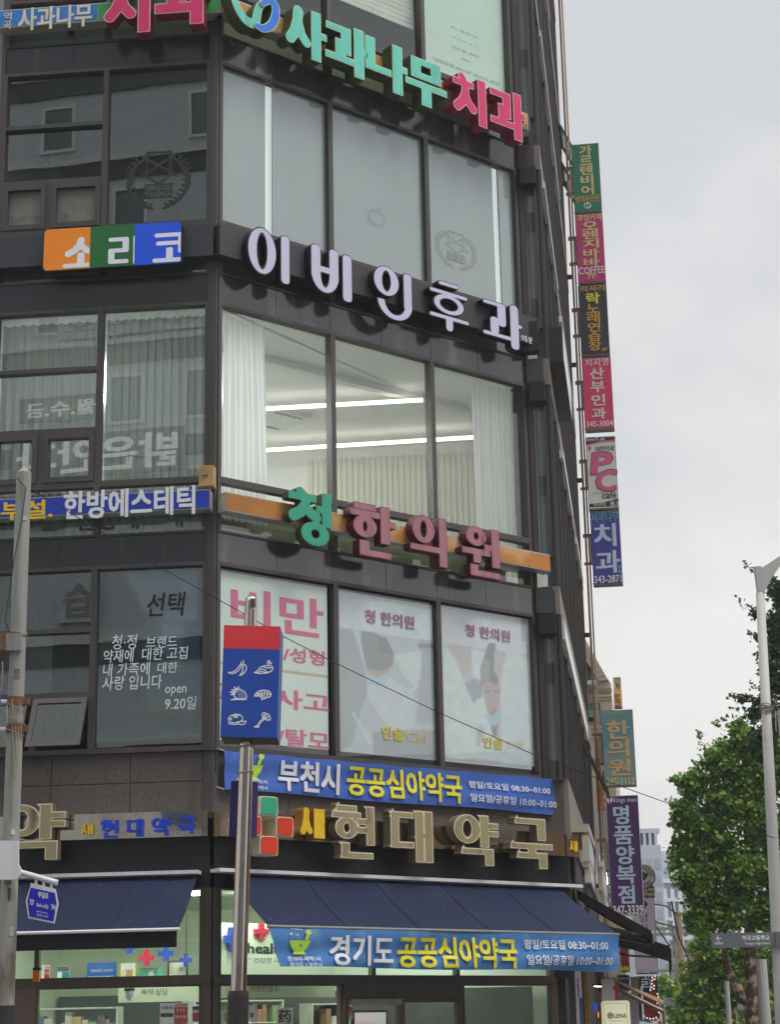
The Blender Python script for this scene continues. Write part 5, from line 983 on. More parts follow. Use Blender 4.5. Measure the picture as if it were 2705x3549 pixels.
for ch,a,b in (('명',(475,405),(588,532)),('품',(478,552),(615,675)),('양',(495,695),(628,820)),('복',(498,838),(635,962)),('점',(510,980),(630,1105))): tpx(m,F,ch,q('M',*a),q('M',*b),TXO,PBL,.045)
tpx(m,F,'347-3339',q('M',472,1126),q('M',692,1185),TXO,WHT,.04)
def pg2(z,pts,mt,off): m.poly([F.p(F.on(*q(z,*p),off)[0],off,F.on(*q(z,*p),off)[1]) for p in pts],mt)
pg2('M',[(426,348),(440,342),(446,352),(442,388),(430,372)],WHT,TXO); pg2('M',[(452,352),(458,342),(468,348),(464,370),(454,388)],WHT,TXO); m.build('lettering',o)
# signs of the buildings behind
o,F=blade('narrow cream and orange blade sign high beyond the beige building',q('L',470,1140),q('L',541,1372),inkm('orange_yellow_face',(214,164,48)),22,False,'blade_sign',None)
m=MB(); a=F.on(*q('L',472,1142),.124); b=F.on(*q('L',530,1236),.124); m.box(F,a[0],b[0],.121,.123,b[1],a[1],inkm('cream_face',(204,194,160))); vtext(m,F,'메디칼센타',q('L',484,1145),q('L',524,1232),.127,BLK,.03,.05); vtext(m,F,'한의원',q('L',484,1262),q('L',526,1372),.127,M('indigo_letter',(66,54,110),.6),.04); m.build('lettering',o)
o,F=blade('yellow blade sign with a red syllable and blue strokes beside the mast',q('c',985,1238),q('d',1112,345),inkm('yellow_sign_face',(216,164,24)),16,False,'blade_sign',None)
m=MB(); tpx(m,F,'홍',q('c',1012,1640),q('c',1150,2030),.124,RED,.08); tpx(m,F,'시',q('c',1000,1430),q('c',1125,1570),.124,M('navy_stroke',(34,40,100),.6),.08); tpx(m,F,'◠',q('c',1000,1250),q('c',1110,1330),.124,WHT,.05); m.build('lettering',o)
o,F=blade('pale grey blank vertical sign panel under the yellow blade sign',q('d',975,360),q('d',1150,1080),inkm('pale_grey_face',(150,156,152)),15.5,False,'blade_sign',None)
# small round lit sign
def disc(F,cx,cy,r,o0,o1,mt,name,parent,n=28): 
    m=MB(); m.prism(F,[(cx+r*math.cos(a),cy+r*math.sin(a)) for a in np.linspace(0,2*math.pi,n+1)[:-1]],o0,o1,mt); return m.build(name,parent)
F=Bf(14.5); a=F.on(*q('d',1010,1080)); b=F.on(*q('d',1180,1370)); cx,cy,rd=(a[0]+b[0])/2+.03,(a[1]+b[1])/2,(a[1]-b[1])/2
o=thing('round_sign','small round pale blue shop sign with a mountain mark behind the purple sign','sign',F.p(cx,0,cy-rd)); disc(F,cx,cy,rd,-.08,.08,inkm('ice_blue_face',(186,206,236),emit=.2),'face',o)
m=MB(); tpx(m,F,'화산',q('d',1020,1180),q('d',1140,1245),.086,BLK,.04); m.poly([F.p(u,.084,z) for u,z in ((cx-.16,cy+.06),(cx,cy+.2),(cx+.16,cy+.06),(cx+.1,cy+.06),(cx,cy+.14),(cx-.1,cy+.06))],inkm('vermilion',(206,84,60))); m.build('lettering',o)
for i in range(4):
    m=MB(); p=q('d',1085+8*i,1568+57*i); u,z=F.on(*p); m.tube([F.p(u,.1,z),F.p(u,.1,z+.05)],.055,lamp_mat('spot_white',(255,252,244),7),10); tag(m.build('spot_lamp'),['highest of four small spot lamps beside the purple sign','second highest of four small spot lamps beside the purple sign','third of four small spot lamps beside the purple sign','lowest of four small spot lamps beside the purple sign'][i],'lamp','spot lamps beside the purple sign')
o,F=blade('lit pale blue vertical sign with black strokes left of the purple sign',q('d',1140,1440),q('d',1228,2204),inkm('ice_blue_face',(186,206,236),emit=.2),14,False,'blade_sign',None)
m=MB(); vtext(m,F,'산고고',q('d',1142,1480),q('d',1222,2190),.125,BLK,.06); m.build('lettering',o)
F=Bf(19); cx,cy=F.on(*q('r',262,595)); rd=F.on(*q('r',392,595))[0]-cx
o=thing('round_sign','round black and white espresso coffee sign half behind the purple sign','sign',F.p(cx,0,cy-rd)); WF=inkm('round_white_face',(196,196,194))
disc(F,cx,cy,rd,-.1,.09,BLACKM,'housing',o); disc(F,cx,cy,rd*.96,.09,.1,WF,'face',o); m=MB()
for r0,r1 in ((.93,.9),(.56,.53)):
    n=40; vs=[F.p(cx+rd*r*math.cos(2*math.pi*k/n),.104,cy+rd*r*math.sin(2*math.pi*k/n)) for r in (r0,r1) for k in range(n)]; m.add(vs,[(k,(k+1)%n,n+(k+1)%n,n+k) for k in range(n)],BLK)
def ctext(txt,a0,a1,r,h,flip):
    for i,ch in enumerate(txt):
        a=math.radians(a0+(a1-a0)*i/(len(txt)-1)); v,f,_=glyph(ch,.03); w=v[:,0].max()-v[:,0].min(); k=h/.72; X=(v[:,0]-v[:,0].min()-w/2)*k; Yv=(v[:,1]-.36)*k; rot=a-math.pi/2 if not flip else a+math.pi/2
        c_,s_=math.cos(rot),math.sin(rot); m.add([F.p(cx+r*math.cos(a)+x*c_-y*s_,.105,cy+r*math.sin(a)+x*s_+y*c_) for x,y in zip(X,Yv)],f,BLK)
ctext('ESPRESSO',150,10,rd*.73,rd*.25,False); ctext('COFFEE',225,315,rd*.73,rd*.25,True)
crestlines=[[(.5,.9),(.3,.7),(.3,.4),(.5,.15),(.7,.4),(.72,.7),(.5,.9)],[(.35,.6),(.65,.6)],[(.5,.15),(.5,.5)],[(.2,.5),(.1,.8)],[(.8,.5),(.9,.8)]]
strokes(m,F,crestlines,cx-rd*.4,cx+rd*.4,cy-rd*.4,cy+rd*.4,.105,BLK,.04,60); m.build('lettering',o)
o,F=blade('cream sign with black and green blocks below the round coffee sign',q('r',255,690),q('r',388,835),inkm('cream_face',(204,194,160)),19.3,False,'blade_sign',None)
m=MB(); tpx(m,F,'■',q('r',300,705),q('r',372,765),.124,BLK,.0); tpx(m,F,'≈',q('r',308,718),q('r',364,750),.127,WHT,.05); tpx(m,F,'네 나',q('r',262,795),q('r',378,832),.124,M('bottle_print',(40,84,60),.6),.04); m.build('lettering',o)
o,F=blade('pale lilac vertical sign with thin purple words behind the awnings',q('r',135,830),q('r',425,1672),inkm('pale_lilac_face',(190,180,196)),18,False,'blade_sign',None)
m=MB(); NV=M('indigo_print',(60,44,120),.6)
for ch,a,b in (('경',(205,985),(305,1090)),('심',(212,1110),(305,1210)),('당',(212,1240),(305,1330))): tpx(m,F,ch,q('r',*a),q('r',*b),.124,NV,.0)
tpx(m,F,'◆',q('r',225,845),q('r',312,945),.124,NV,.02); tpx(m,F,'SINCE 19',q('r',205,1600),q('r',320,1622),.124,GREYM,.0); tpx(m,F,'40년을 말하다',q('r',188,1632),q('r',392,1660),.124,BLK,.0); m.build('lettering',o)
o,F=blade('maroon vertical sign ending in yellow number 686',q('e',920,800),q('e',1085,1435),M('maroon_face',(120,40,52),.5),9.5,False,'blade_sign',None)
m=MB(); tpx(m,F,'686',q('e',945,1318),q('e',1068,1386),.124,YEL,.03); m.build('lettering',o)
o,F=blade('plain navy panel under the maroon sign',q('t',560,150),q('t',820,515),M('navy_panel',(38,44,84),.5),9.6,False,'blade_sign',None)
o,F=blade('black vertical sign with grey syllables and a red guitar',q('r',180,1676),q('r',442,2185),M('black_face',(34,30,34),.5),17,False,'blade_sign',None)
m=MB(); tpx(m,F,'고',q('t',1030,110),q('t',1225,250),.124,PBL,.0); tpx(m,F,'리',q('t',1040,275),q('t',1225,440),.124,PBL,.05); m.build('lettering',o)
gu=thing('guitar_sign','dark red guitar shaped sign edged with white bulbs','sign',F.p(F.on(*q('t',1200,1040))[0],.15,F.on(*q('t',1200,1040))[1])); GR=M('guitar_red',(112,26,38),.4)
P_=[F.on(*q('t',*p),.15) for p in ((1235,180),(1320,180),(1300,470),(1370,540),(1385,640),(1345,720),(1400,860),(1395,970),(1300,1035),(1130,1030),(1050,950),(1070,840),(1140,720),(1115,600),(1130,510),(1215,470))]
m=MB(); m.prism(F,P_[::-1],.13,.2,GR); m.build('body',gu)
m=MB(); BU=lamp_mat('bulb_dim',(250,240,225),.8)
for p in ((1248,210),(1305,185),(1245,270),(1292,245),(1240,335),(1282,372),(1228,400),(1275,430),(1208,455),(1350,530),(1368,585),(1350,710),(1378,890),(1325,990),(1268,1012),(1205,1012),(1145,1000),(1090,965)):
    u,z=F.on(*q('t',*p),.2); m.tube([F.p(u,.2,z),F.p(u,.225,z)],.02,BU,7)
m.build('bulb',gu)['kind']='stuff'
# lens shop light box
F=Bf(2); p0,p1=F.on(*q('t',247,665)),F.on(*q('t',840,1300)); r=.05; u0,u1,z0,z1=p0[0],p1[0],p1[1],p0[1]
o=thing('lit_sign','glowing cream rounded light box of a contact lens shop','sign',F.p(u0,0,z0)); rcb=lambda e:[(x+(r-e)*math.cos(a),y+(r-e)*math.sin(a)) for x,y,s in ((u1-r,z1-r,0),(u0+r,z1-r,1),(u0+r,z0+r,2),(u1-r,z0+r,3)) for a in np.linspace(s*math.pi/2,(s+1)*math.pi/2,6)]
m=MB(); m.prism(F,rcb(0),-.1,.1,M('cream_shell',(206,200,176),.4,emit=.2)); m.build('housing',o); m=MB(); m.prism(F,rcb(.012),.1,.106,M('warm_lit_face',(226,214,180),.4,0,.03,2,emit=.45)); m.build('face',o)
m=MB(); DB=M('dark_brown_ink',(60,34,30),.6); a=F.on(*q('t',300,715),.11); b=F.on(*q('t',782,1300),.11); m.frame(F,a[0],b[0],b[1],a[1],.004,.107,.109,DB)
tpx(m,F,'LENS',q('t',502,918),q('t',742,992),.11,DB,.03); tpx(m,F,'O',q('t',375,890),q('t',490,1010),.11,DB,.03); tpx(m,F,'●',q('t',408,925),q('t',455,975),.11,DB,.0); tpx(m,F,'Contact lens franchise',q('t',415,1040),q('t',706,1062),.11,GREYM,.0); m.build('lettering',o)
# metal ended boxes along the street facade
def rbox(t0,t1,z,p0,p1,mt,label,nm='light_box',cat='light box',grp='light boxes along the street side'):
    F=Bf(t0); u0,z1=F.on(*q(z,*p0)); u1,z0=F.on(*q(z,*p1)); m=MB(); m.box(R,t0,t1,u0,u1,z0,z1,mt); o=m.build(nm); tag(o,label,cat,grp)
    m=MB(); m.box(R,t0+.02,t1-.02,u1,u1+.006,z0+.03,z1-.03,M('lightbox_face',(186,190,206),.4,0,.3,5)); m.build('face',o); return o
SILV=M('silver_box_end',(186,176,160),.4,.2,.12,6,streak=1)
rbox(.5,3.4,'d',(435,590),(790,730),SILV,'wide beige box end above the band end')
rbox(.4,2.6,'d',(650,800),(800,1290),SILV,'tall silver box end right of the small orange syllable')
rbox(.45,2.4,'d',(665,1296),(800,1410),M('ivory_box',(196,188,164),.5),'short ivory box under the tall silver box')
rbox(.5,2.2,'d',(700,1430),(825,1700),M('ivory_box',(196,188,164),.5),'ivory box hanging lowest under the silver box')
rbox(6.2,9,'d',(950,1410),(1060,1860),SILV,'long pale light box end left of the spot lamps')
rbox(6.0,9,'d',(985,1290),(1050,1400),M('ivory_box',(196,188,164),.5),'small ivory box above the long pale light box')
rbox(6.6,9,'d',(1010,1960),(1110,2204),SILV,'low pale light box end just above the black awning')
m=MB(); F=Bf(1.2)
a=F.on(*q('e',255,1410)); b=F.on(*q('e',345,2204)); m.box(F,a[0]-.02,b[0]+.02,-.03,0,b[1]-1,a[1]+.1,WHITEM); o=tag(m.build('shop_poster'),'tall white and blue poster with pink drawing at the shop corner','poster'); m=MB(); c=F.on(*q('e',300,1800)); m.box(F,a[0]+.03,b[0]+.02,.001,.004,b[1]-1,c[1],M('poster_blue',(70,80,150),.6)); tpx(m,F,'§',q('e',272,1500),q('e',312,1790),.006,M('poster_pink',(176,90,110),.6),.08); m.build('print',o)
m=MB(); F=Bf(1.9); a=F.on(*q('e',365,1405)); b=F.on(*q('e',470,2204)); 
YB=M('yellow_tile',(176,124,44),.6,0,.2,8)
for i in range(9): m.box(F,a[0],b[0],-.1,0,b[1]-.3+i*.19,b[1]-.3+i*.19+.175,YB)
tag(m.build('tiled_pillar'),'narrow yellow tiled pillar right of the white and blue poster','pillar')
m=MB(); F=Bf(3.2); a=F.on(*q('e',640,1520)); b=F.on(*q('e',850,2204)); m.box(F,a[0],b[0],-.2,0,b[1]-1,a[1],INTW); tag(m.build('display_panel'),'white display panel behind the lit lens sign','panel')
m=MB(); F=Bf(3.4); a=F.on(*q('t',515,300)); b=F.on(*q('t',600,660)); m.box(F,a[0],b[0],-.1,.0,b[1],a[1],RED); tag(m.build('banner_sign'),'small bright red sign strip above the lens sign','sign')
m=MB(); F=Bf(2.5); a=F.on(*q('t',85,375)); b=F.on(*q('t',260,455)); m.box(F,a[0],b[0],-.5,0,a[1],a[1]+.03,BLACKM); lp=tag(m.build('shop_lamp'),'four lit strips under the dark soffit left of the striped awning frame','lamp')
for i in range(4): m=MB(); m.box(F,a[0]+.02+i*.012,b[0]-.08+i*.025,-.1-.09*i,-.06-.09*i,a[1]-.01,a[1]-.001,lamp_mat('strip_white',(255,252,246),6)); m.build('strip',lp)
m=MB(); a=F.on(*q('t',110,710)); b=F.on(*q('t',180,860)); m.box(F,a[0],b[0],-.04,0,b[1],a[1],M('blue_lit',(40,80,220),.4,emit=.5)); tag(m.build('lit_sign'),'tiny glowing blue sign left of the lens sign','sign')
m=MB(); a=F.on(*q('t',185,880)); b=F.on(*q('t',212,990)); m.box(F,a[0],b[0],-.04,0,b[1],a[1],M('orange_lit',(240,140,30),.4,emit=1.0)); tag(m.build('lit_sign'),'tiny glowing orange strip left of the lens sign','sign')
m=MB(); F=Bf(8); a=F.on(*q('t',820,235)); b=F.on(*q('t',985,515)); m.box(F,a[0],b[0],-.4,0,b[1],a[1],M('ivory_box',(196,188,164),.5)); o=tag(m.build('wall_cabinet'),'ivory metal cabinet right of the navy panel','cabinet'); m=MB(); m.box(F,a[0]-.4,b[0]+.02,-.45,.03,a[1],a[1]+.03,WHITEM); m.build('top_plate',o)
m=MB(); a=F.on(*q('t',600,520)); b=F.on(*q('t',990,980)); m.box(F,a[0],b[0],-.5,-.05,b[1]-1,a[1],inkm('pale_lilac_face',(190,180,196))); tag(m.build('display_panel'),'pale lilac hoarding panel behind the folded awning arm','panel')
m=MB(); F=Bf(11); a=F.on(*q('t',1020,390)); b=F.on(*q('t',1085,870)); m.box(F,a[0],b[0],-.2,0,b[1]-.5,a[1],WHITEM); tag(m.build('notice_panel'),'white narrow notice panel left of the red guitar','notice')
F=Bf(14); a=F.on(*q('t',1330,1010)); b=F.on(*q('t',1475,1200)); o=board(F,0,q('t',1330,1010),q('t',1475,1200),'small white sign with a red round mark below the guitar',WHT,'sign',[('a',q('t',1370,1060),q('t',1430,1108),.1)],RED,'street_sign')
m=MB(); F=Bf(10); P_=[F.on(*q('t',*p)) for p in ((840,960),(1240,1075),(1240,1105),(840,990))]; m.prism(F,P_[::-1],-.6,0,M('green_canopy',(70,104,90),.6)); tag(m.build('canopy_edge'),'dull green canopy edge at the bottom right of the lens sign','canopy')
# ================================================================== BUILDINGS BEYOND
F=Bf(20); BEI=M('beige_stone_cladding',(178,166,152),.75,0,.1,2); BEI2=M('brown_stone_course',(146,128,112),.75,0,.1,2)
b2=thing('stone_building','beige stone clad building with a sloping gable beyond the dark tower','building',F.p(.3,0,0))
on=lambda x,y:F.on(x,y)
P_=[on(2019,2195),on(2107,2352),on(2118,2366)]; m=MB(); m.prism(F,[(-1.,0),(P_[2][0],0),P_[2],P_[1],P_[0],(-1.,P_[0][1]+.8)],-9,-.0,BEI); m.build('wall',b2)
zs_=[on(*q('c',900,y))[1] for y in (190,235,300,345,700,780,860,930)]
m=MB()
for z in zs_: m.box(F,-1,P_[2][0]+.01,-.02,.012,z-.012,z+.012,BEI2)
a=on(*q('c',830,150)); m.box(F,-1,P_[2][0]+.02,-.02,.014,on(*q('c',900,232))[1],on(*q('c',900,170))[1],BEI2)
sl=[on(*q('L',265,905)),on(*q('L',440,1165)),on(*q('L',375,1172)),on(*q('L',265,1010))]; m.prism(F,sl[::-1],-.1,.08,BEI)
for k in range(7): 
    t_=k/7; x0=sl[0][0]+(sl[1][0]-sl[0][0])*t_; y0=sl[0][1]+(sl[1][1]-sl[0][1])*t_; x1=sl[3][0]+(sl[2][0]-sl[3][0])*t_; y1=sl[3][1]+(sl[2][1]-sl[3][1])*t_; m.tube([F.p(x0,.085,y0),F.p(x1,.085,y1)],.008,BEI2,4)
m.build('trim',b2)
a=on(*q('c',838,378)); b=on(*q('c',1086,695)); m=MB(); m.frame(F,a[0],b[0],b[1],a[1],.03,-.02,.02,GREYM); w_=m.build('window',b2); m=MB(); m.quad(F,a[0],b[0],b[1],a[1],.008,M('teal_glass',(74,120,112),.12,0,.2,2)); m.build('pane',w_)
m=MB(); c=on(*q('c',860,500)); m.box(F,a[0]+.03,b[0]-.03,.01,.016,b[1]+.03,c[1],M('teal_blind',(104,140,128),.5)); m.build('blind',w_)
a=on(*q('L',262,1010)); b=on(*q('L',318,1170)); m=MB(); m.box(F,a[0]-.4,a[0]+.25,.0,.03,b[1],a[1],M('dark_teal_glass',(58,80,82),.12)); m.build('window',b2)
t=thing('scalloped_awning','small white scalloped window awning on the beige building','awning',F.p(0,0,on(*q('c',830,150))[1])); a=on(*q('c',825,70)); b=on(*q('c',1025,150)); m=MB(); m.box(F,a[0],b[0],0,.3,b[1]+.06,a[1],WHITEM); m.build('cover',t); m=MB()
for i in range(6): u=a[0]+(b[0]-a[0])*(i+.5)/6; w=(b[0]-a[0])/12; m.prism(F,[(u+w*math.cos(k),b[1]+.06+w*.8*math.sin(k)) for k in np.linspace(math.pi,2*math.pi,7)],.28,.3,WHITEM)
m.build('scallop',t)
m=MB(); F16=Bf(15.5); a=F16.on(*q('c',975,930)); b=F16.on(*q('c',1100,1235)); m.box(F16,a[0],b[0],-.4,0,b[1],a[1],M('brown_panel',(112,90,72),.6,0,.2,4,streak=1)); tag(m.build('blank_sign'),'brown weathered sign back between the mast and the teal sign','sign')
def tower(label,Y,x0,x1,ytop,depth,mt,mt2,rows,cols,roof=None):
    F=Fr0(Y); u0,z1=F.on(x0,ytop); u1,_=F.on(x1,ytop); o=thing('apartment_building',label,'building',F.p(u0,0,0)); m=MB(); m.box(F,u0,u1,-depth,0,-.1,z1,mt); m.build('wall',o)
    for i in range(cols):
        for j in range(rows):
            w=(u1-u0)/cols; h=z1/(rows+1); m=MB(); m.box(F,u0+w*(i+.18),u0+w*(i+.82),-.02,.05,h*(j+.5),h*(j+1.15),mt2); m.build('window',o)
    return o,F,u0,u1,z1
TW=M('hazed_tower_paint',(168,174,184),.8,0,.04,.05,gain=1.2); TW2=M('hazed_tower_window',(150,156,168),.4,0,.08,.2,gain=1.2); TW3=M('white_tower_paint',(206,210,214),.8,0,.03,.05,gain=1.2)  # grey and white paint, paled toward the sky to carry distance haze
tower('low grey street block behind the tree trunks',88,2500,2800,3340,10,M('grey_block_paint',(104,112,116),.8,0,.08,.3),M('grey_block_window',(70,80,86),.3),3,5)
o,F,u0,u1,z1=tower('tall pale grey apartment tower beyond the coffee sign',170,2175,2292,2930,14,TW,TW2,11,4)
m=MB()
for i in range(6): m.box(F,u0+(u1-u0)*i/6,u0+(u1-u0)*i/6+.25,-3,-.2,z1,z1+1.1,TW)
m.box(F,u0,u1,-3,-.2,z1+1.1,z1+1.5,TW); m.build('roof_frame',o)
o,F,u0,u1,z1=tower('white balconied apartment block right of the grey tower',185,2294,2420,2950,12,M('white_block_paint',(178,184,194),.8,0,.03,.05,gain=1.2),TW2,9,4)
m=MB()
for j in range(9): m.box(F,u0-.2,u1,.05,.5,z1/10*(j+.3),z1/10*(j+.3)+.35,TW3)
for i in range(5): m.box(F,u0+(u1-u0)*i/5-.1,u0+(u1-u0)*i/5+.25,.05,.45,0,z1*.8,TW3)
m.build('balcony_frame',o)
tower('low cream block between the poles and the trees',120,2330,2480,3400,10,M('cream_block',(196,188,176),.8,0,.05,.1,gain=1.2),TW2,3,4)
# ================================================================== POLES, WIRES, STREET FURNITURE
GALV=M('galvanised_pole',(142,142,136),.6,.15,.25,5,.15,1,dirt=((104,90,78),3.5,.56,.35)); RUST=M('rusty_band',(112,78,58),.7,.2,.25,9); ROPE=M('pale_rope',(150,136,116),.9)
F=Fr0(19); uc=(F.on(77,1690)[0]+F.on(27,3300)[0])/2; ztop=F.on(77,1640)[1]
lp=thing('utility_pole','grey galvanised pole with pointed cap and tied ropes at the left edge','pole',F.p(uc,0,-.0))
m=MB(); m.tube([F.p(uc,0,0),F.p(uc,0,4),F.p(uc,0,ztop)],[.098,.085,.079],GALV,20); m.build('shaft',lp,smooth=False)
m=MB(); m.tube([F.p(uc,0,ztop),F.p(uc,0,ztop+.07)],[.08,.012],GALV,12); m.build('cap',lp)
zc=F.on(26,3340)[1]
m=MB(); m.tube([F.p(uc,0,-.1),F.p(uc,0,F.on(20,3485)[1])],.115,M('dark_base_sleeve',(48,46,46),.6),16); m.build('base_sleeve',lp)
for yy in (1640,1830):
    m=MB(); z=F.on(*q('i',100,yy+30))[1]; m.tube([F.p(uc,0,z-.04),F.p(uc,0,z+.05)],.094,RUST,18); m.box(F,uc+.07,uc+.14,-.03,.03,z-.03,z+.04,RUST); m.build('clamp',lp)
    m=MB(); m.tube([F.p(uc-.05,.02,z),F.p(uc-.6,.05,z)],.026,WHITEM,10); m.build('arm',lp)
m=MB(); z=F.on(*q('i',100,1260))[1]; m.box(F,uc-.3,uc+.0,-.16,.11,z-.09,z+.09,RUST); m.box(F,uc-.1,uc+.06,.08,.12,z-.1,z+.08,GALV); m.build('bracket',lp)
m=MB(); z=F.on(*q('i',130,1215))[1]
for k in range(4): m.tube([F.p(uc+.088*math.cos(a),.088*math.sin(a),z+.012*k+.01*math.sin(a*2+k)) for a in np.linspace(0,2*math.pi,17)],.007,ROPE,5)
for x_,y_,dy in ((95,1660,160),(60,1700,220),(150,1690,260),(140,1850,380),(100,1850,620),(120,1850,300),(30,1400,240)):
    a=F.on(*q('i',x_,y_)); b=F.on(*q('i',x_+random.uniform(-25,20),y_+dy)); m.tube([F.p(a[0],.1,a[1]),F.p((a[0]+b[0])/2+.02,.12,(a[1]+b[1])/2),F.p(b[0],.1,b[1])],.006,ROPE,5)
for zz in (F.on(*q('i',100,1710))[1],F.on(*q('i',100,1800))[1],F.on(*q('i',100,1880))[1]): m.tube([F.p(uc+.1*math.cos(a),.1*math.sin(a),zz+.04*math.sin(a+zz)) for a in np.linspace(0,2*math.pi,17)],.006,ROPE,5)
m.build('rope',lp)
m=MB()
for z_,a_,w_,h_,c_ in ((2.6,-1.2,.05,.09,(176,172,160)),(3.1,-1.9,.07,.05,(120,104,84)),(3.6,-1.4,.04,.06,(186,182,170)),(5.2,-1.7,.06,.1,(104,96,86)),(6.9,-1.35,.05,.05,(168,160,146)),(2.95,-1.5,.03,.12,(88,80,70))):
    r_=.0985 if z_<4 else .088; aa=[a_+k*w_/r_/4 for k in range(5)]; m.add([F.p(uc+r_*math.cos(t_),-r_*math.sin(t_),zz) for zz in (z_,z_+h_) for t_ in aa],[(k,k+1,k+6,k+5) for k in range(4)],M('residue_%d'%int(z_*10),c_,.9,0,.3,20))
m.build('sticker_residue',lp)
m=MB(); a=F.on(*q('i',5,1700)); m.box(F,uc-.75,F.on(*q('i',10,1700))[0],.05,.08,F.on(*q('i',5,1850))[1],F.on(*q('i',5,1550))[1],M('road_sign_blue',(40,84,170),.4)); m.build('sign_plate',lp)
m=MB(); pts=[F.on(*q('i',*p)) for p in ((130,130),(188,200),(160,440),(110,690),(75,930),(45,1110),(80,1200))]; m.tube([F.p(u,.095,z) for u,z in pts],.006,BLACKM,5); m.build('cable',lp)
wp=[(101,1692,19),(339,1835,19.1),(554,1966,19.2),(851,2130,19.5),(975,2202,19.6),(1157,2295,19.8),(1520,2469,20.2),(1845,2612,20.6),(2053,2689,21),(2312,2782,21.4),(2690,2905,21.85)]
m=MB(); m.tube([Fr0(Y).p(*(lambda a:(a[0],0,a[1]))(Fr0(Y).on(x,y))) for x,y,Y in wp],.0048,M('black_cable',(24,24,24),.7,gain=1),6); tag(m.build('overhead_cable'),'thin black cable sagging from the left pole across the corner to the lamp post','cable')
# street name sign
sn=thing('street_name_sign','small blue street name plate hanging from a white arm on the left pole','sign',F.p(uc,.1,F.on(*q('j',300,1390))[1]))
Fs=Fr0(18.85); J_=lambda x,y:Fs.on(*q('j',x,y))
m=MB(); m.prism(Fs,[J_(*p) for p in ((0,1045),(145,1045),(172,1005),(172,960),(150,920),(150,732),(0,732))],-.02,.05,WHITEM); m.build('bracket',sn)
m=MB(); m.tube([Fs.p(*(lambda a:(a[0],.0,a[1]))(J_(150,980))),Fs.p(*(lambda a:(a[0],.0,a[1]))(J_(462,1068)))],.03,WHITEM,12); m.build('arm',sn)
m=MB()
for p in ((288,1062),(350,1080),(412,1096)): a=J_(*p); m.box(Fs,a[0]-.012,a[0]+.012,-.01,.01,a[1]-.07,a[1]+.04,WHITEM)
m.prism(Fs,[J_(*p) for p in ((246,1095),(448,1138),(448,1118),(246,1068))],-.012,.012,WHITEM); m.build('hanger',sn)
op=[(245,1092),(207,1215),(228,1352),(437,1396),(470,1240),(452,1140)]
m=MB(); m.prism(Fs,[J_(*p) for p in op],-.012,.012,WHITEM); m.build('plate',sn)
ip=[(248,1106),(221,1215),(238,1340),(430,1380),(456,1240),(442,1150)]
m=MB(); m.prism(Fs,[J_(*p) for p in ip],.012,.016,M('plate_royal_blue',(28,34,160),.4,0,.04,3)); m.build('face',sn)
def ttext(m,F,txt,p0,p1,tilt,z,off,mt,b):            # tilted line of text: p0 left-bottom, p1 right-top (along the tilt)
    v,f,_=glyph(txt,b); a=v.min(0); c=v.max(0); A=F.on(*q(z,*p0),off); B_=F.on(*q(z,*p1),off); w=B_[0]-A[0]; h=(B_[1]-A[1])+w*tilt
    m.add([F.p(A[0]+(x-a[0])/(c[0]-a[0])*w,off,A[1]+(y-a[1])/(c[1]-a[1])*h-(x-a[0])/(c[0]-a[0])*w*tilt) for x,y,_z in v],f,mt)
m=MB()
ttext(m,Fs,'부일로',(303,1185),(388,1150),.2,'j',.02,WHT,.02); ttext(m,Fs,'Buil-ro(St)',(294,1268),(388,1245),.2,'j',.02,WHT,.01); ttext(m,Fs,'737',(236,1245),(273,1205),.2,'j',.02,WHT,.02); ttext(m,Fs,'741',(410,1285),(446,1245),.2,'j',.02,WHT,.02); ttext(m,Fs,'富一路 | プイルロ',(295,1340),(384,1328),.2,'j',.02,WHT,.0)
m.tube([Fs.p(*(lambda a:(a[0],.018,a[1]))(J_(294,1298))),Fs.p(*(lambda a:(a[0],.018,a[1]))(J_(384,1315)))],.002,WHT,4); m.build('lettering',sn)
# stainless pole with the market sign
F=Fr0(19); tp=F.on(*q('k',468,160)); bt=F.on(826,3460); dx=(tp[0]-bt[0])/(tp[1]-bt[1]); ux=lambda z: bt[0]+(z-bt[1])*dx
sp=thing('steel_pole','polished stainless pole standing in front of the corner with a market sign','pole',F.p(ux(0),0,0))
m=MB(); zc=F.on(828,3452)[1]; m.tube([F.p(ux(z),0,z) for z in (0,zc,tp[1]-.1,tp[1]-.03,tp[1])],[.086,.08,.0665,.06,.03],STEEL,28,True); 
m.build('shaft',sp,smooth=True)
m=MB(); m.tube([F.p(ux(-.1),0,-.1),F.p(ux(zc),0,zc),F.p(ux(zc),0,zc+.05)],[.11,.105,.098],M('dark_brown_sleeve',(44,36,34),.55),20); m.build('base_sleeve',sp)
m=MB(); a=F.on(*q('k',500,190),.07); b=F.on(*q('k',480,320),.07)
m.tube([F.p(a[0]-.012,.055,a[1]),F.p(b[0]+.01,.055,b[1]+.02)],[.026,.026],M('dark_slot',(90,80,70),.3,.6),10); m.tube([F.p(b[0]-.022,.062,b[1]),F.p(b[0]-.03,.062,b[1]-.3)],.01,STEEL,8); m.tube([F.p(b[0]+.02,.062,b[1]),F.p(b[0]+.012,.062,b[1]-.3)],.01,STEEL,8); m.build('slot',sp)
for yy in (735,1010):
    m=MB(); z=F.on(*q('l',380,yy if yy<900 else 370))[1]
    for k in range(3): m.tube([F.p(ux(z)+.078*math.cos(a),.078*math.sin(a),z+.012*k+.01*math.sin(a+k)) for a in np.linspace(0,2*math.pi,15)],.004,ROPE,5)
    m.build('tie_wire',sp)
P_=[F.on(*q('k',*p),.2) for p in ((130,520),(825,537),(783,1908),(82,1897))]
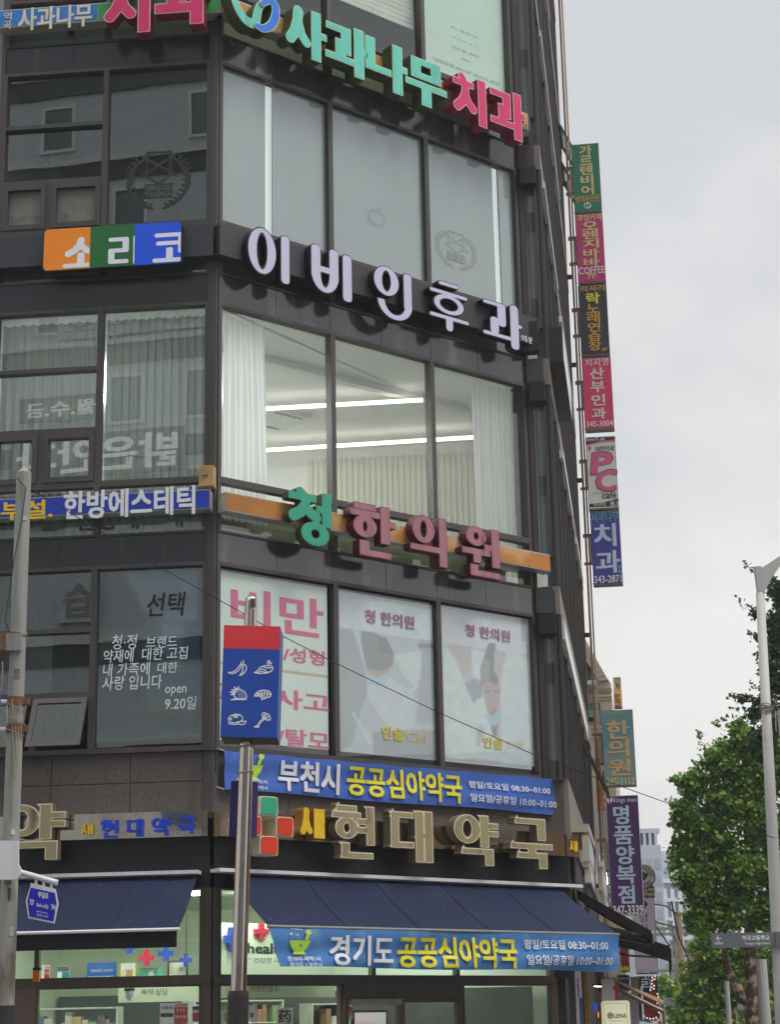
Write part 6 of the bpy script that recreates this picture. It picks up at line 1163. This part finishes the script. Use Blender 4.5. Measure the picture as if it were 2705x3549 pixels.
mk=thing('market_sign','red and blue box sign with white food drawings on the steel pole','sign',F.p(P_[3][0],.2,P_[3][1]))
TLc,TRc,BRc,BLc=P_; fr=(F.on(*q('k',125,805),.2)[1]-BLc[1])/(TLc[1]-BLc[1]); lp_=lambda a,b,t:(a[0]+(b[0]-a[0])*t,a[1]+(b[1]-a[1])*t)
ML,MR=lp_(BLc,TLc,fr),lp_(BRc,TRc,fr)
MRD=M('market_red',(214,54,62),.5,0,.08,2,streak=1); MBL=M('market_blue',(30,68,158),.5,0,.06,2); 
m=MB(); m.prism(F,[BLc,BRc,TRc,TLc],-.3,.19,M('box_side_blue',(60,84,140),.5)); m.prism(F,[(BLc[0]+.004,BLc[1]-.002),(BRc[0]-.004,BRc[1]-.002),(BRc[0]-.004,BRc[1]+.01),(BLc[0]+.004,BLc[1]+.01)],-.298,.188,M('box_underside',(40,38,40),.5)); m.build('housing',mk)
m=MB(); m.prism(F,[ML,MR,TRc,TLc],.19,.2,MRD); m.build('red_panel',mk); m=MB(); m.prism(F,[BLc,BRc,MR,ML],.19,.199,MBL); m.build('blue_panel',mk)
ICO={ # simple line drawings, unit boxes
0:[[(0,.22),(.25,.25),(.45,.42),(.62,.68),(.72,.72),(.7,.6),(.55,.35),(.35,.18),(.15,.15),(0,.22)],[(.62,.68),(.7,.86)],[(.8,.72),(.92,.66),(.98,.5),(.9,.25),(.72,.05),(.6,.02),(.75,.25),(.78,.5),(.8,.72)],[(.82,.74),(.8,.98)],[(.74,.74),(.92,.68)]],
1:[[(0,.12),(.2,.3),(.3,.5),(.5,.6),(.75,.62),(.95,.55),(1,.4),(.9,.2),(.7,.08),(.3,.05),(0,.12)],[(.2,.3),(.4,.38),(.6,.3),(.65,.15)],[(.05,.12),(.35,.2),(.65,.12),(.9,.2)],[(.45,.56),(.65,.45),(.9,.45)],[(.7,.72),(.74,.8),(.7,.88),(.74,.98)],[(.8,.7),(.84,.8),(.8,.88),(.84,.97)],[(.9,.72),(.92,.82)]],
2:[[(.25,.25),(.28,.5),(.38,.72),(.55,.8),(.8,.68),(.95,.42),(.98,.22),(.8,.12),(.45,.12),(.25,.25)],[(.38,.72),(.1,.78),(.3,.6),(0,.62),(.26,.5),(.05,.42),(.26,.4)],[(.38,.72),(.25,.95),(.42,.8),(.5,1),(.52,.8)],[(.05,.04),(.98,.06)],[(.2,.1),(.8,.02)]]+[[(x,y),(x+.01,y+.02)] for x,y in ((.45,.6),(.6,.62),(.72,.55),(.5,.45),(.65,.42),(.8,.38),(.55,.3),(.72,.26))],
3:[[(0,.5),(.1,.75),(.3,.95),(.55,1),(.85,.9),(1,.62),(.95,.35),(.8,.25),(.7,.3),(.78,.55),(.7,.75)],[(0,.5),(.15,.4),(.3,.45),(.42,.2),(.45,.02),(.55,.25),(.65,.12),(.7,.3)],[(.1,.75),(.4,.62),(.42,.2)],[(.3,.95),(.5,.65),(.45,.35)],[(.55,1),(.62,.7),(.55,.3)],[(.85,.9),(.78,.68)],[(1,.62),(.8,.52)],[(0,.42),(.2,.52),(.35,.62)],[(.05,.6),(.25,.7)]],
4:[[(.05,.35),(0,.6),(.12,.82),(.4,.95),(.65,.88),(.78,.65),(.76,.42),(.55,.25),(.25,.22),(.05,.35)],[(.2,.85),(.4,.78),(.6,.86)],[(.4,.98),(.4,.6)],[(.4,.8),(.28,.7)],[(.4,.8),(.52,.66)],[(.5,.3),(.98,.34),(.9,.12),(.7,.05),(.55,.15),(.5,.3)],[(0,.18),(.3,.08),(.55,.12)],[(.1,.5),(.2,.5)],[(.08,.6),(.18,.62)]],
5:[[(.02,.05),(.2,.15),(.4,.45),(.55,.6)],[(.02,.05),(.28,.02),(.3,.2),(.5,.45),(.62,.52)],[(.55,.6),(.48,.85),(.6,1),(.68,.9)],[(.57,.6),(.7,.95),(.8,.88)],[(.6,.58),(.85,.88),(.95,.75)],[(.62,.55),(.95,.72),(1,.58)],[(.62,.52),(.98,.5),(.8,.45)],[(.12,.08),(.22,.1)],[(.5,.55),(.62,.8)]]}
LTI=M('line_drawing_white',(212,220,230),.5)
for k,(a,b) in enumerate((((183,955),(415,1145)),((505,958),(735,1125)),((205,1280),(412,1445)),((508,1325),(712,1445)),((183,1612),(408,1755)),((500,1598),(705,1782)))):
    A=F.on(*q('k',*a),.2); B_=F.on(*q('k',*b),.2); m=MB(); strokes(m,F,ICO[k],A[0],B_[0],B_[1],A[1],.203,LTI,.011,100); m.build('drawing',mk)
# purple folded plate on the steel pole
t=thing('purple_plate','folded indigo and purple plate fixed behind the steel pole','sign',F.p(F.on(*q('l',150,1600))[0],-.05,F.on(*q('l',150,1600))[1]))
a,b,c,d=F.on(*q('l',165,825),-.1),F.on(*q('l',130,1600),-.1),F.on(*q('l',540,840),-.1),F.on(*q('l',518,1600),-.1)
m=MB(); mu=(a[0]+c[0])/2; m.prism(F,[b,((b[0]+d[0])/2,b[1]),(mu,a[1]),a],-.13,-.1,M('indigo_plate',(42,36,96),.5)); m.build('left_plate',t); m=MB(); m.prism(F,[((b[0]+d[0])/2,d[1]),d,c,(mu,a[1])],-.13,-.1,M('violet_plate',(70,52,120),.5)); m.build('right_plate',t)
# lamp post and direction sign
LPG=M('pale_grey_lamp_paint',(176,174,170),.5,.05,.1,4,.05,1,dirt=((120,110,102),4,.68,.25)); F=Fr0(22)
u_t,z_t=F.on(2637,2054); u_b,z_b=F.on(2697,3230); 
st=thing('street_lamp','pale grey street lamp post with a curved arm and tied wires at the right edge','street lamp',F.p(u_b,0,0))
m=MB(); uu=lambda z:u_t+(u_b-u_t)*(z_t-z)/(z_t-z_b); m.tube([F.p(uu(z),0,z) for z in (0,2,4,z_t)],[.085,.077,.066,.052],LPG,18); m.build('post',st,smooth=True)
P_=[F.on(*q('p',*p)) for p in ((820,300),(850,527),(910,527),(955,430),(1050,290),(1400,120),(1400,60),(1050,205),(885,312),(880,300))]
m=MB(); m.prism(F,P_,-.05,.05,LPG); m.build('arm',st)
m=MB(); e=F.on(*q('p',1400,90)); m.hexa([F.p(e[0]-.1,-.12,e[1]-.06),F.p(e[0]+.7,-.12,e[1]+.05),F.p(e[0]+.7,.12,e[1]+.05),F.p(e[0]-.1,.12,e[1]-.06),F.p(e[0]-.1,-.1,e[1]+.06),F.p(e[0]+.7,-.1,e[1]+.16),F.p(e[0]+.7,.1,e[1]+.16),F.p(e[0]-.1,.1,e[1]+.06)],LPG); m.build('lamp_head',st)
m=MB(); z=F.on(*q('p',940,1575))[1]; 
for k in range(7): m.tube([F.p(uu(z)+.075*math.cos(a),.075*math.sin(a),z-.04+.015*k+.012*math.sin(a*2+k*1.7)) for a in np.linspace(0,2*math.pi,15)],.006,M('grey_wire',(110,104,100),.8),5)
for x_,dy in ((888,280),(895,360),(1000,200),(1015,420),(1030,520),(1040,620)): a=F.on(*q('p',x_,1600)); m.tube([F.p(a[0],.08,a[1]),F.p(a[0]+random.uniform(-.02,.02),.1,a[1]-dy*.0004*3),F.p(a[0]+random.uniform(-.01,.03),.08,a[1]-dy*.0013)],.005,M('pale_wire',(176,170,160),.8),5)
m.build('wire_bundle',st)
SGR=M('sign_grey_panel',(104,106,110),.5,0,.04,3)
a=F.on(*q('s',565,402),.1); b=F.on(*q('s',1606,618),.1); o=thing('direction_sign','grey finger sign pointing left to a high school at 650m','sign',F.p(a[0],.05,b[1]))
m=MB(); m.box(F,a[0],b[0]+.4,.02,.1,b[1],a[1],SGR); m.build('panel',o); m=MB(); c=F.on(*q('s',1610,500))[0]; m.box(F,c-.02,c+.42,-.1,.11,b[1]-.004,a[1]+.004,M('clamp_grey',(104,106,110),.5)); m.build('clamp',o)
m=MB(); PGW=M('sign_glowing_print',(226,224,214),.5,emit=.1); tpx(m,F,'역곡고등학교',q('s',1058,440),q('s',1515,512),.104,PGW,.035); tpx(m,F,'Yeokgok High School',q('s',1100,545),q('s',1518,592),.104,PGW,.01); tpx(m,F,'650m',q('s',616,540),q('s',748,582),.104,PGW,.01); tpx(m,F,'←',q('s',630,440),q('s',722,528),.104,PGW,.01); m.build('lettering',o)  # print carries a faint glow to read brighter, no lamp here
F2=Fr0(75)
def post(x0,y0,x1,Y,r,mt,label,arms=(),name='utility_pole'):
    F=Fr0(Y); u,z=F.on(x0,y0); o=thing(name,label,'pole',F.p(u,0,0)); m=MB(); m.tube([F.p(u,0,0),F.p(u,0,z)],[r*1.15,r],mt,12); m.build('shaft',o)
    for dz,w in arms: m=MB(); m.box(F,u-w,u+w,-.06,.06,z-dz-.05,z-dz+.05,GREYM); [m.tube([F.p(u+w*s,0,z-dz+.05),F.p(u+w*s,0,z-dz+.3)],.06,M('insulator',(150,140,130),.4),8) for s in (-.9,-.4,.4,.9)]; m.build('crossarm',o)
    return F,u,z
TANP=M('tan_concrete_pole',(140,118,98),.8,0,.1,3)
post(2352,3160,0,70,.12,TANP,'tan concrete utility pole left of the big tree',((.6,.9),(1.6,.8)))
post(2396,3300,0,78,.12,TANP,'shorter tan concrete utility pole just right of the taller one',((.5,.8),))
post(2337,3212,0,80,.09,GREYM,'slim grey steel utility pole with crossarms beside the tan pole',((.3,1.),(1.8,.9),(3.2,.9)))
post(2321,3270,0,95,.09,GREYM,'far slim grey utility pole left of the steel one',((.3,.9),(1.6,.8)))
post(2520,3400,0,40,.055,LPG,'thin grey post left of the fork in the tree trunk',(),'signal_post')
post(2640,3325,0,36,.105,LPG,'grey tapered post right of the mottled trunk',(),'signal_post')
wl_=[((2190,3120,60),(2310,3140,66),(2352,3170,70)),((2250,3190,60),(2352,3215,70),(2440,3230,75)),((2200,3120,50),(2290,3230,70),(2337,3300,80)),((2337,3240,80),(2370,3330,78),(2396,3350,78)),((2330,3125,62),(2352,3240,64),(2390,3330,66),(2420,3420,68))]
for i,w in enumerate(wl_): m=MB(); m.tube([Fr0(Y).p(*(lambda a:(a[0],0,a[1]))(Fr0(Y).on(x,y))) for x,y,Y in w],.03,M('black_cable',(24,24,24),.7,gain=1),5); tag(m.build('overhead_cable'),'thin dark overhead cable strung between the poles down the street','cable','overhead cables down the street')
o=board(Fr0(62),0,q('r',495,1915),q('r',805,2000),'grey back of a finger sign on a post under the trees',SGR,'sign',None,None,'direction_sign',.2)
post(2372,3480,0,62.3,.07,GREYM,'thin post under the grey finger sign back',(),'signal_post')
# ================================================================== TREES
def leaf_mat(name,dark,light,yel):
    m=bpy.data.materials.new(name); m.use_nodes=True; n=m.node_tree.nodes; l=m.node_tree.links; n.remove(n['Principled BSDF'])
    geo=n.new('ShaderNodeNewGeometry'); rp=n.new('ShaderNodeValToRGB'); e=rp.color_ramp.elements; e[0].color=(*dark,1); e[1].color=(*yel,1); k=e.new(.7); k.color=(*light,1)
    l.new(geo.outputs['Random Per Island'],rp.inputs['Fac']); d=n.new('ShaderNodeBsdfDiffuse'); t=n.new('ShaderNodeBsdfTranslucent'); g=n.new('ShaderNodeBsdfGlossy'); g.inputs['Roughness'].default_value=.45
    l.new(rp.outputs['Color'],d.inputs['Color']); l.new(rp.outputs['Color'],t.inputs['Color']); a=n.new('ShaderNodeMixShader'); a.inputs['Fac'].default_value=.4; l.new(d.outputs[0],a.inputs[1]); l.new(t.outputs[0],a.inputs[2])
    b=n.new('ShaderNodeMixShader'); b.inputs['Fac'].default_value=.05; l.new(a.outputs[0],b.inputs[1]); l.new(g.outputs[0],b.inputs[2]); l.new(b.outputs[0],n['Material Output'].inputs['Surface']); return m
LM1=leaf_mat('plane_leaf',(.055,.15,.025),(.22,.44,.06),(.56,.68,.11)); LM2=leaf_mat('ginkgo_leaf',(.03,.075,.024),(.08,.17,.045),(.16,.26,.07))
LOBE=np.array([(0,-.5),(.28,-.3),(.5,-.05),(.3,.08),(.36,.42),(.12,.25),(0,.55),(-.12,.25),(-.36,.42),(-.3,.08),(-.5,-.05),(-.28,-.3)])
FAN=np.array([(0,-.5),(.45,.3),(.2,.48),(0,.36),(-.2,.48),(-.45,.3)])
def leaves(name,P,size,shape,mt,parent,up=.5):
    n=len(P); k=len(shape); o=np.array(parent['_o']); nrm=rng.normal(size=(n,3)); nrm[:,2]=np.abs(nrm[:,2])*1.2+up*rng.random(n); nrm/=np.linalg.norm(nrm,axis=1)[:,None]
    a=np.cross(nrm,rng.normal(size=(n,3))); a/=np.linalg.norm(a,axis=1)[:,None]; b=np.cross(nrm,a); s=size*rng.uniform(.45,1.35,n)
    V=P[:,None,:]+s[:,None,None]*(shape[None,:,0,None]*a[:,None,:]+shape[None,:,1,None]*b[:,None,:]+(-.25*np.abs(shape[None,:,0,None]))*nrm[:,None,:])-o
    me=bpy.data.meshes.new(name); me.vertices.add(n*k); me.vertices.foreach_set('co',V.astype(np.float32).ravel()); me.loops.add(n*k); me.loops.foreach_set('vertex_index',np.arange(n*k)); me.polygons.add(n); me.polygons.foreach_set('loop_start',np.arange(n)*k); me.polygons.foreach_set('loop_total',np.full(n,k)); me.update(calc_edges=True); me.materials.append(mt)
    ob=bpy.data.objects.new(name,me); COL.objects.link(ob); ob.parent=parent; ob['_o']=[float(x) for x in o]; return ob
BARK=M('mottled_plane_bark',(74,58,46),.9,0,.4,9,.5,0,gain=1,dirt=((176,160,130),5,.49)); BARK2=M('dark_bark',(60,50,42),.95,0,.3,9,.4)
def W3(x,y,Y): F=Fr0(Y); a=F.on(x,y); return F.p(a[0],0,a[1])
def blob(c,r,n,lump=.35):
    d=rng.normal(size=(n,3)); d/=np.linalg.norm(d,axis=1)[:,None]; rad=rng.random(n)**.45
    ph=rng.uniform(0,6,3); w=1+lump*(np.sin(d[:,0]*5+ph[0])*np.sin(d[:,2]*6+ph[1])+.5*np.sin(d[:,1]*9+ph[2])); return np.array(c)+d*(rad*w)[:,None]*np.array(r)
def tree(label,base,trunks,blobs,leafsize,shape,lm,dens,bark,sprays=(),name='street_tree',grp=None):
    t=thing(name,label,'tree',(base[0],base[1],0),grp); m=MB()
    for pts,rs in trunks: m.tube(pts,rs,bark,12)
    m.build('trunk',t,smooth=True); P=[]
    for c,r,w in blobs:
        n=int(dens*w*r[0]*r[2]*4); sub=max(6,int(10*max(r)))                    # leaf clumps inside each mass, with gaps between them
        cs=blob(c,np.array(r)*.86,sub*3,.25)
        for q_ in cs: P.append(blob(q_,np.array([.5,.5,.38])*max(r)*rng.uniform(.45,1),max(6,n//(sub*3)),.4))
        P.append(blob(c,np.array(r)*.98,int(n*.5),.3))
    for a,b,k in sprays:
        s=rng.random(k)[:,None]; P.append(np.array(a)*(1-s)+np.array(b)*s+rng.normal(size=(k,3))*.1*(1.1-s))
    leaves('crown',np.vstack(P),leafsize,shape,lm,t); return t
Y=45; k=Y/FPX
def Bl(x,y,rx,ry,Y,w=1): return (W3(x,y,Y),(rx*Y/FPX,min(rx,ry)*Y/FPX*.9,ry*Y/FPX),w)
tr=[([W3(2620,3800,Y),W3(2612,3550,Y),W3(2606,3470,Y),W3(2612,3400,Y),W3(2602,3300,Y),W3(2600,3100,Y),W3(2590,2800,Y)],[.2,.19,.185,.19,.15,.11,.05]),([W3(2605,3485,Y),W3(2570,3455,Y),W3(2555,3410,Y),W3(2525,3370,Y),W3(2512,3320,Y),W3(2518,3270,Y),W3(2500,3100,Y)],[.13,.12,.11,.085,.08,.07,.04])]
bl=[Bl(2600,2590,80,70,Y),Bl(2500,2640,75,75,Y),Bl(2415,2720,72,60,Y),Bl(2620,2700,95,80,Y),Bl(2520,2780,95,80,Y),Bl(2390,2830,65,70,Y),Bl(2640,2850,90,90,Y),Bl(2470,2900,100,90,Y),Bl(2380,2960,60,80,Y),Bl(2580,3000,110,90,Y),Bl(2440,3060,90,80,Y),Bl(2680,3010,70,90,Y),Bl(2530,3150,100,80,Y),Bl(2660,3150,90,70,Y),Bl(2420,3190,50,60,Y),Bl(2690,2620,60,90,Y),Bl(2560,2530,40,45,Y,.6),Bl(2760,2700,90,90,Y,.8),Bl(2780,2880,90,100,Y,.8),Bl(2770,3060,90,90,Y,.8)]
tree('big leafy plane tree with mottled trunk at the right edge',W3(2620,3550,Y),tr,bl,.105,LOBE,LM1,1700,BARK,[(W3(2400,2720,Y),W3(2310,2700,Y),40),(W3(2450,2600,Y),W3(2420,2530,Y),30),(W3(2380,2830,Y),W3(2315,2860,Y),30),(W3(2560,2560,Y),W3(2470,2500,Y),30)],grp='plane trees along the street')
Y2=52
tr=[([W3(2540,3800,Y2),W3(2545,3600,Y2),W3(2540,3500,Y2),W3(2545,3430,Y2),W3(2530,3300,Y2)],[.15,.14,.13,.1,.05])]
bl=[Bl(2450,3300,60,60,Y2),Bl(2520,3350,60,60,Y2),Bl(2430,3400,70,60,Y2),Bl(2500,3450,60,55,Y2),Bl(2400,3470,60,50,Y2),Bl(2470,3530,70,50,Y2),Bl(2560,3300,50,50,Y2),Bl(2380,3530,60,40,Y2),Bl(2560,3420,50,60,Y2),Bl(2450,3250,40,40,Y2)]
tree('smaller plane tree with a pale trunk behind the fork of the big one',W3(2540,3560,Y2),tr,bl,.11,LOBE,LM1,1400,BARK,grp='plane trees along the street')
Y3=75
bl=[Bl(2330,3450,45,50,Y3),Bl(2300,3420,30,40,Y3),Bl(2360,3510,55,50,Y3),Bl(2410,3560,60,50,Y3),Bl(2560,3560,80,60,Y3),Bl(2680,3480,60,80,Y3),Bl(2640,3300,70,80,Y3),Bl(2700,3330,60,90,Y3),Bl(2610,3420,60,70,Y3),Bl(2520,3300,80,70,Y3)]
tree('distant light green tree low between the poles and the awning',W3(2350,3560,Y3),[([W3(2350,3800,Y3),W3(2350,3520,Y3),W3(2335,3430,Y3)],[.2,.15,.06])],bl,.2,LOBE,LM1,420,BARK2,grp='plane trees along the street')
Y4=40
br=lambda *p:[W3(x,y,Y4) for x,y in p]
tr=[(br((2790,3700),(2785,3000),(2775,2400),(2760,1900)),[.2,.17,.12,.05]),(br((2780,2500),(2700,2480),(2620,2420),(2535,2400)),[.05,.035,.02,.006]),(br((2778,2400),(2690,2250),(2640,2140),(2590,2090)),[.05,.03,.02,.006]),(br((2770,2300),(2700,2200),(2640,2210)),[.04,.02,.008]),(br((2765,2150),(2690,2060),(2620,1990),(2575,1940)),[.04,.02,.012,.005]),(br((2720,2440),(2640,2480),(2560,2600)),[.03,.015,.006])]
bl=[Bl(2690,2040,30,50,Y4),Bl(2690,2150,50,55,Y4,1.3),Bl(2680,2260,55,50,Y4,1.3),Bl(2690,2390,60,40,Y4,1.2),Bl(2650,2440,50,35,Y4),Bl(2690,2500,50,70,Y4,1.2),Bl(2625,2480,45,40,Y4,.8),Bl(2580,2420,40,22,Y4,.6),Bl(2800,2100,80,110,Y4,.8),Bl(2850,2300,90,120,Y4,.8),Bl(2830,2500,90,110,Y4,.8),Bl(2780,1930,50,80,Y4,.8),Bl(2655,2560,55,50,Y4,1.3),Bl(2690,2330,55,60,Y4,1.3),Bl(2705,2200,40,80,Y4,1.3),Bl(2705,2080,30,70,Y4,1.2),Bl(2620,2130,22,24,Y4,.6),Bl(2630,2210,18,20,Y4,.5)]
sp_=[(W3(2640,2010,Y4),W3(2575,1938,Y4),26),(W3(2640,2140,Y4),W3(2548,2062,Y4),40),(W3(2650,2230,Y4),W3(2592,2186,Y4),24),(W3(2640,2440,Y4),W3(2530,2408,Y4),46),(W3(2640,2400,Y4),W3(2600,2360,Y4),20),(W3(2600,2480,Y4),W3(2480,2500,Y4),30),(W3(2620,2470,Y4),W3(2530,2455,Y4),30)]
tree('dark ginkgo tree with sparse twigs reaching past the lamp post',W3(2790,3560,Y4),tr,bl,.085,FAN,LM2,1050,BARK2,sp_,'ginkgo_tree')
# ================================================================== ACROSS THE ROAD (seen only in the glass)
F=Fr((26,-15),-math.pi/2); ob_=thing('office_building','grey office block across the road mirrored in the side windows','building',F.p(25,0,0)); TIL=M('grey_tile_wall',(176,182,186),.7,0,.12,4)
m=MB(); m.box(F,0,62,-12,0,-.1,46,TIL); m.build('wall',ob_)
for j in range(11):
    z=4+j*3.8; m=MB(); m.box(F,0,62,0,.18,z-.12,z+.1,M('white_ledge',(190,190,186),.6)); m.box(F,0,62,0,.08,z-.9,z-.12,M('dark_band',(58,60,62),.6)); m.build('ledge',ob_)
for j in range(10):
    for i in range(9):
        if (i*3+j)%4==1 or j in (2,3): continue
        z=4+j*3.8; u=34+i*3.0; m=MB(); m.frame(F,u,u+1.4,z+.5,z+2.5,.12,0,.1,WHITEM); w_=m.build('window',ob_); g=MB(); g.quad(F,u+.1,u+1.3,z+.6,z+2.4,.03,M('dark_pane',(92,102,106),.1)); g.build('pane',w_)
nb=thing('neighbour_building','pale rendered building adjoining the dark corner tower on its left','building',L.p(LEND-1,-1,0)); m=MB(); m.box(L,LEND-9,LEND-.27,-11,-.6,-.1,19,M('pale_render_wall',(186,180,168),.85,0,.1,2,streak=1)); m.build('wall',nb)
for j in range(4):
    for i in range(3): u=LEND-8.2+i*2.6; z=4.6+j*3.5; m=MB(); m.frame(L,u,u+1.7,z,z+1.7,.08,-.62,-.55,WHITEM); w_=m.build('window',nb); g=MB(); g.quad(L,u+.06,u+1.64,z+.06,z+1.64,-.59,M('dark_pane',(92,102,106),.1)); g.build('pane',w_)
Fb=Fr((27,62),math.pi+.13); ob2=thing('brick_building','brown brick block across the side street mirrored in the corner glass','building',Fb.p(25,0,0)); m=MB(); m.box(Fb,0,52,-10,0,-.1,8.2,M('brown_brick',(136,104,84),.85,0,.15,3)); m.box(Fb,0,52,.0,.3,7.9,8.5,WHITEM); m.box(Fb,0,52,0,.5,3.2,4.2,M('cream_fascia',(196,186,160),.6)); m.build('wall',ob2)
for j in range(1):
    for i in range(14):
        u=1.5+i*3.6; z=5+j*2.9; m=MB(); m.frame(Fb,u,u+2,z,z+1.6,.1,0,.08,WHITEM); w_=m.build('window',ob2); g=MB(); g.quad(Fb,u+.1,u+1.9,z+.1,z+1.5,.02,M('dark_pane',(92,102,106),.1)); g.build('pane',w_)
def osign(txt,u,z,h,w,mt,label,panel=None):
    o=thing('wall_sign',label,'sign',F.p(u,.2,z)); m=MB(); m.box(F,u-.3,u+w+.3,.18,.24,z-.2,z+h+.2,panel or M('dark_band',(58,60,62),.6)); m.build('panel',o); m=MB(); text(m,F,txt,u,u+w,z,z+h,.26,mt,.05); m.build('lettering',o)
WL=M('lit_white_letter',(226,228,226),.5,emit=.35); GLT=M('grey_old_letter',(132,128,124),.6)
hm=bpy.data.materials.new('haze'); hm.use_nodes=True; hn=hm.node_tree.nodes; hn.remove(hn['Principled BSDF']); hv=hn.new('ShaderNodeVolumePrincipled'); hv.inputs['Color'].default_value=(.93,.95,.98,1); hv.inputs['Density'].default_value=.0008; hv.inputs['Anisotropy'].default_value=.2
hm.node_tree.links.new(hv.outputs[0],hn['Material Output'].inputs['Volume'])
m=MB(); m.add([(x,y,z) for z in (-1.2,47.5) for x,y in ((-1210,-1210),(1210,-1210),(1210,1210),(-1210,1210))],[(3,2,1,0),(4,5,6,7),(0,1,5,4),(1,2,6,5),(2,3,7,6),(3,0,4,7)],hm); tag(m.build('haze',loc=(0,0,-1.2)),None,None,kind='stuff')
def mir(x,y):
    u,z=L.on(x,y,-.05); P=L.p(u,-.05,z); d=P-CAM; d=d-2*(d@L.n)*L.n; k=((F.O+F.n*.26-P)@F.n)/(d@F.n); h=P+d*k; return float((h-F.O)@F.t),float(h[2])
for txt,a,b,mt,lb in (('밝은안과',(612,1495),(60,1655),WL,'lit white eye clinic letters on the block across the road'),('월.수.금',(330,1378),(88,1452),WL,'small lit weekday letters on the block across the road'),('국사약오',(705,1062),(225,1160),GLT,'dull grey pharmacy letters high on the block across the road'),('습',(320,2020),(220,2140),GLT,'single grey syllable low on the block across the road')):
    A=mir(*a); B=mir(*b); osign(txt,A[0],B[1],A[1]-B[1],B[0]-A[0],mt,lb,TIL if mt is GLT else None)
